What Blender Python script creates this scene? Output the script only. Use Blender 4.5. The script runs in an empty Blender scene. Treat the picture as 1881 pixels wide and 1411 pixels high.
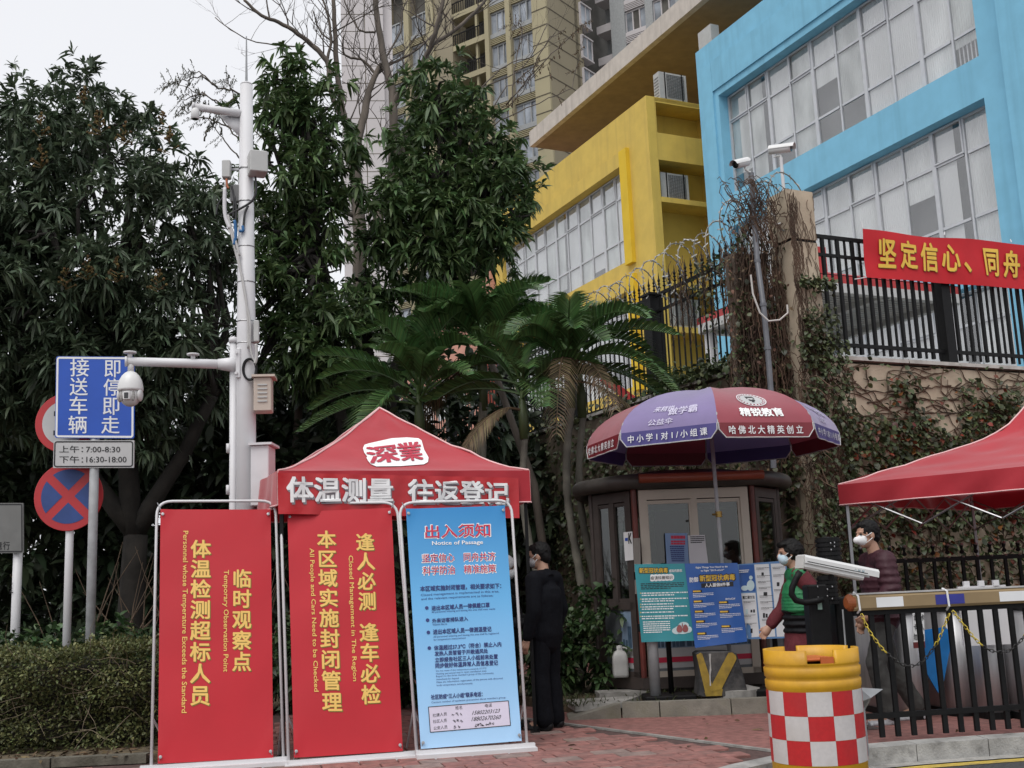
import bpy, math, random
import numpy as np
from mathutils import Vector as V, Matrix
from math import sin, cos, pi, radians, atan2, sqrt, tan

sc = bpy.context.scene
C = sc.collection
random.seed(7)

# ------------------------------------------------------------------ camera, sky, sun, exposure
F_PX, CX, CY, CAM_H = 2050.0, 940.5, 705.5, 1.35
PITCH, ROLL = math.atan(367 / 2050.0), radians(2.4)
_f = V((0, cos(PITCH), sin(PITCH)))
_r0 = V((1, 0, 0))
_u0 = V((0, -sin(PITCH), cos(PITCH)))
_cx = _r0 * cos(ROLL) - _u0 * sin(ROLL)
_cy = _r0 * sin(ROLL) + _u0 * cos(ROLL)
EYE = V((0, 0, CAM_H))
cam = bpy.data.cameras.new('camera')
cam.sensor_width = 36.0
cam.lens = 36.0 * F_PX / 1881.0
cam.clip_start, cam.clip_end = 0.1, 2000.0
cam_o = bpy.data.objects.new('camera', cam)
C.objects.link(cam_o)
cam_o.matrix_world = Matrix(((_cx.x, _cy.x, -_f.x, EYE.x), (_cx.y, _cy.y, -_f.y, EYE.y),
                             (_cx.z, _cy.z, -_f.z, EYE.z), (0, 0, 0, 1)))
sc.camera = cam_o

SUN_EL, SUN_AZ = radians(58), radians(205)      # high, from behind the camera, veiled by cloud
world = bpy.data.worlds.new('World')
sc.world = world
world.use_nodes = True
wn, wl = world.node_tree.nodes, world.node_tree.links
for n in list(wn): wn.remove(n)
sky = wn.new('ShaderNodeTexSky')
sky.sky_type = 'NISHITA'
sky.sun_disc = False
sky.sun_elevation = SUN_EL
sky.sun_rotation = SUN_AZ
sky.dust_density = 4.0
hs = wn.new('ShaderNodeHueSaturation'); hs.inputs['Saturation'].default_value = 0.10
mx = wn.new('ShaderNodeMix'); mx.data_type = 'RGBA'; mx.inputs[0].default_value = 0.75   # cloud cover
mx.inputs[7].default_value = (7.1, 7.2, 7.55, 1)
bg = wn.new('ShaderNodeBackground'); bg.inputs[1].default_value = 0.12
wo = wn.new('ShaderNodeOutputWorld')
wl.new(sky.outputs[0], hs.inputs['Color']); wl.new(hs.outputs[0], mx.inputs[6])
wl.new(mx.outputs[2], bg.inputs[0]); wl.new(bg.outputs[0], wo.inputs[0])
sun = bpy.data.lights.new('sun', 'SUN')
sun.energy = 1.35
sun.angle = radians(40)
sun.color = (1.0, 0.97, 0.93)
sun_o = bpy.data.objects.new('sun', sun)
C.objects.link(sun_o)
sd = V((sin(SUN_AZ) * cos(SUN_EL), cos(SUN_AZ) * cos(SUN_EL), sin(SUN_EL)))   # towards the sun
sun_o.rotation_euler = sd.to_track_quat('Z', 'Y').to_euler()
sc.view_settings.view_transform = 'Standard'
sc.view_settings.look = 'None'
sc.view_settings.exposure = 0.29
sc.view_settings.gamma = 1.0
sc.view_settings.use_curve_mapping = False

# ------------------------------------------------------------------ where a direction of view meets the place
def ray(x, y): return _f * F_PX + _cx * (x - CX) + _cy * (CY - y)
def at(x, y, Y):
    d = ray(x, y); return EYE + d * (Y / d.y)
def gr(x, y, z=0.0):
    d = ray(x, y); return EYE + d * ((z - CAM_H) / d.z)
def pl(x, y, O, N):
    d = ray(x, y); return EYE + d * ((O - EYE).dot(N) / d.dot(N))
AZ = radians(-25.0)
U = V((sin(AZ), cos(AZ), 0)); W = V((cos(AZ), -sin(AZ), 0)); Z = V((0, 0, 1))   # U along the facades, W into them

# ------------------------------------------------------------------ materials
MATS = {}
def mat(name, col, rough=0.6, metal=0.0, var=0.10, scale=6.0, bump=0.0, bscale=80.0, spec=0.5, col2=None,
        isl=0.0, trans=0.0, dirt=0.0, dscale=1.3, dcol=(0.05, 0.04, 0.03), coat=0.0, stretch=None, streak=0.0, sheen=0.0):
    if name in MATS: return MATS[name]
    m = bpy.data.materials.new(name); m.use_nodes = True
    nt = m.node_tree; N, L = nt.nodes, nt.links
    b = N['Principled BSDF']
    b.inputs['Roughness'].default_value = rough
    b.inputs['Metallic'].default_value = metal
    b.inputs['Specular IOR Level'].default_value = spec
    if sheen: b.inputs['Sheen Weight'].default_value = sheen
    if coat: b.inputs['Coat Weight'].default_value = coat
    tc = N.new('ShaderNodeTexCoord'); oi = N.new('ShaderNodeObjectInfo'); va = N.new('ShaderNodeVectorMath'); va.operation = 'MULTIPLY_ADD'; va.inputs[1].default_value = (1, 1, 1)
    vs_ = N.new('ShaderNodeMath'); vs_.operation = 'MULTIPLY'; vs_.inputs[1].default_value = 40.0; L.new(oi.outputs['Random'], vs_.inputs[0])
    L.new(tc.outputs['Object'], va.inputs[0]); L.new(vs_.outputs[0], va.inputs[2]); src = va.outputs[0]
    if stretch:
        mp = N.new('ShaderNodeMapping'); mp.inputs['Scale'].default_value = stretch
        L.new(src, mp.inputs[0]); src = mp.outputs[0]
    no = N.new('ShaderNodeTexNoise'); no.inputs['Scale'].default_value = scale; no.inputs['Detail'].default_value = 5
    L.new(src, no.inputs['Vector'])
    a = [max(0, c * (1 - var)) for c in col]; c2 = [min(1, c * (1 + var)) for c in (col2 or col)]
    if col2: a = list(col)
    rp = N.new('ShaderNodeValToRGB'); rp.color_ramp.elements[0].position = 0.35; rp.color_ramp.elements[1].position = 0.68
    rp.color_ramp.elements[0].color = (*a, 1); rp.color_ramp.elements[1].color = (*c2, 1)
    L.new(no.outputs[0], rp.inputs[0]); out = rp.outputs[0]
    if isl:
        ge = N.new('ShaderNodeNewGeometry')
        h = N.new('ShaderNodeHueSaturation')
        r1 = N.new('ShaderNodeMapRange'); r1.inputs[3].default_value = 1 - isl; r1.inputs[4].default_value = 1 + isl
        L.new(ge.outputs['Random Per Island'], r1.inputs[0]); L.new(r1.outputs[0], h.inputs['Value'])
        mm = N.new('ShaderNodeMath'); mm.operation = 'FRACT'
        m2 = N.new('ShaderNodeMath'); m2.operation = 'MULTIPLY'; m2.inputs[1].default_value = 7.31
        L.new(ge.outputs['Random Per Island'], m2.inputs[0]); L.new(m2.outputs[0], mm.inputs[0])
        r2 = N.new('ShaderNodeMapRange'); r2.inputs[3].default_value = 0.5 - isl * 0.06; r2.inputs[4].default_value = 0.5 + isl * 0.04
        L.new(mm.outputs[0], r2.inputs[0]); L.new(r2.outputs[0], h.inputs['Hue'])
        L.new(out, h.inputs['Color']); out = h.outputs[0]
    if dirt:
        n2 = N.new('ShaderNodeTexNoise'); n2.inputs['Scale'].default_value = dscale; n2.inputs['Detail'].default_value = 8
        n2.inputs['Roughness'].default_value = 0.65
        L.new(src, n2.inputs['Vector'])
        r3 = N.new('ShaderNodeMapRange'); r3.inputs[1].default_value = 0.48; r3.inputs[2].default_value = 0.75
        r3.inputs[4].default_value = dirt
        L.new(n2.outputs[0], r3.inputs[0])
        mi = N.new('ShaderNodeMix'); mi.data_type = 'RGBA'; mi.inputs[7].default_value = (*dcol, 1)
        L.new(r3.outputs[0], mi.inputs[0]); L.new(out, mi.inputs[6]); out = mi.outputs[2]
    if streak:
        mp2 = N.new('ShaderNodeMapping'); mp2.inputs['Scale'].default_value = (2.2, 2.2, 0.10); L.new(src, mp2.inputs[0])
        n3 = N.new('ShaderNodeTexNoise'); n3.inputs['Scale'].default_value = 1.6; n3.inputs['Detail'].default_value = 7; L.new(mp2.outputs[0], n3.inputs['Vector'])
        r4 = N.new('ShaderNodeMapRange'); r4.inputs[1].default_value = 0.50; r4.inputs[2].default_value = 0.78; r4.inputs[4].default_value = streak; L.new(n3.outputs[0], r4.inputs[0])
        mj = N.new('ShaderNodeMix'); mj.data_type = 'RGBA'; mj.inputs[7].default_value = (*dcol, 1); L.new(r4.outputs[0], mj.inputs[0]); L.new(out, mj.inputs[6]); out = mj.outputs[2]
    L.new(out, b.inputs['Base Color'])
    if bump:
        nb = N.new('ShaderNodeTexNoise'); nb.inputs['Scale'].default_value = bscale; nb.inputs['Detail'].default_value = 4
        L.new(src, nb.inputs['Vector'])
        bp = N.new('ShaderNodeBump'); bp.inputs['Strength'].default_value = bump; bp.inputs['Distance'].default_value = 0.01
        L.new(nb.outputs[0], bp.inputs['Height']); L.new(bp.outputs[0], b.inputs['Normal'])
    if trans:
        tr = N.new('ShaderNodeBsdfTranslucent'); ms = N.new('ShaderNodeMixShader'); ms.inputs[0].default_value = trans
        L.new(out, tr.inputs[0]); L.new(b.outputs[0], ms.inputs[1]); L.new(tr.outputs[0], ms.inputs[2])
        L.new(ms.outputs[0], N['Material Output'].inputs[0])
    MATS[name] = m
    return m
def glass(name, tint=(0.8, 0.85, 0.85), clear=0.7, rough=0.03):
    if name in MATS: return MATS[name]
    m = bpy.data.materials.new(name); m.use_nodes = True
    N, L = m.node_tree.nodes, m.node_tree.links
    N.remove(N['Principled BSDF'])
    t = N.new('ShaderNodeBsdfTransparent'); t.inputs[0].default_value = (*tint, 1)
    g = N.new('ShaderNodeBsdfGlossy'); g.inputs['Roughness'].default_value = rough
    lw = N.new('ShaderNodeLayerWeight'); fr = N.new('ShaderNodeMath'); fr.operation = 'POWER'; fr.inputs[1].default_value = 4.0
    L.new(lw.outputs['Facing'], fr.inputs[0])
    mr = N.new('ShaderNodeMapRange'); mr.inputs[3].default_value = 0.02 + max(0, (1 - clear) * 0.35); mr.inputs[4].default_value = 1.0
    no = N.new('ShaderNodeTexNoise'); no.inputs['Scale'].default_value = 1.5
    bp = N.new('ShaderNodeBump'); bp.inputs['Strength'].default_value = 0.06
    L.new(no.outputs[0], bp.inputs['Height']); L.new(bp.outputs[0], g.inputs['Normal'])
    ms = N.new('ShaderNodeMixShader')
    L.new(fr.outputs[0], mr.inputs[0]); L.new(mr.outputs[0], ms.inputs[0])
    L.new(t.outputs[0], ms.inputs[1]); L.new(g.outputs[0], ms.inputs[2]); L.new(ms.outputs[0], N['Material Output'].inputs[0])
    MATS[name] = m
    return m

# ------------------------------------------------------------------ mesh builder
class MB:
    def __init__(s): s.v = []; s.f = []; s.cut = []
    def add(s, vs, fs):
        k = len(s.v); s.v += [tuple(p) for p in vs]; s.f += [tuple(i + k for i in f) for f in fs]; return s
    def obox(s, c, ax, ay, az):
        c = V(c); ax, ay, az = V(ax) / 2, V(ay) / 2, V(az) / 2
        vs = [c + ax * i + ay * j + az * k for k in (-1, 1) for j in (-1, 1) for i in (-1, 1)]
        fs = [(0, 2, 3, 1), (4, 5, 7, 6), (0, 1, 5, 4), (2, 6, 7, 3), (0, 4, 6, 2), (1, 3, 7, 5)]
        if ax.cross(ay).dot(az) < 0: fs = [f[::-1] for f in fs]
        return s.add(vs, fs)
    def box(s, c, size, rz=0.0):
        ex = V((cos(rz), sin(rz), 0)); ey = V((-sin(rz), cos(rz), 0))
        return s.obox(c, ex * size[0], ey * size[1], Z * size[2])
    def bbox(s, c, size, rz=0.0, b=0.01):      # box with chamfered vertical and top edges
        x, y, z = size[0] / 2, size[1] / 2, size[2] / 2
        ex = V((cos(rz), sin(rz), 0)); ey = V((-sin(rz), cos(rz), 0)); c = V(c)
        def ring(k, zz): return [c + ex * px + ey * py + Z * zz for px, py in
            ((x - k, -y + 0 * k) if False else (x - k, -y), (x, -y + k), (x, y - k), (x - k, y), (-x + k, y), (-x, y - k), (-x, -y + k), (-x + k, -y))]
        def ring2(k, zz): return [c + ex * px + ey * py + Z * zz for px, py in
            ((x - 2 * b, -y + b), (x - b, -y + 2 * b), (x - b, y - 2 * b), (x - 2 * b, y - b), (-x + 2 * b, y - b), (-x + b, y - 2 * b), (-x + b, -y + 2 * b), (-x + 2 * b, -y + b))]
        rs = [ring2(b, -z), ring(b, -z + b), ring(b, z - b), ring2(b, z)]
        vs = [p for r in rs for p in r]; fs = [tuple(range(7, -1, -1)), tuple(range(24, 32))]
        for i in range(3):
            for j in range(8): fs.append((i * 8 + j, i * 8 + (j + 1) % 8, i * 8 + 8 + (j + 1) % 8, i * 8 + 8 + j))
        return s.add(vs, fs)
    def tube(s, pts, r, n=8, cap=True, closed=False):
        pts = [V(p) for p in pts]; m = len(pts)
        rr = r if isinstance(r, (list, tuple)) else [r] * m
        vs = []; ref = None
        for i, p in enumerate(pts):
            if closed: t = pts[(i + 1) % m] - pts[i - 1]
            else: t = pts[min(i + 1, m - 1)] - pts[max(i - 1, 0)]
            if t.length < 1e-9: t = V((0, 0, 1))
            t.normalize()
            if ref is None:
                ref = t.cross(Z) if abs(t.z) < 0.95 else t.cross(V((1, 0, 0)))
            ref = ref - t * ref.dot(t)
            if ref.length < 1e-6: ref = t.orthogonal()
            ref.normalize(); bi = t.cross(ref)
            for k in range(n):
                a = 2 * pi * k / n
                vs.append(p + (ref * cos(a) + bi * sin(a)) * rr[i])
        fs = []
        for i in range(m if closed else m - 1):
            a = i * n; b = ((i + 1) % m) * n
            for k in range(n): fs.append((a + k, a + (k + 1) % n, b + (k + 1) % n, b + k))
        if cap and not closed:
            fs.append(tuple(range(n - 1, -1, -1))); fs.append(tuple(range((m - 1) * n, m * n)))
        return s.add(vs, fs)
    def lathe(s, prof, n=32, o=(0, 0, 0), ax=None):
        o = V(o); ax = V(ax).normalized() if ax else V((0, 0, 1))
        e1 = ax.orthogonal().normalized() if abs(ax.z) < 0.999 else V((1, 0, 0)); e2 = ax.cross(e1)
        vs = []; m = len(prof)
        for r, z in prof:
            for k in range(n):
                a = 2 * pi * k / n; vs.append(o + (e1 * cos(a) + e2 * sin(a)) * r + ax * z)
        fs = [(i * n + k, i * n + (k + 1) % n, i * n + n + (k + 1) % n, i * n + n + k) for i in range(m - 1) for k in range(n)]
        if prof[0][0] > 1e-5: fs.append(tuple(range(n - 1, -1, -1)))
        if prof[-1][0] > 1e-5: fs.append(tuple(range((m - 1) * n, m * n)))
        return s.add(vs, fs)
    def ell(s, c, r, nu=16, nv=10, M=None):
        c = V(c); vs = []; fs = []
        for j in range(nv + 1):
            t = pi * j / nv - pi / 2
            for i in range(nu):
                a = 2 * pi * i / nu
                p = V((cos(t) * cos(a) * r[0], cos(t) * sin(a) * r[1], sin(t) * r[2]))
                if M: p = M @ p
                vs.append(c + p)
        for j in range(nv):
            for i in range(nu): fs.append((j * nu + i, j * nu + (i + 1) % nu, (j + 1) * nu + (i + 1) % nu, (j + 1) * nu + i))
        return s.add(vs, fs)
    def cone(s, p0, p1, r0, r1, n=14, sy=1.0, side=None):   # capsule with round ends; sy flattens along 'side'
        p0, p1 = V(p0), V(p1); t = (p1 - p0); L = max(t.length, 1e-6); t /= L
        if side is None: side = t.orthogonal()
        side = V(side); side = (side - t * side.dot(t)).normalized(); bi = t.cross(side)
        prof = [(r0 * 0.02, -r0), (r0 * 0.5, -r0 * 0.866), (r0 * 0.866, -r0 * 0.5), (r0, 0), ((r0 + r1) / 2, L / 2), (r1, L),
                (r1 * 0.866, L + r1 * 0.5), (r1 * 0.5, L + r1 * 0.866), (r1 * 0.02, L + r1)]
        vs = []
        for r, z in prof:
            for k in range(n):
                a = 2 * pi * k / n; vs.append(p0 + t * z + side * (cos(a) * r * sy) + bi * (sin(a) * r))
        m = len(prof)
        fs = [(i * n + k, i * n + (k + 1) % n, i * n + n + (k + 1) % n, i * n + n + k) for i in range(m - 1) for k in range(n)]
        fs += [tuple(range(n - 1, -1, -1)), tuple(range((m - 1) * n, m * n))]
        return s.add(vs, fs)
    def slab(s, a, b, c, d, th):      # four corners, thickness th along -normal
        a, b, c, d = V(a), V(b), V(c), V(d); n = (b - a).cross(d - a).normalized() * th
        return s.add([a, b, c, d, a - n, b - n, c - n, d - n],
                     [(0, 1, 2, 3), (7, 6, 5, 4), (0, 4, 5, 1), (1, 5, 6, 2), (2, 6, 7, 3), (3, 7, 4, 0)])
    def prism(s, poly, o, ex, ey, th):   # polygon in the plane (ex, ey), extruded th behind
        o, ex, ey = V(o), V(ex), V(ey); n = ex.cross(ey).normalized() * th; m = len(poly)
        top = [o + ex * x + ey * y for x, y in poly]
        vs = top + [p - n for p in top]
        fs = [tuple(range(m)), tuple(range(2 * m - 1, m - 1, -1))] + [(i, m + i, m + (i + 1) % m, (i + 1) % m) for i in range(m)]
        return s.add(vs, fs)
    def quad(s, a, b, c, d): return s.add([a, b, c, d], [(0, 1, 2, 3)])
    def mesh(s, name, m=None, smooth=False, M=None):
        me = bpy.data.meshes.new(name)
        vs = s.v
        if M is not None: vs = [tuple(M @ V(p)) for p in vs]
        me.from_pydata(vs, [], s.f)
        if m: me.materials.append(m)
        if smooth: me.polygons.foreach_set('use_smooth', [True] * len(me.polygons))
        me.update()
        return me

def npmesh(name, verts, loops, starts, totals, m, smooth=False):
    me = bpy.data.meshes.new(name)
    me.vertices.add(len(verts)); me.vertices.foreach_set('co', np.asarray(verts, np.float32).ravel())
    me.loops.add(len(loops)); me.loops.foreach_set('vertex_index', np.asarray(loops, np.int32))
    me.polygons.add(len(starts)); me.polygons.foreach_set('loop_start', np.asarray(starts, np.int32))
    me.polygons.foreach_set('loop_total', np.asarray(totals, np.int32))
    if smooth: me.polygons.foreach_set('use_smooth', np.ones(len(starts), bool))
    if m: me.materials.append(m)
    me.update(calc_edges=True)
    return me

# ------------------------------------------------------------------ objects
WM = {}
def link(o, parent=None, Mw=None):
    C.objects.link(o); Mw = Mw or Matrix.Identity(4)
    if parent:
        o.parent = parent; o.matrix_local = WM[parent.name].inverted() @ Mw
    else: o.matrix_world = Mw
    WM[o.name] = Mw.copy()
    return o
def thing(name, label, cat, loc=(0, 0, 0), rz=0.0, group=None):
    o = bpy.data.objects.new(name, None); o.empty_display_size = 0.1
    link(o, None, Matrix.Translation(V(loc)) @ Matrix.Rotation(rz, 4, 'Z'))
    o['label'] = label; o['category'] = cat
    if group: o['group'] = group
    return o
def part(name, mb, m, parent, smooth=False, label=None, kind=None, local=False):
    """a part given in world coordinates (or in its parent's own when local)"""
    if isinstance(mb, MB) and len(mb.cut) > 1 and name in ('lettering', 'lettering_shadow', 'red_lettering', 'navy_lettering', 'black_lettering'):
        cs = mb.cut + [(len(mb.v), len(mb.f))]; cs[0] = (0, 0)
        for (v0, f0), (v1, f1) in zip(cs, cs[1:]):        # every line or block of writing is a part of its own
            q = MB(); q.v = mb.v[v0:v1]; q.f = [tuple(i - v0 for i in f) for f in mb.f[f0:f1]]; o = part(name, q, m, parent, smooth, label, kind, local)
        return o
    P = WM[parent.name]
    me = mb.mesh(name, m, smooth, None if local else P.inverted()) if isinstance(mb, MB) else mb
    o = bpy.data.objects.new(name, me)
    if label: o['label'] = label
    if kind: o['kind'] = kind
    return link(o, parent, P)
def single(name, mb, m, label, cat, group=None, smooth=False):
    a = np.array(mb.v); b = V(((a[:, 0].min() + a[:, 0].max()) / 2, (a[:, 1].min() + a[:, 1].max()) / 2, a[:, 2].min()))
    M = Matrix.Translation(b)
    o = bpy.data.objects.new(name, mb.mesh(name, m, smooth, M.inverted()))
    link(o, None, M); o['label'] = label; o['category'] = cat
    if group: o['group'] = group
    return o
def struct(name, mb, m, parent=None, smooth=False):
    o = bpy.data.objects.new(name, mb.mesh(name, m, smooth) if isinstance(mb, MB) else mb)
    link(o, parent, Matrix.Identity(4))
    if not parent: o['kind'] = 'structure'
    return o
def piece(name, me, parent, Mw):
    return link(bpy.data.objects.new(name, me), parent, Mw)
def base(mb):
    a = np.array(mb.v); return V(((a[:, 0].min() + a[:, 0].max()) / 2, (a[:, 1].min() + a[:, 1].max()) / 2, a[:, 2].min()))
def frameM(o, ex, ey, ez):
    return Matrix(((ex[0], ey[0], ez[0], o[0]), (ex[1], ey[1], ez[1], o[1]), (ex[2], ey[2], ez[2], o[2]), (0, 0, 0, 1)))

# ------------------------------------------------------------------ lettering: glyph outlines as thin flat print
_G = {}
def glyph(body, off=0.0):
    k = (body, off)
    if k not in _G:
        c = bpy.data.curves.new('lettering', 'FONT'); c.body = body; c.size = 1; c.offset = off; c.resolution_u = 2
        o = bpy.data.objects.new('lettering', c); me = o.to_mesh()
        _G[k] = ([(v.co.x, v.co.y) for v in me.vertices], [tuple(p.vertices) for p in me.polygons])
        o.to_mesh_clear(); bpy.data.objects.remove(o); bpy.data.curves.remove(c)
    return _G[k]
def t_h(body, off=0.0): return [list(glyph(body, off)[0]), list(glyph(body, off)[1])]
def t_v(body, off=0.0, pitch=1.05):
    vs, fs = [], []
    for i, ch in enumerate(body):
        g = glyph(ch, off); k = len(vs)
        vs += [(x, y - i * pitch) for x, y in g[0]]; fs += [tuple(j + k for j in f) for f in g[1]]
    return [vs, fs]
def t_rot(t): return [[(y, -x) for x, y in t[0]], t[1]]
def bil(P, u, v):
    a, b, c, d = P      # tl tr br bl
    return (a * (1 - u) + b * u) * (1 - v) + (d * (1 - u) + c * u) * v
WARP = [None]
def on_sheet(P, n, disp):
    """writing follows the belly of the sheet it is printed on"""
    a = P[0]; e1_ = ((P[1] - P[0]) + (P[2] - P[3])) / 2; e2_ = ((P[3] - P[0]) + (P[2] - P[1])) / 2
    g11, g12, g22 = e1_.dot(e1_), e1_.dot(e2_), e2_.dot(e2_); det = g11 * g22 - g12 * g12
    def w(p):
        q = p - a; b1, b2 = q.dot(e1_), q.dot(e2_); return p + n * disp((b1 * g22 - b2 * g12) / det, (b2 * g11 - b1 * g12) / det)
    WARP[0] = w
def fit(mb, t, P, n, d=0.003, bold=0.0, box=None):
    """lay a text into the quad P (tl, tr, br, bl) at d above it; bold repeats it a hair apart"""
    vs, fs = t
    if not vs: return
    if box: x0, x1, y0, y1 = box
    else:
        xs = [a[0] for a in vs]; ys = [a[1] for a in vs]; x0, x1, y0, y1 = min(xs), max(xs), min(ys), max(ys)
    P = [V(p) for p in P]; mb.cut.append((len(mb.v), len(mb.f)))
    bold = bold * 1.25; sh = [(0, 0)] if not bold else [(0, 0)] + [(bold * cos(a), bold * sin(a)) for a in [pi / 4 * i + pi / 8 for i in range(8 if bold > 0.014 else 4)]]
    for k, (dx, dy) in enumerate(sh):
        pts = [bil(P, (x + dx - x0) / (x1 - x0), (y1 - y - dy) / (y1 - y0)) + n * (d + 0.00018 * k) for x, y in vs]
        if WARP[0]: pts = [WARP[0](p) for p in pts]
        mb.add(pts, fs)
def patch(mb, P, n, d, k=8):
    """a printed area (tl, tr, br, bl) laid on the sheet"""
    P = [V(p) for p in P]; w = WARP[0] or V
    vs = [w(bil(P, i / k, j / k) + n * d) for j in range(k + 1) for i in range(k + 1)]
    mb.add(vs, [(j * (k + 1) + i, (j + 1) * (k + 1) + i, (j + 1) * (k + 1) + i + 1, j * (k + 1) + i + 1) for j in range(k) for i in range(k)])
def dashes(mb, P, n, rows, d=0.003, fill=0.55, rnd=None, word=(0.02, 0.07), last=0.6, indent=0.0):
    """small print too fine to read: rows of word-like strokes"""
    r = rnd or random
    P = [V(p) for p in P]
    for i in range(rows):
        v0 = i / rows; v1 = v0 + fill / rows
        x = indent; end = 1.0 if i < rows - 1 else last
        while x < end - 0.01:
            w = min(r.uniform(*word), end - x)
            mb.quad(*[(WARP[0] or V)(bil(P, a, b) + n * d) for a, b in ((x, v1), (x + w, v1), (x + w, v0), (x, v0))])
            x += w + r.uniform(0.008, 0.02)
def plq(O, N, *px): return [pl(x, y, O, N) for x, y in px]
def plane3(a, b, c):
    n = (b - a).cross(c - a).normalized()
    if n.dot(EYE - a) < 0: n = -n
    return a, n
# ------------------------------------------------------------------ materials used in many places
M_ASPHALT = mat('asphalt', (0.05, 0.05, 0.052), 0.85, var=0.35, scale=40, bump=0.5, bscale=200, dirt=0.3, dscale=1.5, dcol=(0.09, 0.085, 0.08))
M_CONC = mat('concrete', (0.30, 0.29, 0.27), 0.85, var=0.2, scale=9, bump=0.4, bscale=90, dirt=0.75, dscale=3, dcol=(0.07, 0.065, 0.055))
M_REDPAVE = mat('red_paving', (0.245, 0.108, 0.094), 0.85, var=0.25, scale=14, bump=0.4, bscale=160, dirt=0.5, dscale=1.2, dcol=(0.12, 0.085, 0.075))
M_BRICK = mat('paver_clay', (0.25, 0.112, 0.097), 0.85, var=0.3, scale=12, bump=0.5, bscale=140, dirt=0.6, dscale=2.2, dcol=(0.15, 0.12, 0.105))
M_BRICKG = mat('paver_grey', (0.24, 0.17, 0.15), 0.85, var=0.25, scale=12, bump=0.5, bscale=140, dirt=0.5, dscale=2.2, dcol=(0.11, 0.09, 0.08))
M_MORTAR = mat('paving_joint', (0.085, 0.05, 0.045), 0.95, var=0.3, scale=20)
M_SOIL = mat('soil', (0.06, 0.045, 0.03), 0.95, var=0.5, scale=18, bump=0.9, bscale=60, col2=(0.11, 0.085, 0.05))
M_YPAINT = mat('yellow_road_paint', (0.50, 0.36, 0.06), 0.7, var=0.2, scale=20, dirt=0.8, dscale=6, dcol=(0.12, 0.11, 0.09))
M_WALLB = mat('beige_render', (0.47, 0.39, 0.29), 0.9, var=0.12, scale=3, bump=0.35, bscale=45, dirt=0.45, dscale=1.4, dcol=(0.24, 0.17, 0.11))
M_WALLS = mat('shade_toned_render', (0.17, 0.135, 0.10), 0.9, var=0.2, scale=3, bump=0.35, bscale=45, dirt=0.6, dscale=1.4, dcol=(0.06, 0.045, 0.035))  # left wall's shade put into the base colour; dirt patches on top
M_BLACK = mat('black_paint', (0.006, 0.006, 0.0065), 0.55, spec=0.22, var=0.2, scale=20, bump=0.1, bscale=60)
M_STEEL = mat('brushed_steel', (0.33, 0.33, 0.34), 0.42, metal=1.0, var=0.1, scale=30, stretch=(1, 1, 0.05))
M_GALV = mat('grey_pole_paint', (0.34, 0.35, 0.36), 0.5, var=0.12, scale=10, dirt=0.25, dscale=4)
M_WHITE = mat('white_paint', (0.62, 0.615, 0.63), 0.45, var=0.04, scale=6, dirt=0.3, dscale=3, dcol=(0.42, 0.40, 0.38))
M_WHITEP = mat('white_plastic', (0.66, 0.66, 0.655), 0.35, var=0.03, scale=6, dirt=0.1, dscale=9, dcol=(0.4, 0.38, 0.35))
M_DARKGLASS = mat('dark_lens', (0.01, 0.01, 0.012), 0.06, var=0.0, coat=0.5)
M_PRINTW = mat('white_print', (0.80, 0.80, 0.80), 0.6, var=0.03)
M_PRINTK = mat('black_print', (0.02, 0.02, 0.022), 0.6, var=0.05)
M_PRINTY = mat('yellow_print', (0.78, 0.50, 0.06), 0.55, var=0.05)
M_PRINTOL = mat('olive_print', (0.17, 0.14, 0.015), 0.6, var=0.05)
M_PRINTR = mat('red_print', (0.50, 0.02, 0.06), 0.6, var=0.04)
M_NAVY = mat('navy_print', (0.02, 0.035, 0.16), 0.6, var=0.05)
M_RED = mat('red_banner_vinyl', (0.43, 0.011, 0.021), 0.5, var=0.05, scale=2, bump=0.25, bscale=2.5, spec=0.35)
M_RUBBER = mat('black_rubber', (0.015, 0.015, 0.015), 0.75, var=0.2)

# ------------------------------------------------------------------ road, pavement, kerbs
mb = MB(); mb.quad((-250, -60, -0.13), (250, -60, -0.13), (250, 500, -0.13), (-250, 500, -0.13))
struct('road', mb, M_ASPHALT)
KERB = [(-2.2, 5.6), (-0.6, 6.2), (0.5, 7.0), (1.1, 7.75), (1.55, 8.28), (2.0, 8.66), (2.45, 8.88), (3.0, 9.03), (3.6, 9.13), (4.4, 9.24), (8.5, 9.75), (16, 10.7)]
left_edge = [(-30, 9.35), (-4.4, 9.62), (-3.2, 9.75)]
# raised pavement slab, its red resin surface
poly = [(-3.0, 5.2)] + KERB + [(16, 30), (-30, 30), (-30, 5.2)]
mb = MB(); mb.prism(poly, (0, 0, -0.016), (1, 0, 0), (0, 1, 0), 0.2)
pavement = struct('pavement', mb, M_MORTAR)
def clip_half(poly, p, n):
    out = []
    for i in range(len(poly)):
        a, b = poly[i], poly[(i + 1) % len(poly)]
        da = (a[0] - p[0]) * n[0] + (a[1] - p[1]) * n[1]; db = (b[0] - p[0]) * n[0] + (b[1] - p[1]) * n[1]
        if da >= 0: out.append(a)
        if da * db < 0:
            t = da / (da - db); out.append((a[0] + (b[0] - a[0]) * t, a[1] + (b[1] - a[1]) * t))
    return out
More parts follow.
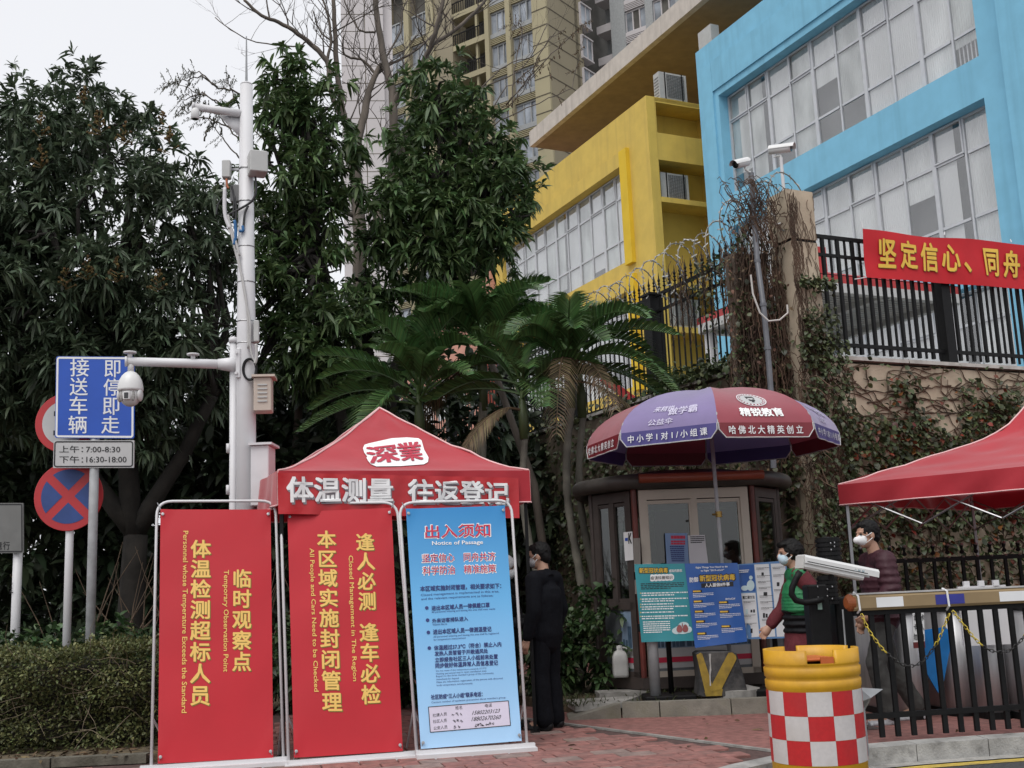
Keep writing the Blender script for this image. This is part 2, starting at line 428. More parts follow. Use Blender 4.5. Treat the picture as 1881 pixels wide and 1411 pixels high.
# strip between the laid pavers and the plain red surface
S0, S1 = (-3.0, 16.1), (2.75, 7.8)
sv = V((S1[0] - S0[0], S1[1] - S0[1], 0)).normalized(); sn = V((sv.y, -sv.x, 0))
if sn.x < 0: sn = -sn
KIN = [(x - 0.03, y + 0.17) for x, y in KERB]
mb = MB()
q = clip_half([(0.6, 7.6), (16, 7.6), (16, 30), (-12, 30)], (S0[0] + sn.x * 0.03, S0[1] + sn.y * 0.03), (sn.x, sn.y))
kin = [p for p in KIN if p[0] > 1.6]
red_poly = [p for p in [(S1[0] - 0.62, S1[1] + 0.96)] + kin + [(16, 30), (-12.5, 30)]]
red_poly = clip_half(red_poly, (S0[0] + sn.x * 0.035, S0[1] + sn.y * 0.035), (sn.x, sn.y))
mb.prism(red_poly, (0, 0, 0), (1, 0, 0), (0, 1, 0), 0.012)
struct('red_surface', mb, M_REDPAVE, pavement)
mb = MB()
for i in range(14):
    a = V((S0[0], S0[1], 0)) + sv * (10.1 * i / 14); b = V((S0[0], S0[1], 0)) + sv * (10.1 * (i + 1) / 14 - 0.006)
    if b.y < 8.75: continue
    mb.obox((a + b) / 2 - Z * 0.004, (b - a), sn * 0.035, Z * 0.018)
struct('edging_strip', mb, M_CONC, pavement)
# clay pavers in view, laid in running bond
e1 = V((0.233, -0.972, 0)); e2 = V((0.972, 0.233, 0)); BL, BWD = 0.30, 0.20
mbs = []
for k in range(3):
    m_ = MB(); m_.bbox((0, 0, -0.014), (BL - 0.012, BWD - 0.012, 0.036), 0, 0.005); mbs.append(m_.mesh('brick', M_BRICKG if k == 2 else M_BRICK))
rb = random.Random(3)
org = V((0.36, 8.6, 0)); bricks = []; rest = MB()
for j in range(-34, 24):
    for i in range(-34, 24):
        c = org + e2 * (BL * (i + 0.5 * (j % 2))) + e1 * (BWD * j)
        if (c.x - S0[0]) * sn.x + (c.y - S0[1]) * sn.y > -0.19: continue
        inside = c.y > 5.5
        for (x0, y0), (x1, y1) in zip(KIN, KIN[1:]):
            if x0 <= c.x <= x1 and c.y < y0 + (y1 - y0) * (c.x - x0) / (x1 - x0) + 0.16: inside = False
        if c.x < -5.2 or c.y > 14.5 or c.x > 3.2: continue
        if c.x < -2.6 and c.y > 9.5: continue
        if not inside: continue
        bricks.append(c)
bricks.sort(key=lambda c: 0 if (-1.3 < c.x < 2.4 and 8.0 < c.y < 11.6) else (1 if c.y < 10.5 and c.y > 7.9 else 2) + abs(c.x) * 0.01)
for q_, c in enumerate(bricks):
    rz = atan2(e2.y, e2.x) + rb.uniform(-0.006, 0.006); zz = rb.uniform(-0.004, 0.003)
    if q_ < 290:
        piece('brick', mbs[rb.choice((0, 0, 0, 1, 1, 2))], pavement, Matrix.Translation(c + Z * zz) @ Matrix.Rotation(rz, 4, 'Z') @ Matrix.Rotation(rb.uniform(-0.008, 0.008), 4, 'X'))
    else: rest.box(c + Z * (zz - 0.014), (BL - 0.012, BWD - 0.012, 0.036), rz)
o = struct('brick_field', rest, M_BRICK, pavement); o['kind'] = 'stuff'
# road kerb stones
kb = MB(); kg = MB(); yl = MB()
def offs(P, d):
    out = []
    for i, p in enumerate(P):
        a = V((*P[max(0, i - 1)], 0)); b = V((*P[min(len(P) - 1, i + 1)], 0)); t = (b - a).normalized()
        out.append((p[0] + t.y * d, p[1] - t.x * d))
    return out
Kin, Kout, Gout = offs(KERB, -0.14), offs(KERB, 0.03), offs(KERB, 0.17)
Y0, Y1 = offs(KERB, 0.19), offs(KERB, 0.31)
for i in range(len(KERB) - 1):
    n_ = 1 if i < 9 else 6
    for k in range(n_):
        def L_(P, z, s): 
            x0, y0 = P[i]; x1, y1 = P[i + 1]; t = (k + s) / n_; return V((x0 + (x1 - x0) * t, y0 + (y1 - y0) * t, z))
        a, b, c, d = L_(Kin, 0.012, 0), L_(Kin, 0.012, 0.985), L_(Kout, 0.006, 0.985), L_(Kout, 0.006, 0)
        dn = Z * 0.2; o3 = V((0, 0, 0))
        kb.add([d, c, b, a, d - dn, c - dn, b - dn, a - dn], [(0, 1, 2, 3), (4, 7, 6, 5), (0, 4, 5, 1), (1, 5, 6, 2), (2, 6, 7, 3), (3, 7, 4, 0)])
    for P0, P1, z, m_ in ((Kout, Gout, -0.122, kg), (Y0, Y1, -0.126, yl)):
        m_.quad(V((*P0[i], z)), V((*P1[i], z)), V((*P1[i + 1], z)), V((*P0[i + 1], z)))
struct('kerb', kb, mat('worn_kerb', (0.36, 0.355, 0.34), 0.85, var=0.25, scale=9, bump=0.6, bscale=60, dirt=1.0, dscale=4.5, dcol=(0.035, 0.033, 0.03)))
struct('gutter', kg, mat('gutter_concrete', (0.33, 0.32, 0.30), 0.9, var=0.2, scale=14, bump=0.5, bscale=60, dirt=0.9, dscale=5, dcol=(0.05, 0.048, 0.045)))
struct('road_marking', yl, M_YPAINT)
# verge: soil bed behind a low concrete edging on the left
mb = MB(); mb.prism([(-30, 9.45), (-4.5, 9.75), (-2.9, 9.92), (-2.9, 26), (-30, 26)], (0, 0, 0.05), (1, 0, 0), (0, 1, 0), 0.1)
struct('planting_bed', mb, M_SOIL)
mb = MB(); 
for i in range(12):
    a = V((-12 + i * 0.8, 9.47 + (i * 0.8) * 0.043, 0)); b = a + V((0.785, 0.034, 0))
    if a.x > -3.4: break
    mb.obox((a + b) / 2 + Z * 0.03, b - a, V((0, 0.11, 0)), Z * 0.075)
struct('edging_kerb', mb, mat('dark_edging_concrete', (0.13, 0.12, 0.095), 0.9, var=0.3, scale=7, bump=0.6, bscale=50, dirt=0.8, dscale=4, dcol=(0.05, 0.045, 0.03)))  # concrete set to a dark tone, with random darker patches
# traffic island in front of the booth
isl = [(0.62, 11.62), (1.2, 11.52), (2.2, 11.50), (3.3, 11.52), (5.2, 11.7), (5.6, 14.4), (0.2, 16), (-1.2, 16), (-0.2, 13.2), (0.35, 12.2)]
mb = MB(); mb.prism([(x, y + 0.12) for x, y in isl], (0, 0, 0.10), (1, 0, 0), (0, 1, 0), 0.15)
island = struct('traffic_island', mb, M_SOIL)
mb = MB()
ks = [(0.95, 11.47), (1.32, 11.40), (2.02, 11.36), (2.72, 11.36), (3.42, 11.40), (4.12, 11.46), (4.9, 11.55)]
for (x0, y0), (x1, y1) in zip(ks, ks[1:]):
    a, b = V((x0 + 0.006, y0, 0)), V((x1 - 0.006, y1, 0)); t = (b - a).normalized(); s_ = V((-t.y, t.x, 0)) * 0.14; h = Z * 0.145
    mb.add([a, b, b + s_, a + s_, a + h + s_ * 0.12, b + h + s_ * 0.12, b + h + s_, a + h + s_],
           [(3, 2, 1, 0), (4, 5, 6, 7), (0, 1, 5, 4), (1, 2, 6, 5), (2, 3, 7, 6), (3, 0, 4, 7)])
a, b = V((0.42, 11.46, 0)), V((0.94, 11.44, 0)); s_ = V((0, 0.15, 0))
mb.add([a, b, b + s_, a + s_ * 3, a + Z * 0.012, b + Z * 0.14, b + s_ + Z * 0.14, a + s_ * 3 + Z * 0.02],
       [(3, 2, 1, 0), (4, 5, 6, 7), (0, 1, 5, 4), (1, 2, 6, 5), (2, 3, 7, 6), (3, 0, 4, 7)])
struct('kerb_stone', mb, mat('old_kerb_concrete', (0.20, 0.185, 0.155), 0.9, var=0.25, scale=8, bump=0.5, bscale=60, dirt=0.8, dscale=4, dcol=(0.09, 0.085, 0.05)), island)
mb = MB(); mb.slab((0.50, 11.68, 0.115), (0.98, 11.62, 0.14), (1.2, 12.05, 0.15), (0.42, 12.25, 0.12), 0.06)
mb.obox((1.05, 12.45, 0.13), (0.55, 0.05, 0), (-0.03, 0.3, 0), Z * 0.08)
struct('loose_slab', mb, M_CONC, island)
mb = MB(); mb.quad(V((2.42, 9.85, 0.004)), V((3.05, 9.92, 0.004)), V((2.98, 10.25, 0.004)), V((2.36, 10.18, 0.004)))
struct('drain_cover', mb, mat('drain_iron', (0.07, 0.055, 0.05), 0.7, var=0.4, scale=60, bump=0.8, bscale=80), pavement)

# ------------------------------------------------------------------ retaining walls of the school terrace
TZ = 4.17
WC = V((3.55, 14.25, 0))         # outer corner of the terrace
def WP(s, z=0.0, d=0.0): return WC + U * s + W * d + Z * z          # along the left wall
def WR(t, z=0.0, d=0.0): return WC + W * t + U * d + Z * z          # along the right wall
terr = MB(); terr.prism([tuple(WP(0.3, 0, 0.3).xy), tuple(WR(30, 0, 0.3).xy), tuple((WR(30, 0, 0.3) + U * 60).xy), tuple((WP(60, 0, 0.3)).xy)], (0, 0, TZ - 0.06), (1, 0, 0), (0, 1, 0), 1.0)
struct('terrace_ground', terr, M_CONC)
def wall(name, label, a0, a1, f, mw=M_WALLB):
    w = thing(name, label, 'wall', f((a0 + a1) / 2, 0, 0.15))
    m_ = MB(); c = (f(a0, 0, 0.0) + f(a1, 0, 0.3)) / 2 + Z * (TZ - 0.1) / 2
    m_.obox(c, f(a1) - f(a0), f(0, 0, 0.3) - f(0, 0, 0), Z * (TZ - 0.1)); part('wall_face', m_, mw, w)
    m_ = MB(); c = (f(a0, 0, -0.05) + f(a1, 0, 0.32)) / 2 + Z * (TZ - 0.035)
    m_.obox(c, f(a1) - f(a0), f(0, 0, 0.37) - f(0, 0, 0), Z * 0.05); part('coping', m_, mat('pale_coping', (0.45, 0.43, 0.40), 0.85, var=0.15, dirt=0.5, dscale=4, dcol=(0.15, 0.12, 0.09)), w)
    return w
wall('retaining_wall', 'beige rendered retaining wall under the black fence, covered with ivy on its right face', 0.45, 26, lambda t, z=0, d=0: WR(t, z, d))
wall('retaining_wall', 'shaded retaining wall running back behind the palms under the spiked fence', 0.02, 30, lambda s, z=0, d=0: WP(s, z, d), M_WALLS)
# corner pillar
PC = at(1462, 500, 14.35); PC.z = 0
pil = thing('gate_pillar', 'beige rendered corner pillar with a dark groove, half smothered in dead vines', 'pillar', PC)
m_ = MB()
pw = 0.43
for z0, z1, w_ in ((0, 5.62, pw), (5.62, 5.66, pw - 0.05), (5.66, 6.33, pw)):
    m_.obox(PC + Z * (z0 + z1) / 2, W * w_, U * w_, Z * (z1 - z0))
part('pillar_shaft', m_, M_WALLB, pil)
m_ = MB(); m_.obox(PC + Z * 5.64, W * (pw - 0.04), U * (pw - 0.04), Z * 0.05); part('groove', m_, M_BLACK, pil)
PIER = PC + W * (-0.62) + U * 0.25
m_ = MB(); m_.obox(PIER + Z * 2.75, W * 0.5, U * 0.22, Z * 5.5); part('side_pier', m_, mat('vine_stained_render', (0.12, 0.09, 0.07), 0.95, var=0.3, scale=5, bump=0.5, bscale=30), pil)
# ------------------------------------------------------------------ buildings
M_BLUE = mat('blue_render', (0.19, 0.46, 0.63), 0.8, var=0.05, scale=2, bump=0.15, bscale=40, dirt=0.18, dscale=1.1, dcol=(0.12, 0.30, 0.41), streak=0.5)
M_YEL = mat('yellow_render', (0.60, 0.425, 0.085), 0.8, var=0.05, scale=2, bump=0.15, bscale=40, dirt=0.25, dscale=1.1, dcol=(0.32, 0.22, 0.06), streak=0.35)
M_YEL2 = mat('bright_yellow_render', (0.66, 0.44, 0.02), 0.8, var=0.05, scale=2, bump=0.15, bscale=40, dirt=0.15, dscale=1.1, dcol=(0.36, 0.25, 0.03))
M_PINK = mat('salmon_render', (0.55, 0.27, 0.2), 0.85, var=0.06, scale=2, dirt=0.2, dscale=1.1, dcol=(0.3, 0.16, 0.12))
M_ALU = mat('window_aluminium', (0.50, 0.51, 0.53), 0.4, metal=0.3, var=0.05)
M_BLIND = mat('ribbed_blind', (0.58, 0.585, 0.59), 0.7, var=0.10, scale=0.7, stretch=(1, 1, 0.3))
M_PANE = glass('window_pane', (0.985, 0.99, 0.99), 0.65, 0.02)
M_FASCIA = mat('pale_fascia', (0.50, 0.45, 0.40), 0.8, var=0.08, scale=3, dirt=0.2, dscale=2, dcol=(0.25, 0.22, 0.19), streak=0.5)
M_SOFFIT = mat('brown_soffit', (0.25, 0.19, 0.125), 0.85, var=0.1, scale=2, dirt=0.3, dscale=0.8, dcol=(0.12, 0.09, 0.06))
M_BLIND2 = mat('grey_curtain', (0.47, 0.49, 0.48), 0.8, var=0.3, scale=1.6, stretch=(1, 1, 0.35)); M_BLIND3 = mat('pale_curtain', (0.60, 0.61, 0.61), 0.8, var=0.2, scale=1.3, stretch=(1, 1, 0.3))
class FR:
    def __init__(s, O, su, dn): s.O = V((O[0], O[1], 0)); s.u = su; s.n = dn
    def p(s, a, z, d=0.0): return s.O + s.u * a + s.n * d + Z * z
    def inv(s, x, y, d=0.0):
        P = pl(x, y, s.O + s.n * d, s.n); return (P - s.O).dot(s.u), P.z
    def box(s, mb, s0, s1, z0, z1, d0, d1):
        mb.obox((s.p(s0, z0, d0) + s.p(s1, z1, d1)) / 2, s.u * (s1 - s0), s.n * (d1 - d0), Z * (z1 - z0))
def holes_wall(mb, fr, s0, s1, z0, z1, holes, d0, d1):
    ss = sorted({s0, s1, *[h[0] for h in holes], *[h[1] for h in holes]}); zs = sorted({z0, z1, *[h[2] for h in holes], *[h[3] for h in holes]})
    for a, b in zip(ss, ss[1:]):
        run = None
        for c, d in list(zip(zs, zs[1:])) + [(None, None)]:
            solid = c is not None and not any(h[0] < (a + b) / 2 < h[1] and h[2] < (c + d) / 2 < h[3] for h in holes)
            if solid: run = (run[0], d) if run else (c, d)
            elif run:
                fr.box(mb, a, b, run[0], run[1], d0, d1); run = None
def grid_window(bld, fr, s0, s1, z0, z1, ncol, rows, d, blind=True, pair=True, label=None):
    """a wide ribbon window: frame, panes row by row, ribbed blind behind"""
    f = MB(); w = (s1 - s0) / ncol; tot = sum(rows); zz = [z1]
    for r in rows: zz.append(zz[-1] - r / tot * (z1 - z0))
    fr.box(f, s0, s1, z1 - 0.06, z1, d, d + 0.07); fr.box(f, s0, s1, z0, z0 + 0.06, d, d + 0.07)
    for i in range(ncol + 1):
        h = 0.065 if (i % 2 == 0 and pair) or i in (0, ncol) else 0.03
        fr.box(f, s0 + w * i - h, s0 + w * i + h, z0 + 0.06, z1 - 0.06, d - 0.01 * (i % 2 == 0), d + 0.06)
    for z in zz[1:-1]:
        for i in range(ncol):
            fr.box(f, s0 + w * i + 0.066, s0 + w * (i + 1) - 0.066, z - 0.035, z + 0.035, d + 0.004, d + 0.058)
    win = part('window', f, M_ALU, bld, label=label)
    rr = random.Random(int(s0 * 100 + z0))
    for i in range(ncol):
        for j in range(len(rows)):
            t0, t1 = zz[j + 1] + 0.03, zz[j] - 0.03
            a, b = s0 + w * i + 0.03, s0 + w * (i + 1) - 0.03
            tl = rr.uniform(-0.004, 0.004)
            q = MB(); q.slab(fr.p(a, t0, d + 0.03 + tl), fr.p(a, t1, d + 0.03 - tl), fr.p(b, t1, d + 0.03 - tl), fr.p(b, t0, d + 0.03 + tl), 0.006)
            part('pane', q, M_PANE, win)
            if j == 0 and rr.random() < 0.45:      # opening lights stand proud
                sfr = MB(); e = 0.04
                for x0, x1, y0, y1 in ((a, b, t1 - e, t1), (a, b, t0, t0 + e), (a, a + e, t0 + e, t1 - e), (b - e, b, t0 + e, t1 - e)):
                    fr.box(sfr, x0, x1, y0, y1, d - 0.03, d + 0.02)
                part('sash', sfr, M_ALU, win)
    if blind:
        for i in range(ncol):
            q = MB(); a, b = s0 + w * i - 0.0, s0 + w * (i + 1) - 0.02
            n = 28; drop = rr.choice((0.1, 0.2, 0.3, 0.55)) * (z1 - z0) if rr.random() < 0.3 else 0; a += w * 0.35 if rr.random() < 0.18 else 0
            pts = []
            for k in range(n + 1):
                x = a + (b - a) * k / n; dd = d + 0.065 + 0.016 * (k % 2)
                pts += [fr.p(x, z0 + drop, dd), fr.p(x, z1, dd)]
            q.add(pts, [(2 * k, 2 * k + 1, 2 * k + 3, 2 * k + 2) for k in range(n)])
            part('blind', q, rr.choice((M_BLIND, M_BLIND, M_BLIND2, M_BLIND3)), win)
    return win

# blue block
OB = at(1790, 400, 26.0)
FB = FR(OB, U, W)
blue = thing('school_building', 'bright blue school building with wide grid windows rising behind the fence', 'building', FB.p(1, 4.1, 4))
uw = (-0.70, 9.75, 13.5, 17.02); lw = (-0.70, 9.75, 8.75, 12.42); gw = (-0.70, 9.75, 4.9, 8.0)
m_ = MB()
holes_wall(m_, FB, -1.55, 10.86, 4.1, 19.05, [uw, lw, gw], 0.0, 0.38)
FB.box(m_, 10.48, 10.86, 4.1, 19.05, 0.38, 9.0)
FB.box(m_, -9, 10.86, 18.9, 19.05, 0.39, 9.0)
part('wall', m_, M_BLUE, blue)
m_ = MB(); FB.box(m_, -9.0, -1.56, 4.1, 19.4, -0.28, 0.40); part('corner_pier', m_, M_BLUE, blue)
m_ = MB()        # shallow raised border round the windows
for a, b, c, d in ((9.98, 10.55, 4.1, 18.3), (-1.2, 9.97, 17.25, 18.3)):
    FB.box(m_, a, b, c, d, -0.06, 0.002)
part('border', m_, M_BLUE, blue)
for w_, n_, lb in ((uw, 10, None), (lw, 10, None), (gw, 8, None)):
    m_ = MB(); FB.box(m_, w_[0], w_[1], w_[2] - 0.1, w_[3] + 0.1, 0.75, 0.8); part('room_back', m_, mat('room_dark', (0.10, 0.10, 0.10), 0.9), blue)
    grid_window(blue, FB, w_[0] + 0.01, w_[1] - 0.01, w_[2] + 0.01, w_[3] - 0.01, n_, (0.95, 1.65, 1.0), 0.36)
m_ = MB()
for i in range(13): FB.box(m_, -0.5 + i * 0.125, -0.475 + i * 0.125, 13.55, 14.5, 0.46, 0.48)
FB.box(m_, -0.52, 1.05, 14.5, 14.53, 0.46, 0.485); part('inner_railing', m_, M_WHITE, blue)

# yellow block
OY = at(1190, 300, 37.0)
FY = FR(OY, U, W)
yel = thing('school_building', 'yellow school wing with air conditioner niches beside the blue block', 'building', FY.p(4, 4.1, 4))
yw = (1.67, 12.5, 12.55, 16.06); yw2 = (1.67, 12.5, 8.0, 11.4)
m_ = MB()
holes_wall(m_, FY, -0.15, 13.3, 4.1, 18.05, [yw, yw2], 0.0, 0.35)
FY.box(m_, -0.15, 13.3, 17.9, 18.049, 0.351, 9)
part('wall', m_, M_YEL, yel)
m_ = MB()        # end wall with stacked niches, facing the entrance
FE = FR(FY.p(-0.15, 0, 0), W, U)
niches = [(0.38, 2.75, 16.72, 17.86), (0.36, 2.75, 14.36, 15.72), (0.34, 2.75, 11.35, 14.18), (0.34, 2.75, 9.75, 11.05), (0.34, 2.75, 6.0, 9.55)]
holes_wall(m_, FE, 0.351, 3.1, 4.1, 18.03, niches, 0.0, 0.95)
FE.box(m_, 0.351, 3.1, 4.1, 17.85, 0.951, 1.1)
part('niche_wall', m_, M_YEL, yel)
mtop = MB(); m_ = MB()        # raised surround of the ribbon windows
for w_ in (yw, yw2):
    FY.box(m_, w_[0] - 0.5, w_[0], w_[2] - 0.2, w_[3] + 0.55, -0.16, 0.001); FY.box(mtop, w_[0] + 0.001, w_[1], w_[3], w_[3] + 0.548, -0.15, 0.001)
part('window_surround', m_, M_YEL2, yel); part('window_head', mtop, M_YEL, yel)
for w_ in (yw, yw2):
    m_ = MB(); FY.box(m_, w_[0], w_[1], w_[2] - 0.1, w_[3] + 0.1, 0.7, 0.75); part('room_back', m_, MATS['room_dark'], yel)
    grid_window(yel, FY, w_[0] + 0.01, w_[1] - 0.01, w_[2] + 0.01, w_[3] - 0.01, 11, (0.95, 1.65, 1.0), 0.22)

# air conditioners
M_ACB = mat('ac_casing', (0.40, 0.40, 0.385), 0.5, var=0.05, dirt=0.3, dscale=4, dcol=(0.25, 0.22, 0.18))
M_ACG = mat('ac_grille', (0.16, 0.16, 0.16), 0.6)
def aircon(label, P, ex, ey, w=0.88, h=0.78, dp=0.36):
    a = thing('air_conditioner', label, 'air conditioner', P, 0, 'air conditioners on the yellow block')
    b = MB(); b.obox(P + Z * (h / 2 + 0.05), ex * w, ey * dp, Z * h); part('casing', b, M_ACB, a)
    g = MB(); c = P + Z * (h / 2 + 0.05) - ey * (dp / 2 + 0.012) + ex * 0.1
    for i in range(16): g.obox(c + Z * (-h * 0.42 + i * h * 0.056), ex * w * 0.62, ey * 0.02, Z * 0.012)
    for i in range(9): g.obox(c + ex * (-w * 0.31 + i * w * 0.0775), ex * 0.01, ey * 0.018, Z * h * 0.86)
    part('fan_grille', g, M_ACG, a)
    v = MB()
    for i in range(7): v.obox(P + Z * (0.15 + i * h * 0.115) - ex * (w / 2 + 0.006), ex * 0.012, ey * dp * 0.8, Z * 0.045)
    part('side_louvre', v, M_ACG, a)
    s_ = MB()
    for k in (-0.3, 0.32): s_.obox(P + ex * w * k + Z * (h / 2 + 0.02) - ey * (dp / 2 + 0.026), ex * 0.035, ey * 0.02, Z * (h + 0.06))
    part('strap', s_, M_BLACK, a)
    f = MB()
    for k in (-0.35, 0.35): f.obox(P + ex * w * k + Z * 0.025, ex * 0.06, ey * dp, Z * 0.05)
    part('bracket_foot', f, M_BLACK, a)
aircon('grey air conditioner standing on the roof of the yellow block', FE.p(1.2, 18.03, 0.22), W, U, 1.15, 1.0)
aircon('strapped air conditioner in the second niche of the yellow block', FE.p(1.12, 14.37, 0.42), W, U, 1.15, 0.95)
aircon('air conditioner in the lower niche seen through the spiked fence', FE.p(1.15, 9.76, 0.42), W, U, 1.2, 1.0)
ab = MB(); P = at(1302, 72, 37.5)
single('air_conditioner', MB().obox(P, W * 0.35, U * 0.8, Z * 0.75), M_ACB, 'white air conditioner end peeping over the blue parapet', 'air conditioner', 'air conditioners on the yellow block')

# wide roof slab oversailing the yellow block, and the pink wing beyond
FS = FR(FY.p(0, 0, 2.2), U, W)
s0, zf = FS.inv(993, 245); s1, zf2 = FS.inv(1260, 36); zt = FS.inv(975, 235)[1]
zf = (zf + zf2) / 2
roof = thing('roof_slab', 'broad roof slab with pale fascia and brown soffit above the yellow block', 'roof', FS.p(4, zf, 4))
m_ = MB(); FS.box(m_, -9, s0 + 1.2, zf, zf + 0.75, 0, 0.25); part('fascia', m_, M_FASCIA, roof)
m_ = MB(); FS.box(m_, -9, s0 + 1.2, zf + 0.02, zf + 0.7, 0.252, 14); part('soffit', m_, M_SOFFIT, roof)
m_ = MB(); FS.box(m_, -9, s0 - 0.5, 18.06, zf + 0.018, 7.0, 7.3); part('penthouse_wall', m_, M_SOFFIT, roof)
pink = thing('school_building', 'salmon pink wing glimpsed through the trees beyond the yellow block', 'building', FY.p(17, 4.1, 4))
m_ = MB(); FY.box(m_, 13.4, 26, 4.1, 15.4, -0.2, 6); part('wall', m_, M_PINK, pink)
m_ = MB()
for i in range(5): FY.box(m_, 14.5 + i * 2.2, 16 + i * 2.2, 9.5, 11.5, -0.23, -0.1)
part('window', m_, M_BLIND, pink)

# apartment tower
M_TOW = mat('tower_tile', (0.27, 0.235, 0.16), 0.8, var=0.06, scale=0.3, dirt=0.2, dscale=0.15, dcol=(0.24, 0.2, 0.13))
M_TOWY = mat('tower_cream', (0.35, 0.31, 0.195), 0.8, var=0.05, scale=0.3)
M_JOINT = mat('tower_joint', (0.10, 0.085, 0.06), 0.9)
M_TOWW = mat('tower_pale_panel', (0.50, 0.47, 0.47), 0.75, var=0.05, scale=0.2)
M_TFRAME = mat('tower_window_frame', (0.30, 0.31, 0.31), 0.5)
M_TPANE = mat('tower_window_pane', (0.30, 0.33, 0.37), 0.12, var=0.6, scale=0.35, spec=0.8)
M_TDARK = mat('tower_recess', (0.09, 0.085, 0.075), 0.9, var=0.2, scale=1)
d1 = V((-0.802, 0.597, 0)); d2 = V((0.597, 0.802, 0))
OT = at(1010, 100, 95.0)
FT = FR(OT, d1, d2)            # long face
FTS = FR(OT, d2, d1)           # return face (depth runs along d1)
def sT(px, y=110, fr=FT): return fr.inv(px, y)[0]
zA, zB = FT.inv(961, 60)[1], FT.inv(961, 123)[1]
FH = zA - zB                   # storey height
tower = thing('apartment_tower', 'tall olive beige apartment tower with window bays and balconies', 'building', FT.p(9, 0, 5))
ZLO, ZHI = zB - 7 * FH, zA + 3 * FH
cols = {'a': (sT(745), sT(714)), 'b': (sT(786), sT(755)), 'c': (sT(933), sT(902)), 'd': (sT(981), sT(942))}
cols = {k: (min(v), max(v)) for k, v in cols.items()}
balc = (sT(894), sT(832)); balc = (min(balc), max(balc))
holes = []
for k, (a, b) in cols.items(): holes.append((a, b, ZLO, ZHI))
holes.append((balc[0], balc[1], ZLO, ZHI))
m_ = MB(); sL = sT(700)
holes_wall(m_, FT, 0.0, sL, 0, ZHI + 2, holes, 0, 1.2); FT.box(m_, 0.0, sL, 0, ZHI + 2, 4.5, 5.0)
FTS.box(m_, 1.21, sT(1072, 100, FTS), 0, ZHI + 2, 0.0, 1.0)
part('wall', m_, M_TOW, tower)
m_ = MB()
for a, b in ((0.001, cols['d'][0] - 0.1), (cols['d'][1], cols['c'][0]), (cols['c'][1], balc[0]), (cols['b'][1], cols['a'][0]), (balc[1] + 2.2, cols['b'][0])):
    FT.box(m_, a + 0.02, b - 0.02, 0, ZHI + 2, -0.22, 0.0)
part('pilaster', m_, M_TOWY, tower)
m_ = MB(); mj = MB()
for i in range(-8, 5):
    z = zA + i * FH - 0.2
    for zz in (z, z - FH / 2):
        FTS.box(mj, 0.0, 5.6, zz - 0.05, zz + 0.05, -0.03, 0.1); FT.box(mj, 0.0, cols['d'][0] - 0.1, zz - 0.045, zz + 0.045, -0.25, -0.1)
part('joint', mj, M_JOINT, tower)
# one bay of each column, repeated storey by storey
def bay(fr, a, b):
    w = b - a; f = MB(); h = FH * 0.62
    n = 3
    for z in (0, h): fr.box(f, a, b, z - 0.07, z + 0.07, 0.25, 0.5)
    for i in range(n + 1): fr.box(f, a + w * i / n - 0.06, a + w * i / n + 0.06, 0.07, h - 0.07, 0.27, 0.48)
    fr.box(f, a, b, -0.5, -0.09, 0.05, 0.5)
    return f
def pane(fr, a, b, i):
    w = (b - a) / 3; q = MB(); h = FH * 0.62; t = (i - 1) * 0.03
    q.slab(fr.p(a + w * i + 0.06, 0.07, 0.40 + t), fr.p(a + w * i + 0.06, h - 0.07, 0.38 + t), fr.p(a + w * (i + 1) - 0.06, h - 0.07, 0.38 - t), fr.p(a + w * (i + 1) - 0.06, 0.07, 0.40 - t), 0.02)
    return q
def louv(fr, a, b):
    q = MB()
    for k in range(5): fr.box(q, a, b, -FH * 0.36 + 0.05 + k * 0.17, -FH * 0.36 + 0.13 + k * 0.17, 0.06, 0.3)
    fr.box(q, (a + b) / 2 - 0.4, (a + b) / 2 + 0.4, -FH * 0.36, -FH * 0.36 + 0.55, 0.45, 0.9)
    return q
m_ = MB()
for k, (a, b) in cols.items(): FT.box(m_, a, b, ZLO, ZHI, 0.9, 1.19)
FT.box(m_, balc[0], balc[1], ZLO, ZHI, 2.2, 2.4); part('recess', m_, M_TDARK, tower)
for k, (a, b) in cols.items():
    I = WM[tower.name].inverted()
    fm = bay(FT, a, b).mesh('window', M_TFRAME); pms = [pane(FT, a, b, i).mesh('pane', M_TPANE) for i in range(3)]; lm = louv(FT, a, b).mesh('louvre', M_TOWY)
    off = 0.0 if k in 'cd' else 0.0
    for i in range(-7, 4):
        z = zB + i * FH + FH * 0.36 - 0.1 + (0 if k in 'bd' else -0.0) - FH * 0.62 * 0 
        Mw = Matrix.Translation(Z * (z - FH * 0.98 + 0.0))
        win = piece('window', fm, tower, Mw)
        for pm in pms: piece('pane', pm, win, Mw)
        piece('louvre', lm, tower, Mw)
bm = MB(); FT.box(bm, balc[0], balc[1], -0.55, 0.0, 0.05, 2.2); FT.box(bm, balc[0] + (balc[1] - balc[0]) * 0.3, balc[0] + (balc[1] - balc[0]) * 0.36, 0.0, FH - 0.56, 0.3, 0.6)
bmm = bm.mesh('balcony', M_TOWY)
rm = MB(); n = 15
for i in range(n + 1): FT.box(rm, balc[0] + (balc[1] - balc[0]) * i / n - 0.03, balc[0] + (balc[1] - balc[0]) * i / n + 0.03, 0.0, 1.1, 0.12, 0.18)
FT.box(rm, balc[0], balc[1], 1.1, 1.18, 0.1, 0.2); rmm = rm.mesh('railing', M_BLACK)
for i in range(-7, 4):
    Mw = Matrix.Translation(Z * (zB + i * FH - FH * 0.55))
    b_ = piece('balcony', bmm, tower, Mw); piece('railing', rmm, b_, Mw)
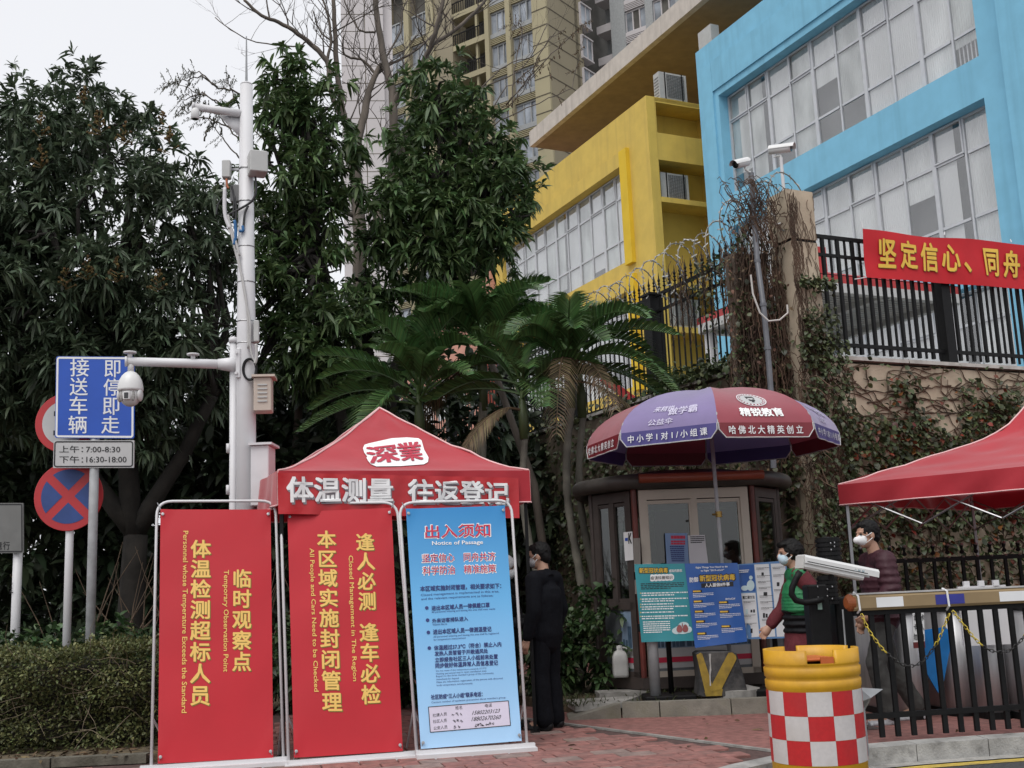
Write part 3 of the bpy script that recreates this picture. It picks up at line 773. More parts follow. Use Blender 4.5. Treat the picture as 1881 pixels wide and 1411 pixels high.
# bay windows and set-back wing on the right
m_ = MB(); sb = sT(1070, 100, FTS); se = sT(1090, 100, FTS)
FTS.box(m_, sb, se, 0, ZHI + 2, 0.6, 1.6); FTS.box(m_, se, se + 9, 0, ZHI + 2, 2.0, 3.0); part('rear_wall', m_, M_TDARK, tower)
bw = MB(); FTS.box(bw, sb - 0.1, se - 0.5, 0, 2.1, -0.15, 0.55); bwm = bw.mesh('bay_window', M_TPANE)
bf = MB()
for z0, z1 in ((-0.14, 0.0), (2.1, 2.24)): FTS.box(bf, sb - 0.25, se - 0.35, z0, z1, -0.3, 0.6)
for s_ in (sb - 0.2, (sb + se) / 2 - 0.3, se - 0.45): FTS.box(bf, s_ - 0.07, s_ + 0.07, 0, 2.1, -0.2, 0.0)
bfm = bf.mesh('bay_frame', M_TOWW)
for i in range(-5, 4):
    Mw = Matrix.Translation(Z * (FT.inv(1010, 78)[1] + 4 + i * FH))
    o_ = piece('bay_window', bwm, tower, Mw); piece('bay_frame', bfm, o_, Mw)
FW = FR(FTS.p(9.5, 0, -1.0), -d1, d2)
wing = thing('apartment_tower', 'set back grey tower wing between the tall beige tower and the roof fascia', 'building', FW.p(6, 0, 4))
cw = [(1.6, 3.9), (4.7, 7.2), (8.0, 10.5)]
m_ = MB(); holes_wall(m_, FW, 0, 14, 0, ZHI + 2, [(a, b, ZLO, ZHI) for a, b in cw], 0, 1.0); FW.box(m_, -2.0, -0.1, 0, ZHI + 2, 2.5, 3.0); part('wall', m_, M_TFRAME, wing)
m_ = MB()
for a, b in cw: FW.box(m_, a, b, ZLO, ZHI, 0.8, 0.99)
part('recess', m_, M_TDARK, wing)
m_ = MB()
for i in range(-8, 5): FW.box(m_, -2.0, -0.11, zA + i * FH - 0.3, zA + i * FH + 0.5, 0.6, 2.4)
part('balcony', m_, M_TOWW, wing)
for a, b in cw:
    fm = bay(FW, a, b).mesh('window', M_TOWW); pms = [pane(FW, a, b, i).mesh('pane', M_TDARK if i % 2 else M_TPANE) for i in range(3)]; lm = louv(FW, a, b).mesh('louvre', M_TOWW)
    for i in range(-5, 4):
        Mw = Matrix.Translation(Z * (zB + i * FH - 1.5)); win = piece('window', fm, wing, Mw); piece('louvre', lm, wing, Mw)
        for pm in pms: piece('pane', pm, win, Mw)
# pale slab tower on the left of it
OP = at(627, 100, 84.0)
FP = FR(OP, V((1, 0.10, 0)).normalized(), V((-0.10, 1, 0)).normalized())
pw_ = FP.inv(705, 100)[0]
pal = thing('apartment_tower', 'pale grey panelled tower edge between the sky and the beige tower', 'building', FP.p(pw_ / 2, 0, 4))
m_ = MB(); FP.box(m_, 0, pw_, 0, 62, 0, 8); part('wall', m_, M_TOWW, pal)
m_ = MB(); FP.box(m_, pw_ + 0.01, pw_ + 0.7, 0, 62, 0.6, 8); part('return_wall', m_, mat('tower_pale_return', (0.55, 0.52, 0.52), 0.75, var=0.05, scale=0.2), pal)
mj = MB()
for i in range(40): FP.box(mj, 0, pw_, 4 + i * 1.5, 4.05 + i * 1.5, -0.012, 0.02)
for s_ in (pw_ * 0.56,): FP.box(mj, s_ - 0.03, s_ + 0.03, 4, 62, -0.012, 0.02)
part('panel_joint', mj, M_JOINT, pal)
# ------------------------------------------------------------------ black fences on the terrace
def fence_run(name, label, f, a0, a1, zb, zt, sp, spear, posts, thick_alt, d=0.12):
    o = thing(name, label, 'fence', f((a0 + a1) / 2, TZ, d))
    ex = (f(1) - f(0)).normalized(); ey = (f(0, 0, 1) - f(0)).normalized(); rz = atan2(ex.y, ex.x)
    rails = [zb + 0.12, zt] + ([zt - 0.26] if True else [])
    for k, z in enumerate(rails):
        m_ = MB(); h = 0.05 if k < 2 else 0.04
        m_.obox((f(a0, z, d) + f(a1, z, d)) / 2, ex * (a1 - a0), ey * 0.045, Z * h); part('rail', m_, M_BLACK, o)
    def bar(w):
        b = MB(); top = (zt - zb) + (0.14 if spear else -0.028); b.obox((0, 0, top / 2), (w, 0, 0), (0, w * 0.9, 0), (0, 0, top))
        if spear:
            b.lathe([(0.004, 0), (0.026, 0.02), (0.012, 0.045), (0.024, 0.075), (0.012, 0.11), (0.0, 0.22)], 8, (0, 0, top))
            b.lathe([(0.012, -0.06), (0.03, -0.04), (0.012, -0.02)], 8, (0, 0, top))
        return b.mesh('bar', M_BLACK)
    bars = [bar(0.046), bar(0.028)] if thick_alt else [bar(0.022)] * 2
    n = int((a1 - a0) / sp)
    for i in range(n + 1):
        Mw = Matrix.Translation(f(a0 + 0.03 + i * sp, zb, d)) @ Matrix.Rotation(rz, 4, 'Z')
        piece('bar', bars[i % 2], o, Mw)
    for a, w in posts:
        m_ = MB(); m_.obox(f(a, (TZ + zt) / 2 - 0.03, d), ex * w, ey * w, Z * (zt - TZ + 0.06)); m_.obox(f(a, zt + 0.03, d), ex * (w + 0.03), ey * (w + 0.03), Z * 0.04)
        part('post', m_, M_BLACK, o)
    return o
fence_run('steel_fence', 'black steel fence on the wall behind the red cloth banner', WR, 0.62, 9.0, TZ + 0.06, 5.86, 0.13, False, [(3.02, 0.17), (6.2, 0.17)], True)
fence_run('spiked_fence', 'black spear topped fence under razor wire running back along the terrace', lambda s, z=0, d=0: WP(s, z, d), 0.9, 15.5, TZ - 0.08, 5.74, 0.15, True, [(3.25, 0.24), (6.1, 0.2), (9.0, 0.2), (12, 0.2)], False)
m_ = MB(); m_.obox(WP(2.2, 5.35, 0.14), U * 2.0, W * 0.03, Z * 0.16)
# razor wire coils along the spiked fence
rw = MB(); rwp = []; barbs = MB(); rr = random.Random(5)
for i in range(900):
    t = i / 900; a = t * 2 * pi * 27; s_ = -0.3 + 10.0 * t; rad = 0.30 + 0.03 * sin(a * 0.31)
    if s_ < 3.2: rad *= 1.25
    p = WP(s_ + 0.12 * sin(a + 1), 5.98 + (0.22 if s_ < 1.2 else 0) + rad * sin(a), 0.12 + rad * cos(a) * 0.8); rwp.append(p)
    if i % 2 == 0: barbs.obox(p, V((rr.uniform(-1, 1), rr.uniform(-1, 1), rr.uniform(-1, 1))).normalized() * 0.085, U * 0.016, Z * 0.016)
rz_ = thing('razor_wire', 'looping coil of razor wire along the spear tops of the terrace fence', 'razor wire', WP(4, 5.7, 0.1))
rw.tube(rwp, 0.0095, 4); part('wire', rw, mat('weathered_wire', (0.20, 0.19, 0.17), 0.5, metal=0.6, var=0.3), rz_)
part('barb', barbs, mat('barb_steel', (0.5, 0.5, 0.48), 0.4, metal=0.6), rz_, kind='stuff')

# ------------------------------------------------------------------ red cloth banner tied to the fence
BD = -0.03
BO = WR(0, 0, BD); BN = U
def bp(px, py): return pl(px, py, BO, BN)
def bwave(p, amp=0.012):
    return p - U * (amp * sin(p.x * 5.1 + p.z * 2.0) + amp * 0.6 * sin(p.z * 9 + p.x * 2.2) + 0.02)
tl, bl_, tr, br_ = bp(1583, 421), bp(1590, 510), bp(1881, 449), bp(1881, 532)
ext = 2.1
tr2 = tl + (tr - tl) * ext; br2 = bl_ + (br_ - bl_) * ext
m_ = MB(); nx, ny = 60, 10; vs = []
for j in range(ny + 1):
    for i in range(nx + 1):
        u_, v_ = i / nx, j / ny; p = bil((tl, tr2, br2, bl_), u_, v_); p = p - Z * (0.03 * sin(u_ * pi * 3) ** 2 * (1 - v_)); vs.append(bwave(p))
vs2 = [p + U * 0.004 for p in vs]; N1 = len(vs); fs = []
for j in range(ny):
    for i in range(nx):
        a = j * (nx + 1) + i; fs.append((a, a + nx + 1, a + nx + 2, a + 1)); fs.append((N1 + a + 1, N1 + a + nx + 2, N1 + a + nx + 1, N1 + a))
m_.add(vs + vs2, fs)
ban = thing('cloth_banner', 'long red cloth banner with large yellow characters tied to the black fence', 'banner', tl)
part('cloth', m_, mat('red_cloth', (0.52, 0.010, 0.018), 0.75, var=0.06, scale=3, bump=0.1, bscale=200), ban, smooth=True)
ly = MB(); lo = MB()
boxes = [('坚', (1609, 440), (1640, 444), (1642, 493), (1612, 491)), ('定', (1649, 443), (1679, 447), (1682, 495), (1652, 493)),
         ('信', (1688, 447), (1718, 449), (1721, 500), (1690, 497)), ('心', (1728, 450), (1758, 453), (1760, 500), (1729, 497)),
         ('同', (1803, 458), (1830, 460), (1831, 508), (1808, 506)), ('舟', (1840, 461), (1868, 464), (1870, 511), (1842, 509)),
         ('共', (1878, 464), (1906, 467), (1909, 514), (1880, 512)), ('济', (1916, 467), (1944, 470), (1947, 518), (1918, 516)), ('、', (1767, 484), (1778, 485), (1779, 501), (1769, 500))]
for ch, *q in boxes:
    P = [bwave(bp(*p)) for p in q]
    dx = V((0.010, 0.0, -0.006))
    fit(lo, t_h(ch), [p + dx for p in P], -U, 0.010, 0.022); fit(ly, t_h(ch), P, -U, 0.016, 0.02)
part('lettering_shadow', lo, M_PRINTOL, ban); part('lettering', ly, M_PRINTY, ban)
ti = MB()
for px, py, qx, qy in ((1583, 421, 1582, 408), (1590, 510, 1570, 513), (1733, 433, 1735, 426), (1856, 446, 1856, 440)):
    ti.tube([bp(px, py) - U * 0.02, bp(qx, qy)], 0.008, 5)
part('tie_cord', ti, M_WHITE, ban)

# ------------------------------------------------------------------ garden pavilion behind the fence
gd = WR(0, 0, 2.6); GN = U
A_, B_ = pl(1490, 512, gd, GN), pl(1757, 544, gd, GN)
ez = (A_.z + B_.z) / 2 - 0.02
A_.z = B_.z = ez
side = (B_ - A_).length
gz = thing('garden_pavilion', 'small garden pavilion with red roof edge and slatted grey underside behind the fence', 'pavilion', (A_ + B_) / 2 - Z * (ez - TZ))
M_ROOFR = mat('red_roof_metal', (0.42, 0.03, 0.03), 0.5, var=0.1)
M_GREYP = mat('grey_pavilion_paint', (0.50, 0.50, 0.49), 0.6, var=0.06)
ex, ey = (B_ - A_).normalized(), U
m_ = MB()
for a, b in ((A_, B_), (B_, B_ + U * side), (A_, A_ + U * side), (A_ + U * side, B_ + U * side)):
    t = b - a; m_.obox((a + b) / 2 + Z * 0.07, t + t.normalized() * 0.1, t.cross(Z).normalized() * 0.10, Z * 0.13)
apx = (A_ + B_) / 2 + U * side / 2 + Z * 0.75; q = [A_ + Z * 0.15 - ex * 0.05 - U * .05, B_ + Z * 0.15 + ex * .05 - U * .05, B_ + U * (side + .05) + Z * 0.15 + ex * .05, A_ + U * (side + .05) + Z * 0.15 - ex * .05]
m_.add(q + [apx], [(0, 1, 4), (1, 2, 4), (2, 3, 4), (3, 0, 4)])
m_.obox(A_ + ex * 0.42 + U * 0.3 + Z * 0.42, ex * 0.22, U * 0.22, Z * 0.55)
part('roof', m_, M_ROOFR, gz)
m_ = MB()
for a, b in ((A_, B_), (B_, B_ + U * side), (A_, A_ + U * side), (A_ + U * side, B_ + U * side), ((A_ + B_) / 2, (A_ + B_) / 2 + U * side)):
    t = b - a; m_.obox((a + b) / 2 - Z * 0.08, t, t.cross(Z).normalized() * 0.14, Z * 0.16)
part('eave_beam', m_, M_GREYP, gz)
sl = MB(); sl.obox((0, 0, 0), ex * (side - 0.2), U * 0.07, Z * 0.03); slm = sl.mesh('slat', M_GREYP)
n = int(side / 0.13)
for i in range(n): piece('slat', slm, gz, Matrix.Translation((A_ + B_) / 2 + U * (0.12 + i * 0.13) - Z * 0.05))
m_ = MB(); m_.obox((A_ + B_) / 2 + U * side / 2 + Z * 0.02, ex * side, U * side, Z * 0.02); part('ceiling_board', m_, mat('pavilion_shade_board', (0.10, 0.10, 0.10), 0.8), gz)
for p in (A_ + ex * 0.12 + U * 0.12, B_ - ex * 0.15 + U * 0.12, A_ + U * (side - .12) + ex * .12, B_ + U * (side - .12) - ex * .15):
    m_ = MB(); m_.obox(V((p.x, p.y, (TZ + ez - 0.16) / 2 - 0.03)), ex * 0.17, U * 0.17, Z * (ez - 0.16 - TZ + 0.06)); part('post', m_, M_WHITE, gz)
bn = WR(0.95, TZ - 0.05, 1.2); m_ = MB(); m_.bbox(bn + Z * 0.2, (0.5, 0.35, 0.36), AZ * -1, 0.02)
single('storage_box', m_, mat('blue_plastic', (0.10, 0.33, 0.45), 0.45), 'blue plastic box standing behind the black fence below the pavilion', 'box')
# play equipment glimpses behind the spiked fence
m_ = MB(); p = at(1135, 715, 20.5); m_.obox(p, V((0.55, 0.1, -0.42)), V((0.02, 0.1, 0)), V((0.1, 0, 0.12)))
single('slide', m_, mat('red_plastic', (0.42, 0.03, 0.03), 0.4), 'red plastic slide behind the spiked fence above the palms', 'slide')
m_ = MB(); p = at(902, 740, 24); m_.bbox(V((p.x, p.y, (TZ + 6.2) / 2)), (0.35, 0.35, 2.1), 0.4, 0.02)
single('play_tower_post', m_, mat('orange_play_paint', (0.40, 0.07, 0.035), 0.5), 'red orange post behind the spiked fence between the palm stems', 'post')

# ------------------------------------------------------------------ corner cameras, pipe
def bullet_cam(name, label, P, ax, L=0.3, r=0.05, mount=None, r2=None):
    o = thing(name, label, 'security camera', P); ax = V(ax).normalized(); s_ = ax.cross(Z).normalized(); up = s_.cross(ax)
    b = MB(); b.lathe([(0.0, -L / 2), (r * .9, -L / 2), (r, -L / 2 + .01), (r, L / 2 - .03), (r * .92, L / 2)], 18, P, ax); part('housing', b, M_WHITEP, o, True)
    b = MB(); vs = []
    for t in (-L / 2, L / 2 + 0.05):
        for k in range(9):
            a = pi * (k / 8); vs.append(P + ax * t + (s_ * cos(a) + up * sin(a)) * r * 1.18)
    b.add(vs, [(i, i + 1, i + 10, i + 9) for i in range(8)]); part('sunshield', b, M_WHITEP, o, True)
    b = MB(); b.lathe([(0.0, L / 2 - .002), (r * .88, L / 2 - .002), (r * .88, L / 2 + 0.004), (0.0, L / 2 + 0.006)], 18, P, ax); part('lens', b, M_DARKGLASS, o)
    if mount is not None:
        b = MB(); b.tube([P - ax * L * .25, P - ax * L * 0.3 - Z * 0.1, mount + Z * 0.03, mount], 0.014, 8); part('bracket', b, M_WHITEP, o)
    return o
pp = at(1444, 272, 14.3); mp = V((PC.x - 0.07, PC.y - 0.02, 6.33))
m_ = MB(); top = V((mp.x, mp.y, pp.z - 0.12)); m_.tube([mp, top], 0.022, 10); m_.lathe([(0.07, 0), (0.07, 0.015), (0.02, 0.02)], 14, mp)
single('camera_pole', m_, M_WHITE, 'thin white pole standing on top of the beige corner pillar', 'pole')
bullet_cam('bullet_camera', 'white bullet camera on the thin pole above the corner pillar', V((top.x, top.y, pp.z)), V((0.9, -0.55, -0.12)), 0.30, 0.058, top)
pc = at(1362, 300, 13.95)
bullet_cam('bullet_camera', 'tilted silver bullet camera at the top of the vine wrapped pipe', pc, V((-0.75, -0.6, -0.35)), 0.26, 0.055, at(1380, 322, 14.0))
pts = [at(x, y, Y) for x, y, Y in ((1380, 318, 14.0), (1385, 400, 13.98), (1391, 480, 13.9), (1402, 560, 13.75), (1410, 640, 13.7), (1417, 730, 13.66), (1421, 860, 13.7))]
m_ = MB(); m_.tube(pts, 0.036, 12)
for p in pts[1:-1]: m_.lathe([(0.045, -0.02), (0.045, 0.02)], 12, p)
single('conduit_pipe', m_, mat('grey_pvc', (0.12, 0.125, 0.14), 0.4, var=0.15), 'dark grey conduit pipe strapped down the vine covered pillar', 'pipe')
m_ = MB(); m_.tube([at(x, y, 13.55) for x, y in ((1379, 505), (1383, 540), (1396, 575), (1412, 590), (1432, 588), (1447, 575), (1446, 560))], 0.012, 6)
single('loose_cable', m_, mat('pale_cable', (0.5, 0.48, 0.45), 0.6), 'pale loose cable drooping across the vines on the pillar', 'cable')
# ------------------------------------------------------------------ display banners on tube frames
def vinyl(P, n, bulge, nx=30, ny=48, th=0.003):
    """a hung sheet: slightly bellied, pinched at its four eyelets"""
    vs = []
    def disp(u_, v_):
            pull = (abs(u_ - .5) * 2) ** 6 * (abs(v_ - .5) * 2) ** 6
            return (bulge * sin(pi * u_) * sin(pi * v_) + 0.008 * pull + 0.0035 * sin(u_ * 5 + v_ * 7) * sin(v_ * 11) + 0.004 * sin((u_ + v_) * 34) * max(0, 1 - 4.5 * min(u_ + v_, 2 - u_ - v_, 1 - u_ + v_, 1 + u_ - v_)) )
    on_sheet(P, n, disp)
    for j in range(ny + 1):
        for i in range(nx + 1): vs.append(bil(P, i / nx, j / ny) + n * disp(i / nx, j / ny))
    k = len(vs); vs += [p - n * th for p in vs]; fs = []
    for j in range(ny):
        for i in range(nx):
            a = j * (nx + 1) + i; fs += [(a, a + nx + 1, a + nx + 2, a + 1), (k + a + 1, k + a + nx + 2, k + a + nx + 1, k + a)]
    m_ = MB(); m_.add(vs, fs); return m_
def corner_arc(P0, P1, P2, r, n=6):
    """rounded corner at P1"""
    a = (P0 - P1).normalized(); b = (P2 - P1).normalized(); out = []
    for k in range(n + 1):
        t = k / n; out.append(P1 + a * r * (1 - t) ** 2 + b * r * t ** 2)
    return out
def banner_stand(label, sheet_px, frame_px, base_px, Yb, Yt, m_sheet, group='display banners on white frames'):
    """frame_px: left foot, left top, right top, right foot"""
    lf, lt, rt, rf = frame_px
    Pl, Pr = at(*lf, Yb[0]), at(*rf, Yb[1]); Tl, Tr = at(*lt, Yt[0]), at(*rt, Yt[1])
    O, n = plane3(Pl, Pr, (Tl + Tr) / 2)
    Pl, Pr, Tl, Tr = [pl(*q, O, n) for q in (lf, rf, lt, rt)]
    st = thing('display_banner', label, 'banner stand', ((Pl.x + Pr.x) / 2, (Pl.y + Pr.y) / 2, 0), 0, group)
    f = MB(); pts = [Pl] + corner_arc(Pl, Tl, Tr, 0.13) + corner_arc(Tl, Tr, Pr, 0.13) + [Pr]
    f.tube([p - n * 0.03 for p in pts], 0.0125, 10); part('frame_tube', f, M_WHITE, st, True)
    for P, s_ in ((Pl, 1), (Pr, -1)):
        g = MB(); m0 = P * 0.82 + (Tl if s_ > 0 else Tr) * 0.18; g.tube([m0 - n * .03, V((m0.x + 0.1 * s_, m0.y + 0.32, 0.02))], 0.009, 8)
        part('rear_strut', g, M_WHITE, st)
    b0, b1 = [pl(*q, O, n) for q in base_px]
    bb = MB(); t = b1 - b0; nn = V((n.x, n.y, 0)).normalized(); up = Z
    bb.obox((b0 + b1) / 2 + nn * 0.02, t, nn * 0.11, Z * 0.045); bb.obox((b0 + b1) / 2 - nn * 0.02 + Z * 0.035, t * 0.995, nn * 0.05, Z * 0.028)
    part('base_bar', bb, M_WHITE, st)
    P = [pl(*q, O, n) for q in sheet_px]
    sh = part('printed_sheet', vinyl(P, n, 0.012), m_sheet, st, True)
    e = MB()
    for k, q in enumerate(P):
        c = sum(P, V((0, 0, 0))) / 4; q2 = q + (c - q) * 0.045; e.lathe([(0.006, 0.0), (0.013, 0.001), (0.013, 0.004), (0.006, 0.005)], 12, q2 + n * 0.016, n)
        tgt = [Tl, Tr, Pr, Pl][k]; e.tube([q2 + n * 0.01, q2 + (q - c) * 0.11 - n * 0.02], 0.004, 5)
    part('eyelet', e, M_STEEL, sh)
    return st, sh, O, n
D = 0.0012
M_GOLD = mat('gold_print', (0.72, 0.46, 0.11), 0.5, var=0.04)
def goldtext(sh, O, n, blocks):
    for t, q, bold, shadow in blocks:
        a, b = MB(), MB()
        P = plq(O, n, *q)
        if shadow:
            ex_ = (P[1] - P[0]).normalized(); ey_ = (P[3] - P[0]).normalized(); o_ = ex_ * 0.007 + ey_ * 0.007
            fit(b, t, [p + o_ for p in P], n, D, bold)
        fit(a, t, P, n, D + 0.0022, bold)
        if b.v: part('lettering_shadow', b, M_PRINTOL, sh)
        part('lettering', a, M_GOLD, sh)
st, sh, O, n = banner_stand('red upright banner with gold characters reading temporary observation point', [(295, 936), (497, 936), (502, 1392), (290, 1403)],
    ((277, 1414), (288, 919), (506, 918), (521, 1403)), ((256, 1420), (528, 1402)), (9.15, 9.35), (9.75, 9.85), M_RED)
goldtext(sh, O, n, [
    (t_v('体温检测超标人员'), ((351, 993), (387, 993), (386, 1296), (349, 1296)), 0.018, True),
    (t_v('临时观察点'), ((428, 1047), (461, 1047), (461, 1233), (427, 1233)), 0.018, True),
    (t_rot(t_h('Personnel whose Temperature Exceeds the Standard')), ((334, 976), (346, 976), (343, 1310), (331, 1310)), 0.012, False),
    (t_rot(t_h('Temporary Observation Point')), ((409, 1048), (420.5, 1048), (419.5, 1235), (408, 1235)), 0.012, False)])
st, sh, O, n = banner_stand('red upright banner with gold characters about closed management, between its neighbours', [(528, 941), (719, 933), (740, 1380), (540, 1392)],
    ((530, 1408), (515, 924), (729, 921), (768, 1390)), ((524, 1410), (768, 1391)), (9.3, 9.45), (9.85, 9.95), M_RED)
goldtext(sh, O, n, [
    (t_v('本区域实施封闭管理'), ((582.6, 976), (616, 976), (628, 1306), (593, 1306)), 0.018, True),
    (t_v('逢人必测'), ((653.6, 980.4), (686.6, 980.4), (691, 1120), (659.5, 1122)), 0.018, True),
    (t_v('逢车必检'), ((660, 1146), (694, 1145), (699, 1292), (665, 1294)), 0.018, True),
    (t_rot(t_h('All People and Cars Need to be Checked')), ((566.5, 1008), (577, 1008), (585.5, 1271), (575, 1271)), 0.012, False),
    (t_rot(t_h('Closed Management in The Region')), ((638, 1021), (648.5, 1021), (656.5, 1252), (646.5, 1252)), 0.012, False)])
# the blue notice fades from deep blue at its head to pale blue at its foot: printed that way
mb3 = bpy.data.materials.new('blue_gradient_print'); mb3.use_nodes = True
N_, L_n = mb3.node_tree.nodes, mb3.node_tree.links
tc = N_.new('ShaderNodeTexCoord'); sx = N_.new('ShaderNodeSeparateXYZ'); rp = N_.new('ShaderNodeValToRGB')
L_n.new(tc.outputs['Generated'], sx.inputs[0]); L_n.new(sx.outputs[2], rp.inputs[0]); L_n.new(rp.outputs[0], N_['Principled BSDF'].inputs[0])
rp.color_ramp.elements[0].color = (0.36, 0.58, 0.83, 1); rp.color_ramp.elements[1].color = (0.020, 0.215, 0.50, 1); rp.color_ramp.elements[1].position = 0.98
e_ = rp.color_ramp.elements.new(0.6); e_.color = (0.115, 0.39, 0.70, 1)
N_['Principled BSDF'].inputs['Roughness'].default_value = 0.45
st, sh, O, n = banner_stand('light blue notice banner with red heading and dark small print', [(745.5, 935), (927, 929), (958, 1361), (773, 1376)],
    ((767, 1393), (734, 922), (940, 917), (970, 1376)), ((764, 1391), (984, 1376)), (9.35, 9.55), (9.85, 9.95), mb3)
def z3(x, y): return (730 + x / 2.762, 900 + y / 2.762)
wt, rd, nv, bk, pk = MB(), MB(), MB(), MB(), MB()
def ln(m_, t, x0, y0, x1, y1, h, bold=0.0, d=D + 0.002, lean=0.03):
    P = plq(O, n, z3(x0, y0 - h / 2), z3(x1, y1 - h / 2), z3(x1 + lean * h, y1 + h / 2), z3(x0 + lean * h, y0 + h / 2)); fit(m_, t, P, n, d, bold)
for t, x0, y0, x1, y1, h in (('出入须知', 140, 215, 468, 204, 66), ('坚定信心　同舟共济', 125, 349, 495, 338, 42), ('科学防治　精准施策', 128, 412, 498, 399, 42)):
    ln(wt, t_h(t), x0 - 3, y0, x1 + 3, y1, h + 6, 0.028, D); ln(rd, t_h(t), x0, y0, x1, y1, h, 0.012 if h > 50 else 0.008, D + 0.0028)
ln(wt, t_h('Notice of Passage'), 175, 275, 433, 268, 25, 0.012)
for t, x0, y0, x1, y1, h in (('本区域实施封闭管理，相关要求如下：', 115, 503, 525, 487, 27), ('进出本区域人员一律佩戴口罩', 172, 602, 466, 584, 24), ('外来访客排队进入', 175, 666, 356, 654, 22),
        ('进出本区域人员一律测温登记', 180, 722, 475, 706, 25), ('体温超过37.3℃（符合）禁止入内', 185, 803, 525, 783, 25), ('发热人员暂留于开敞通风处', 188, 832, 457, 818, 23),
        ('立即报告社区三人小组前来处置', 190, 864, 507, 846, 24), ('同步做好体温异常人员信息登记', 192, 893, 508, 877, 25), ('社区防疫“三人小组”联系电话：', 170, 1052, 430, 1036, 24)):
    ln(nv, t_h(t), x0, y0, x1, y1, h, 0.022)
for t, x0, y0, x1, y1, h in (('Closed management is implemented in this area,', 118, 536, 515, 516, 15), ('and the relevant requirements are as follows:', 120, 556, 485, 538, 15),
        ('All personnel entering and leaving this area shall wear masks', 172, 623, 495, 605, 12), ('Visitors line in', 177, 685, 250, 681, 11),
        ('All personnel entering and leaving this area shall be registered', 182, 748, 513, 729, 12), ('for temperature measurement', 183, 763, 345, 753, 12),
        ('Do not enter if the temperature exceeds 37.3℃', 195, 920, 450, 907, 11), ('Heating personnel stay in open ventilation area', 195, 935, 450, 920, 11),
        ('Report to the three members group of the community', 196, 948, 487, 931, 11), ('immediately for disposal', 197, 963, 310, 957, 11),
        ('Make the information registration of the person with abnormal', 198, 978, 533, 957, 11), ('body temperature simultaneously', 199, 993, 380, 983, 11),
        ('Contact number of epidemic prevention three members group.', 172, 1080, 550, 1054, 12)):
    ln(nv, t_h(t), x0, y0, x1, y1, h)
for x, y in ((148, 600), (152, 662), (156, 724), (161, 803)): ln(nv, t_h('●', 0), x - 9, y, x + 9, y, 18)
tb = [z3(157, 1102), z3(563, 1070), z3(573, 1195), z3(167, 1230)]; P = plq(O, n, *tb)
patch(pk, P, n, D, 12)
fr_ = MB()
for a, b in zip(P, P[1:] + P[:1]): fr_.tube([WARP[0](a + (b - a) * k / 6 + n * (D + .001)) for k in range(7)], 0.003, 4)
for t, x0, y0, x1, y1, h in (('姓名', 293, 1107, 327, 1104, 18), ('电话', 443, 1096, 478, 1092, 18), ('社康人员', 178, 1145, 250, 1136, 18), ('社区人员', 180, 1176, 250, 1169, 18), ('公安人员', 183, 1210, 253, 1202, 18)):
    ln(bk, t_h(t), x0, y0, x1, y1, h)
for t, x0, y0, x1, y1, h in (('15802203123', 385, 1132, 522, 1120, 20), ('18802670260', 382, 1163, 528, 1152, 22)): ln(bk, t_h(t, 0), x0, y0, x1, y1, h, 0, lean=-0.35)
rr = random.Random(11)
for x0, y0, k in ((275, 1140, 3), (280, 1174, 3), (285, 1203, 2), (392, 1194, 8)):      # hurried handwriting
    for i in range(k):
        pts = [pl(*z3(x0 + i * (19 if k < 8 else 12) + rr.uniform(0, 15), y0 - i * 1.5 + rr.uniform(-9, 9)), O, n) + n * (D + .002) for _ in range(7)]
        bk.tube([WARP[0](p) for p in pts], 0.0016, 4)
part('table_panel', pk, mat('lilac_print', (0.60, 0.56, 0.68), 0.55, var=0.03), sh); part('table_border', fr_, M_PRINTK, sh)
part('white_lettering', wt, M_PRINTW, sh); part('red_lettering', rd, M_PRINTR, sh); part('navy_lettering', nv, M_NAVY, sh); part('black_lettering', bk, M_PRINTK, sh)

WARP[0] = None
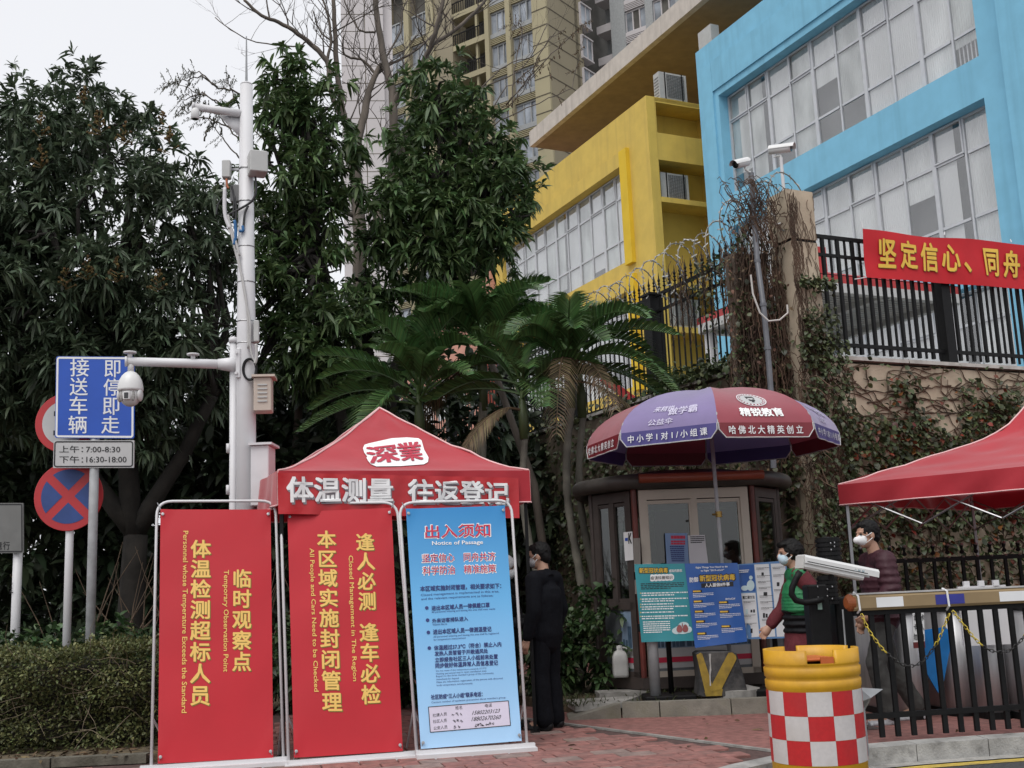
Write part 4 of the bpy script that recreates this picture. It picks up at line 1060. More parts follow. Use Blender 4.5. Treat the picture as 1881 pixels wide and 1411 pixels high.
# ------------------------------------------------------------------ canopies
M_TENT = mat('red_canopy_fabric', (0.46, 0.018, 0.032), 0.62, var=0.05, scale=3, bump=0.55, bscale=5, spec=0.4, trans=0.18, sheen=0.4, dirt=0.3, dscale=1.5, dcol=(0.25, 0.02, 0.03))
M_PIPE = mat('pink_piping', (0.72, 0.45, 0.45), 0.6)
def canopy(label, FL, FRt, BR, BLf, apex, drop, legs=True, kink=None, sag=1.45, group='red canopies at the gate', zig=True, legmat=None):
    t = thing('canopy_tent', label, 'canopy', ((FL.x + BR.x) / 2, (FL.y + BR.y) / 2, 0), 0, group)
    cs = [FL, FRt, BR, BLf]; m_ = MB(); nn = 36
    def S(k, a, r):       # a along the eave 0..1, r 0 apex .. 1 eave
        e = cs[k] * (1 - a) + cs[(k + 1) % 4] * a
        p = apex + (e - apex) * r; ze = e.z
        z = ze + (apex.z - ze) * (1 - r) ** sag
        if kink:
            rk, zk_ = kink; z = apex.z + (zk_ - apex.z) * r / rk if r < rk else zk_ + (ze - zk_) * ((r - rk) / (1 - rk)) ** 0.9
        z -= 0.06 * sin(pi * a) * sin(pi * r) * r - 0.0
        z += (0.45 if k == 0 and not kink else 1.0) * (0.010 * sin(a * 19 + r * 5 + k) * sin(r * 9) + 0.007 * sin(a * 8 - r * 21 + k * 2)) * min(1, 6 * r) * min(1, 8 * (1 - r)) + (0.3 if k == 0 and not kink else 1.0) * 0.005 * sin(r * 34 + a * 3)* min(1, 6 * r) * min(1, 8 * (1 - r))
        return V((p.x, p.y, z))
    for k in range(4):
        vs = [S(k, i / nn, j / nn) for j in range(nn + 1) for i in range(nn + 1)]
        m_.add(vs, [(j * (nn + 1) + i, (j + 1) * (nn + 1) + i, (j + 1) * (nn + 1) + i + 1, j * (nn + 1) + i + 1) for j in range(nn) for i in range(nn)])
    roof_ = part('roof_fabric', m_, M_TENT, t, True)
    rr = random.Random(int(apex.x * 10)); 
    for k in range(4):
        a0, b0 = cs[k], cs[(k + 1) % 4]; e = (b0 - a0); nrm = e.cross(Z).normalized(); nx, ny = 40, 6; vs = []
        ph = rr.uniform(0, 6)
        for j in range(ny + 1):
            for i in range(nx + 1):
                u_ = i / nx; v_ = j / ny; env = min(1, u_ * 8, (1 - u_) * 8)
                w = (0.016 * sin(u_ * 23 + ph) + 0.012 * sin(u_ * 41 + v_ * 3 + ph)) * (0.4 + v_) * env
                p = a0 + e * u_ - Z * (drop * v_) + nrm * (w + 0.012)
                p.z -= 0.06 * sin(pi * u_) * (1 - v_) * 0.0
                vs.append(p)
        q = MB(); q.add(vs, [(j * (nx + 1) + i, (j + 1) * (nx + 1) + i, (j + 1) * (nx + 1) + i + 1, j * (nx + 1) + i + 1) for j in range(ny) for i in range(nx)])
        vl = part('valance', q, M_TENT, t, True)
        h = MB(); h.tube([vs[ny * (nx + 1) + i] for i in range(nx + 1)], 0.007, 5); part('hem', h, M_PIPE, vl)
    g = MB()
    for k in range(4):
        g.tube([S(k, 0, j / 16) + Z * 0.006 for j in range(17)], 0.010, 6); g.tube([cs[k], cs[k] - Z * drop], 0.008, 5)
    part('piping', g, M_PIPE, t)
    lm = legmat or M_STEEL
    cc = sum(cs, V((0, 0, 0))) / 4
    for k in range(4):
        p = cs[k] + (cc - cs[k]) * 0.03; q = MB(); q.obox(V((p.x, p.y, (p.z - 0.05) / 2)), (0.032, 0, 0), (0, 0.032, 0), (0, 0, p.z - 0.05)); q.obox(V((p.x, p.y, 0.006)), (0.09, 0, 0), (0, 0.09, 0), (0, 0, 0.012))
        part('leg', q, lm, t)
    if zig:
        for k in range(4):
            a0, b0 = cs[k] + (cc - cs[k]) * 0.035, cs[(k + 1) % 4] + (cc - cs[(k + 1) % 4]) * 0.035
            q = MB()
            for s_ in range(4):
                zt, zb_ = (-0.10, -0.48)
                for z0, z1 in ((zt, zb_), (zb_, zt)):
                    q.tube([a0 + (b0 - a0) * (s_ / 4 + 0.005) + Z * z0, a0 + (b0 - a0) * ((s_ + 1) / 4) + Z * z1], 0.011, 6)
            part('scissor_truss', q, M_STEEL, t)
    return t, S
FLt, FRr = at(511, 861, 9.75), at(972, 874, 10.65)
zc = 2.41; FLt.z = FRr.z = zc
e = FRr - FLt; perp = V((-e.y, e.x, 0)).normalized() * e.length
apx = at(697, 750, 11.35)
BRr = FRr + perp; BLl = FLt + perp
tent, S = canopy('red canopy tent with white seal emblem and large characters, behind the banner stands', FLt, FRr, BRr, BLl, apx, 0.30, legmat=M_BLACK, sag=1.3, zig=False)
TN = e.cross(Z).normalized()
if TN.y > 0: TN = -TN
# lettered strip hung over the front valance
PO = FLt + TN * 0.045
def tp(px, py): return pl(px, py, PO, TN)
def twv(p): return p + TN * (0.010 * sin(p.x * 17 + p.z * 4) + 0.007 * sin(p.x * 31 - p.z * 9))
a, b = tp(510, 868), tp(953, 878); c, d = tp(953, 952), tp(512, 944); nx, ny = 60, 8
vs = [twv(bil((a, b, c, d), i / nx, j / ny)) for j in range(ny + 1) for i in range(nx + 1)]; k_ = len(vs); vs += [p - TN * 0.003 for p in vs]
m_ = MB()
for j in range(ny):
    for i in range(nx):
        q = j * (nx + 1) + i; m_.add([], []); m_.f += [(q, q + nx + 1, q + nx + 2, q + 1), (k_ + q + 1, k_ + q + nx + 2, k_ + q + nx + 1, k_ + q)]
m_.v = [tuple(p) for p in vs]
strip = part('lettered_strip', m_, mat('red_strip_vinyl', (0.46, 0.008, 0.014), 0.35, var=0.06, scale=4, bump=0.3, bscale=14, spec=0.6), tent, True)
def zt(x, y): return (460 + x / 3.483, 740 + y / 3.483)
wm, gm = MB(), MB(); eh_ = e.normalized()
for tx, q in (('体温测量', ((232, 475), (905, 487), (905, 632), (235, 635))), ('往返登记', ((1010, 490), (1645, 508), (1648, 650), (1012, 640)))):
    t = t_h(tx); P = [tp(*zt(*p)) for p in q]
    vs0 = t[0]; x0, x1 = min(v[0] for v in vs0), max(v[0] for v in vs0); y0, y1 = min(v[1] for v in vs0), max(v[1] for v in vs0)
    for mm_, off, dd in ((gm, 0.018, 0.006), (wm, 0.0, 0.010)):
        mm_.cut.append((len(mm_.v), len(mm_.f)))
        for kk, (dx, dy) in enumerate(((0, 0), (.025, .02), (-.025, .02), (.025, -.02), (-.025, -.02))):
            pts = [twv(bil(P, (x + dx - x0) / (x1 - x0), (y1 - y - dy) / (y1 - y0)) + eh_ * (off * .7) - Z * off) + TN * (dd + 0.0004 * kk) for x, y in vs0]
            mm_.add(pts, t[1])
part('lettering_shadow', gm, mat('grey_print', (0.22, 0.2, 0.22), 0.6), strip); part('lettering', wm, M_PRINTW, strip)
# seal emblem on the front slope
fn = (FRr - FLt).cross(apx - FLt).normalized()
if fn.dot(EYE - FLt) < 0: fn = -fn
def on_roof(px, py, d=0.006):
    x0_, y0_ = px, py
    for _ in range(4):
        q_ = on_roof0(px, py, d) - EYE; kx_ = F_PX / q_.dot(_f); px += x0_ - (CX + q_.dot(_cx) * kx_); py += y0_ - (CY - q_.dot(_cy) * kx_)
    return on_roof0(px, py, d)
def on_roof0(px, py, d=0.006):
    P = pl(px, py, FLt, fn); w = P - apx; eu = FRr - FLt
    # solve P = apex + r*(FL + a*e - apex)
    a1 = FLt - apx
    M2 = np.array([[a1.x, eu.x], [a1.y, eu.y], [a1.z, eu.z]]); r_, ra = np.linalg.lstsq(M2, np.array(w), rcond=None)[0]
    p = S(0, ra / r_, r_); q = S(0, ra / r_ + 0.01, r_) - p; s2 = S(0, ra / r_, r_ + 0.01) - p; nn = s2.cross(q).normalized()
    if nn.dot(fn) < 0: nn = -nn
    return p + nn * d
seal = MB(); out = [(720, 290), (730, 268), (760, 258), (905, 226), (1000, 220), (1075, 226), (1095, 240), (1112, 300), (1140, 350), (1136, 378), (1110, 393), (960, 403), (805, 405), (770, 392), (752, 370), (742, 350), (748, 345), (728, 318)]
cen = on_roof(*zt(935, 315), 0.009); ring = [on_roof(*zt(*p), 0.009) for p in out]; mid = [on_roof(*zt(935 + (p[0] - 935) * .5, 315 + (p[1] - 315) * .5), 0.009) for p in out]; m = len(out)
seal.add(ring + mid + [cen], [(i, (i + 1) % m, m + (i + 1) % m, m + i) for i in range(m)] + [(m + i, m + (i + 1) % m, 2 * m) for i in range(m)])
em = part('seal_emblem', seal, M_PRINTW, tent)
sm = MB()
for ch, q in (('深', ((735, 285), (925, 262), (955, 372), (770, 388))), ('業', ((925, 262), (1085, 245), (1105, 362), (975, 370)))):
    t = t_h(ch); vs0 = t[0]; x0, x1 = min(v[0] for v in vs0), max(v[0] for v in vs0); y0, y1 = min(v[1] for v in vs0), max(v[1] for v in vs0)
    for kk, (dx, dy) in enumerate(((0, 0), (.03, .015), (-.03, .015), (.03, -.015), (-.03, -.015))):
        pts = []
        for x, y in vs0:
            u_, v_ = (x + dx - x0) / (x1 - x0), (y1 - y - dy) / (y1 - y0)
            Q = [V((*p, 0)) for p in q]; r2 = bil(Q, u_, v_); pts.append(on_roof(*zt(r2.x, r2.y), 0.016 + 0.0003 * kk))
        sm.add(pts, t[1])
part('emblem_characters', sm, mat('faded_red_print', (0.42, 0.03, 0.06), 0.6), em)
# second canopy at the right edge
A0 = at(1540, 891, 12.3); zc2 = A0.z
B0 = at(1881, 860, 10.9); B0.z = zc2
ee = (B0 - A0).normalized() * 3.4; pe = V((-ee.y, ee.x, 0)); 
FL2, FR2 = A0, A0 + ee; BR2, BL2 = FR2 + pe, A0 + pe
ap2 = (FL2 + BR2) / 2 + Z * 1.04
canopy('red canopy tent with pale piping, standing over the turnstiles before the ivy wall', FL2, FR2, BR2, BL2, ap2, 0.22, sag=1.35, kink=(0.21, zc2 + 0.52))
# ------------------------------------------------------------------ road signs on the left
def rrect(w, h, r, n=5):
    out = []
    for cx_, cy_, a0 in ((w / 2 - r, h / 2 - r, 0), (-w / 2 + r, h / 2 - r, 90), (-w / 2 + r, -h / 2 + r, 180), (w / 2 - r, -h / 2 + r, 270)):
        for k in range(n + 1):
            a = radians(a0 + 90 * k / n); out.append((cx_ + r * cos(a), cy_ + r * sin(a)))
    return out
def plate_px(px, Y):
    """plane upright through three of the plate's corners at distance Y"""
    a, b = at(*px[0], Y), at(*px[1], Y); ex = b - a; ex.z = 0; ex.normalize(); n = V((ex.y, -ex.x, 0))
    return a, n, [pl(*p, a, n) for p in px], ex
M_SIGNB = mat('sign_blue', (0.012, 0.075, 0.42), 0.4, var=0.06, scale=4, spec=0.5)
M_SIGNB2 = mat('old_sign_blue', (0.022, 0.055, 0.20), 0.5, var=0.12, scale=5)
M_SIGNW = mat('sign_white', (0.72, 0.73, 0.74), 0.4, var=0.03)
M_SIGNG = mat('sign_grey_white', (0.46, 0.46, 0.46), 0.5, var=0.05)
M_SIGNR = mat('sign_red', (0.42, 0.025, 0.03), 0.45, var=0.06)
YS = 11.2
sg = thing('road_sign', 'blue pick up and drop off sign with white characters on a grey pole', 'road sign', at(165, 1195, YS + 0.05) * 1 - Z * at(165, 1195, YS + 0.05).z)
def solid(name, poly, c, ex, ey, th, m, par, d=0.0):
    n = ex.cross(ey).normalized(); q = MB(); q.prism(poly, c + n * d, ex, ey, th); return part(name, q, m, par)
O, n, P, ex = plate_px([(103, 653), (247, 657), (246, 804), (101, 806)], YS)
def plate(P, n, name, m, par, r=0.02, th=0.02, d=0.0, inset=0.0):
    c = sum(P, V((0, 0, 0))) / 4; ex_ = ((P[1] - P[0]) + (P[2] - P[3])).normalized(); ey_ = ((P[0] - P[3]) + (P[1] - P[2])).normalized()
    w = ((P[1] - P[0]).length + (P[2] - P[3]).length) / 2 - 2 * inset; h = ((P[0] - P[3]).length + (P[1] - P[2]).length) / 2 - 2 * inset
    q = MB(); nn = ex_.cross(ey_); q.prism(rrect(w, h, max(0.004, r)), c + n * d, ex_, ey_, th); return part(name, q, m, par), c, ex_, ey_, w, h
def ring_strip(mb_, c, ex_, ey_, w, h, r, t, n, d):
    o = rrect(w, h, r); i = rrect(w - 2 * t, h - 2 * t, max(.003, r - t)); m = len(o)
    mb_.add([c + ex_ * x + ey_ * y + n * d for x, y in o + i], [(k, (k + 1) % m, m + (k + 1) % m, m + k) for k in range(m)])
bp_, c, ex_, ey_, w, h = plate(P, n, 'blue_plate', M_SIGNB, sg, 0.02)
q = MB(); ring_strip(q, c, ex_, ey_, w - 0.012, h - 0.012, 0.03, 0.020, n, 0.002); part('border', q, M_SIGNW, bp_)
def zs(x, y): return (60 + x / 4.15, 640 + y / 4.15)
q = MB()
for ch, (x0, y0, x1, y1) in {'接': (288, 80, 430, 215), '送': (284, 225, 420, 360), '车': (282, 368, 416, 503), '辆': (275, 515, 413, 650)}.items():
    fit(q, t_h(ch), plq(O, n, zs(x0, y0), zs(x1, y0), zs(x1, y1), zs(x0, y1)), n, 0.003, 0.008)
for ch, (x0, y0, x1, y1) in (('即', (550, 93, 668, 222)), ('停', (542, 232, 672, 362)), ('即', (538, 378, 660, 508)), ('走', (525, 518, 662, 650))):
    fit(q, t_h(ch), plq(O, n, zs(x0, y0), zs(x1, y0), zs(x1, y1), zs(x0, y1)), n, 0.003, 0.008)
part('lettering', q, M_SIGNW, bp_)
P2 = plq(O, n, (99, 809), (246, 809), (246, 859), (97, 860))
wp_, c, ex_, ey_, w, h = plate(P2, n, 'white_plate', M_SIGNG, sg, 0.006)
q = MB(); ring_strip(q, c, ex_, ey_, w - 0.014, h - 0.014, 0.03, 0.014, n, 0.002)
for t, x0, y0, x1, y1 in (('上午：', 204, 742, 385, 795), ('下午：', 204, 820, 385, 875)):
    fit(q, t_h(t, 0.0), plq(O, n, zs(x0, y0), zs(x1, y0), zs(x1, y1), zs(x0, y1)), n, 0.003, 0.006)
for t, x0, y0, x1, y1 in (('7:00-8:30', 408, 750, 668, 793), ('16:30-18:00', 410, 826, 716, 870)):
    fit(q, t_h(t), plq(O, n, zs(x0, y0), zs(x1, y0), zs(x1, y1), zs(x0, y1)), n, 0.003, 0.008)
part('lettering', q, M_PRINTK, wp_)
q = MB(); pt = at(175, 858, YS); pb_ = at(165, 1195, YS + 0.05); x_, y_ = pb_.x, pb_.y
q.tube([V((x_, pt.y + 0.05, 3.75)), V((x_, y_, 2.0)), V((x_, y_, 0.02))], 0.046, 18); part('pole', q, M_GALV, sg, True)
q = MB()
for z in (2.85, 3.25, 3.65): q.obox(V((x_, y_ + 0.02, z)), ex * 0.16, n * 0.06, Z * 0.035)
part('clamp', q, M_GALV, sg)
# no stopping sign and the ring sign above it, on a white pole
YN = 11.35
c1 = at(126, 912, YN); ex2 = V((1, 0.02, 0)).normalized(); n2 = V((0.02, -1, 0)).normalized(); ey2 = Z
rad = (at(189, 912, YN) - at(63, 912, YN)).length / 2
ns = thing('road_sign', 'round red and blue no stopping sign with a crossed face on a white pole', 'road sign', V((c1.x, c1.y, 0)))
q = MB(); q.lathe([(rad - 0.006, -0.012), (rad, -0.008), (rad, 0.0), (rad - 0.003, 0.003), (0, 0.003)], 48, c1, n2); dsc = part('disc', q, M_SIGNR, ns)
q = MB(); ri = rad * 0.79; bw_ = 0.043
for k in range(4):       # four blue sectors between the bars of the cross
    a0 = pi / 2 * k - pi / 4; dl = math.asin(bw_ / ri) ; pts = [(bw_ * 1.414 * cos(a0 + pi / 4), bw_ * 1.414 * sin(a0 + pi / 4))]
    for j in range(13):
        a = a0 + dl + (pi / 2 - 2 * dl) * j / 12; pts.append((ri * cos(a), ri * sin(a)))
    q.add([c1 + n2 * 0.006 + ex2 * x + ey2 * y for x, y in pts], [tuple(range(len(pts)))])
part('blue_field', q, M_SIGNB2, dsc)
c0 = at(119.5, 777, YN); rad0 = (at(174, 777, YN) - at(65, 777, YN)).length / 2
q = MB(); q.lathe([(rad0 - 0.006, -0.012), (rad0, -0.008), (rad0, 0.0), (rad0 - 0.003, 0.003), (0, 0.003)], 48, c0, n2); ds0 = part('upper_disc', q, M_SIGNR, ns, label='red ringed white disc half hidden behind the blue sign')
q = MB(); q.lathe([(rad0 * 0.76, 0.004), (0, 0.0045)], 40, c0, n2); part('white_field', q, M_SIGNG, ds0)
q = MB()
for s_ in (-1, 1): q.obox(c0 + n2 * 0.006 + ex2 * -0.05 + ey2 * s_ * 0.10, ex2 * 0.13, n2 * 0.002, ey2 * 0.05)
part('mark', q, M_PRINTK, ds0)
q = MB(); q.tube([V((c1.x, c1.y + 0.055, 3.4)), V((c1.x, c1.y + 0.055, 0.02))], 0.04, 18); part('pole', q, M_WHITE, ns, True)
# third pole with the edge of a white plate, at the picture's left border
YT = 13.2; pb_ = at(30, 1100, YT)
ts = thing('road_sign', 'white pole with a white character plate at the left edge, behind the hedge', 'road sign', V((pb_.x, pb_.y, 0)))
q = MB(); q.tube([V((pb_.x, pb_.y, at(34, 948, YT).z)), V((pb_.x, pb_.y, 0.02))], 0.052, 18); part('pole', q, M_WHITE, ts, True)
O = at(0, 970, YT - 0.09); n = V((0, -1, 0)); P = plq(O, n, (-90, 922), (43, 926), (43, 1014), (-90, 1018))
wp_, c, ex_, ey_, w, h = plate(P, n, 'white_plate', mat('dimmed_white', (0.16, 0.16, 0.155), 0.6, var=0.1, dirt=0.4, dscale=3), ts, 0.01)  # dimness behind the leaves put into the white's colour, plus random dirt
q = MB(); ring_strip(q, c, ex_, ey_, w - 0.02, h - 0.02, 0.02, 0.015, n, 0.002)
for ch, x0 in (('意', -2), ('行', 12)): fit(q, t_h(ch), plq(O, n, (x0 - 6, 995), (x0 + 6, 995), (x0 + 6, 1010), (x0 - 6, 1010)), n, 0.003, 0.01)
for ch, x0 in (('注', -74), ('前', -46)): fit(q, t_h(ch), plq(O, n, (x0, 940), (x0 + 26, 940), (x0 + 26, 968), (x0, 968)), n, 0.003, 0.01) if False else None
part('lettering', q, M_PRINTK, wp_)
q = MB(); o_ = V((pb_.x - .0, pb_.y - 0.0535, 0)); fit(q, t_v('115', 0.0), [at(22.5, 1070, YT) - V((0, .058, 0)), at(29, 1070, YT) - V((0, .058, 0)), at(28, 1090, YT) - V((0, .058, 0)), at(21.5, 1090, YT) - V((0, .058, 0))], n, 0.0, 0.01)
part('stencil', q, M_PRINTK, ts)

# ------------------------------------------------------------------ camera mast
YP = 10.7
ms_ = at(452, 900, YP); mx_, my_ = ms_.x, my0 = ms_.x, YP
mast = thing('camera_mast', 'tall white surveillance mast with side arms and strapped equipment boxes', 'mast', V((mx_, YP, 0)))
zt_ = at(447, 157, YP).z; z1 = at(455, 470, YP).z; z2 = at(455, 640, YP).z
q = MB(); q.tube([V((mx_, YP, 0.02)), V((mx_, YP, z2)), V((mx_, YP, zt_))], [0.098, 0.092, 0.062], 28); q.lathe([(0.2, 0), (0.2, 0.02), (0.1, 0.022)], 28, V((mx_, YP, 0.0)))
q.lathe([(0.063, 0), (0.055, 0.02), (0, 0.024)], 28, V((mx_, YP, zt_)))
part('shaft', q, M_WHITE, mast, True)
q = MB(); q.tube([V((mx_, YP, zt_ + 0.02)), V((mx_, YP, zt_ + 0.02 + 0.52))], [0.014, 0.006], 8); part('lightning_rod', q, M_GALV, mast)
zc_ = at(435, 630, YP).z
q = MB(); q.tube([V((mx_ - 0.125, YP, 0.02)), V((mx_ - 0.125, YP, zc_))], 0.036, 14); q.lathe([(0.045, 0), (0.045, 0.05), (0.0, 0.07)], 14, V((mx_ - 0.125, YP, zc_)))
for z in (2.35, 2.75): q.obox(V((mx_ - 0.17, YP, z)), (0.03, 0, 0), (0, 0.06, 0), (0, 0, 0.09))
part('side_conduit', q, M_WHITE, mast, True)
# upper arm with a small bullet head
a0, a1 = at(440, 211, YP), at(355, 196, YP - 0.15)
q = MB(); q.tube([V((mx_, YP, a0.z)), a1], [0.042, 0.038], 14); q.lathe([(0.045, -0.01), (0.045, 0.012)], 14, a1, a1 - V((mx_, YP, a0.z)))
g0 = V((mx_ - 0.06, YP, a0.z - 0.03)); q.add([g0 + V((0, -.008, 0)), g0 + V((-.22, -.02, 0.03)), g0 + V((0, -.008, -.22)), g0 + V((0, .008, 0)), g0 + V((-.22, -.004, 0.03)), g0 + V((0, .008, -.22))], [(0, 1, 2), (5, 4, 3), (0, 3, 4, 1), (1, 4, 5, 2), (2, 5, 3, 0)])
part('upper_arm', q, M_WHITE, mast, True)
hd = thing('arm_camera', 'small white camera hanging from the upper arm of the mast', 'security camera', a1 - Z * 0.12)
q = MB(); q.lathe([(0.03, 0.0), (0.042, -0.02), (0.042, -0.11), (0.035, -0.115)], 18, a1 + V((0.02, 0, -0.02))); part('housing', q, M_WHITEP, hd, True)
q = MB(); q.lathe([(0.0, -0.118), (0.033, -0.116), (0.033, -0.112)], 18, a1 + V((0.02, 0, -0.02))); part('lens', q, M_DARKGLASS, hd)
# lower arm, flange, dome camera
b0, b1 = at(425, 671, YP), at(232, 664, YP - 0.3)
q = MB(); A2 = V((mx_ - 0.06, YP, b0.z)); q.tube([A2, b1], [0.048, 0.042], 16); q.lathe([(0.05, -0.01), (0.05, 0.012)], 16, b1, b1 - A2)
q.tube([A2, A2 + (b1 - A2) * 0.2], [0.085, 0.052], 16)
for f_ in (0.42, 0.97):
    p = A2 + (b1 - A2) * f_; q.tube([p + Z * 0.03, p + Z * 0.085], 0.022, 10); q.lathe([(0.06, 0.08), (0.06, 0.095)], 14, p)
part('lower_arm', q, M_WHITE, mast, True)
q = MB(); q.bbox(A2 + V((0.005, 0, 0)), (0.05, 0.2, 0.3), 0, 0.01)
for z in (-.1, .1): q.lathe([(0.014, -0.03), (0.014, 0.02)], 8, A2 + V((-0.01, -0.1, z)), V((0, -1, 0)))
part('flange', q, M_WHITE, mast)
dm = A2 + (b1 - A2) * 0.96
dc = at(245, 712, YP - 0.3); dx_, dy_ = dm.x, dm.y
dome = thing('dome_camera', 'white dome camera hanging from the lower arm in front of the blue sign', 'security camera', V((dx_, dy_, at(245, 747, dy_).z)))
ztop, zrim, zbot = at(245, 683, dy_).z, at(245, 717, dy_).z, at(245, 747, dy_).z
R_ = (at(269, 716, dy_) - at(223, 716, dy_)).length / 2
q = MB(); q.tube([V((dx_, dy_, dm.z)), V((dx_, dy_, ztop))], 0.03, 12)
q.lathe([(R_ * s, ztop + (zrim - ztop) * t) for s, t in ((0.3, 0), (0.45, .06), (.68, .22), (.86, .45), (.96, .7), (1.0, .93), (1.0, 1.0), (.94, 1.06), (.0, 1.05))], 30, V((dx_, dy_, 0))); part('hood', q, M_WHITEP, dome, True)
q = MB(); hz = zrim - zbot; q.ell(V((dx_, dy_, zrim - hz * 0.28)), (R_ * .84, R_ * .84, hz * 0.72), 26, 16); ball = part('ball', q, M_WHITEP, dome, True)
q = MB()
for s_ in (-1, 1): q.ell(V((dx_ + s_ * R_ * .80, dy_ - 0.01, zrim - hz * 0.3)), (R_ * .2, R_ * .5, hz * .42), 16, 10)
part('cheek', q, M_WHITEP, dome, True)
q = MB(); q.bbox(V((dx_, dy_ - R_ * .78, zrim - hz * 0.42)), (R_ * .52, R_ * .3, hz * .5), 0, 0.006); lw = part('lens_window', q, M_WHITEP, dome)
q = MB(); q.bbox(V((dx_, dy_ - R_ * .92, zrim - hz * 0.42)), (R_ * .36, R_ * .06, hz * .36), 0, 0.003); part('lens', q, M_DARKGLASS, lw)
q = MB()
for s_ in (-1, 1): q.ell(V((dx_ + s_ * R_ * .46, dy_ - R_ * .66, zrim - hz * 0.42)), (R_ * .14, R_ * .1, hz * .33), 12, 8)
part('infrared_lamp', q, mat('speckled_lamp', (0.3, 0.29, 0.28), 0.4, var=0.5, scale=120), dome, True)
# boxes strapped to the mast
M_BOXG = mat('grey_cabinet', (0.46, 0.46, 0.45), 0.5, var=0.05, dirt=0.2, dscale=5, dcol=(0.25, 0.24, 0.22))
def cab(name, px0, py0, px1, py1, Y, m, dp=0.12, rz=0.0, louvres=0, label=None, lid=False):
    a, b = at(px0, py0, Y), at(px1, py1, Y); c = (a + b) / 2
    q = MB(); q.bbox(c, (abs(b.x - a.x), dp, abs(a.z - b.z)), rz, 0.008)
    if lid: q.box(V((c.x + 0.01, c.y, a.z + 0.012)), (abs(b.x - a.x) + 0.05, dp + 0.06, 0.022), rz)
    o = part(name, q, m, mast, label=label)
    if louvres:
        l = MB(); f_ = V((-sin(rz) * -1, -cos(rz), 0)); ex_ = V((cos(rz), sin(rz), 0))
        for i in range(louvres): l.obox(c + f_ * (dp / 2 + 0.004) + Z * (0.09 - i * 0.04), ex_ * 0.09, f_ * 0.012, Z * 0.014)
        part('louvre', l, M_BOXG, o)
    return o
cab('radio_box', 457, 283, 489, 320, YP - 0.1, M_BOXG, 0.2, 0.4, label='grey box strapped on the upper right of the mast')
cab('radio_box', 409, 297, 424, 328, YP - 0.05, M_BOXG, 0.1, 0.1)
cab('bracket_plate', 424, 341, 440, 372, YP, mat('dark_grey_metal', (0.16, 0.16, 0.16), 0.5), 0.06)
M_BEIGE = mat('beige_cabinet', (0.50, 0.42, 0.36), 0.5, var=0.05, dirt=0.2, dscale=5, dcol=(0.3, 0.25, 0.2))
cab('meter_box', 466, 590, 476, 629, YP - 0.05, M_BOXG, 0.09, 0.2)
cab('meter_box', 468, 697, 500, 757, YP - 0.08, M_BEIGE, 0.2, 0.12, 5, 'beige louvred cabinet strapped on the right of the mast', True)
cab('control_cabinet', 467, 822, 500, 930, YP - 0.0, M_WHITE, 0.3, 0.0, 0, 'white control cabinet low on the mast beside the canopy', True)
q = MB()
for py in (311, 312.5): 
    z = at(445, py, YP).z; q.lathe([(0.072, -0.008), (0.076, 0), (0.072, 0.008)], 20, V((mx_, YP, z)))
for py, r in ((372, .082), (592, .094), (632, .096), (520, 0.09), (455, .085)):
    z = at(445, py, YP).z; q.lathe([(r - .003, -0.006), (r, 0), (r - .003, 0.006)], 20, V((mx_, YP, z)))
q.obox(V((mx_ - 0.09, YP, at(445, 311, YP).z)), (0.16, 0, 0), (0, 0.02, 0), (0, 0, 0.025)); q.obox(V((mx_ + 0.08, YP - .03, at(445, 311, YP).z)), (0.1, 0, 0), (0, 0.03, 0), (0, 0, 0.04))
part('strap', q, M_STEEL, mast)
def cable(pts, r, m, name='cable', Y=YP - 0.1):
    P = [at(x, y, Y) for x, y in pts]; out = []
    for i in range(len(P) - 1):
        for k in range(6):
            t = k / 6; p0, p1, p2, p3 = P[max(0, i - 1)], P[i], P[i + 1], P[min(len(P) - 1, i + 2)]
            out.append(0.5 * ((2 * p1) + (p2 - p0) * t + (2 * p0 - 5 * p1 + 4 * p2 - p3) * t * t + (3 * p1 - p0 - 3 * p2 + p3) * t ** 3))
    out.append(P[-1]); q = MB(); q.tube(out, r, 7); part(name, q, m, mast, True)
M_CBK = mat('black_cable', (0.02, 0.02, 0.022), 0.5); M_CGY = mat('grey_cable', (0.45, 0.44, 0.43), 0.5); M_CBL = mat('blue_plug', (0.02, 0.12, 0.3), 0.5)
cable([(417, 330), (414, 355), (401, 375), (397, 395)], 0.008, M_CBK)
cable([(414, 335), (413, 375), (414, 400), (425, 430), (432, 460), (447, 520), (455, 580), (456, 640)], 0.012, M_CGY)
cable([(425, 340), (430, 365), (428, 400)], 0.011, M_CBK); cable([(431, 360), (434, 390), (430, 420)], 0.010, M_CBK)
cable([(418, 395), (440, 384), (462, 370), (470, 352), (469, 325)], 0.012, M_CBK)
cable([(456, 378), (450, 392), (447, 418)], 0.012, M_CBK); cable([(431, 405), (433, 430), (430, 450)], 0.016, M_CBL); cable([(446, 415), (446, 424), (440, 424)], 0.016, M_CBL)
cable([(413, 345), (413, 392), (422, 420)], 0.020, M_WHITE); cable([(419, 395), (423, 415), (431, 438), (440, 470)], 0.013, M_CGY)
cable([(437, 465), (449, 540), (459, 590), (460, 640), (470, 672)], 0.010, M_CGY); cable([(470, 632), (471, 655), (468, 668)], 0.016, M_CGY)
th_ = [(458 + 12 * cos(a), 678 + 19 * sin(a)) for a in [i * 2 * pi / 10 for i in range(24)]]
cable(th_, 0.010, M_CBK); cable([(x + 1.5, y + 1) for x, y in th_[::-1]], 0.010, M_CBK)
cable([(416, 329), (417, 341), (420, 346)], 0.012, mat('orange_plug', (0.4, 0.12, 0.05), 0.5))
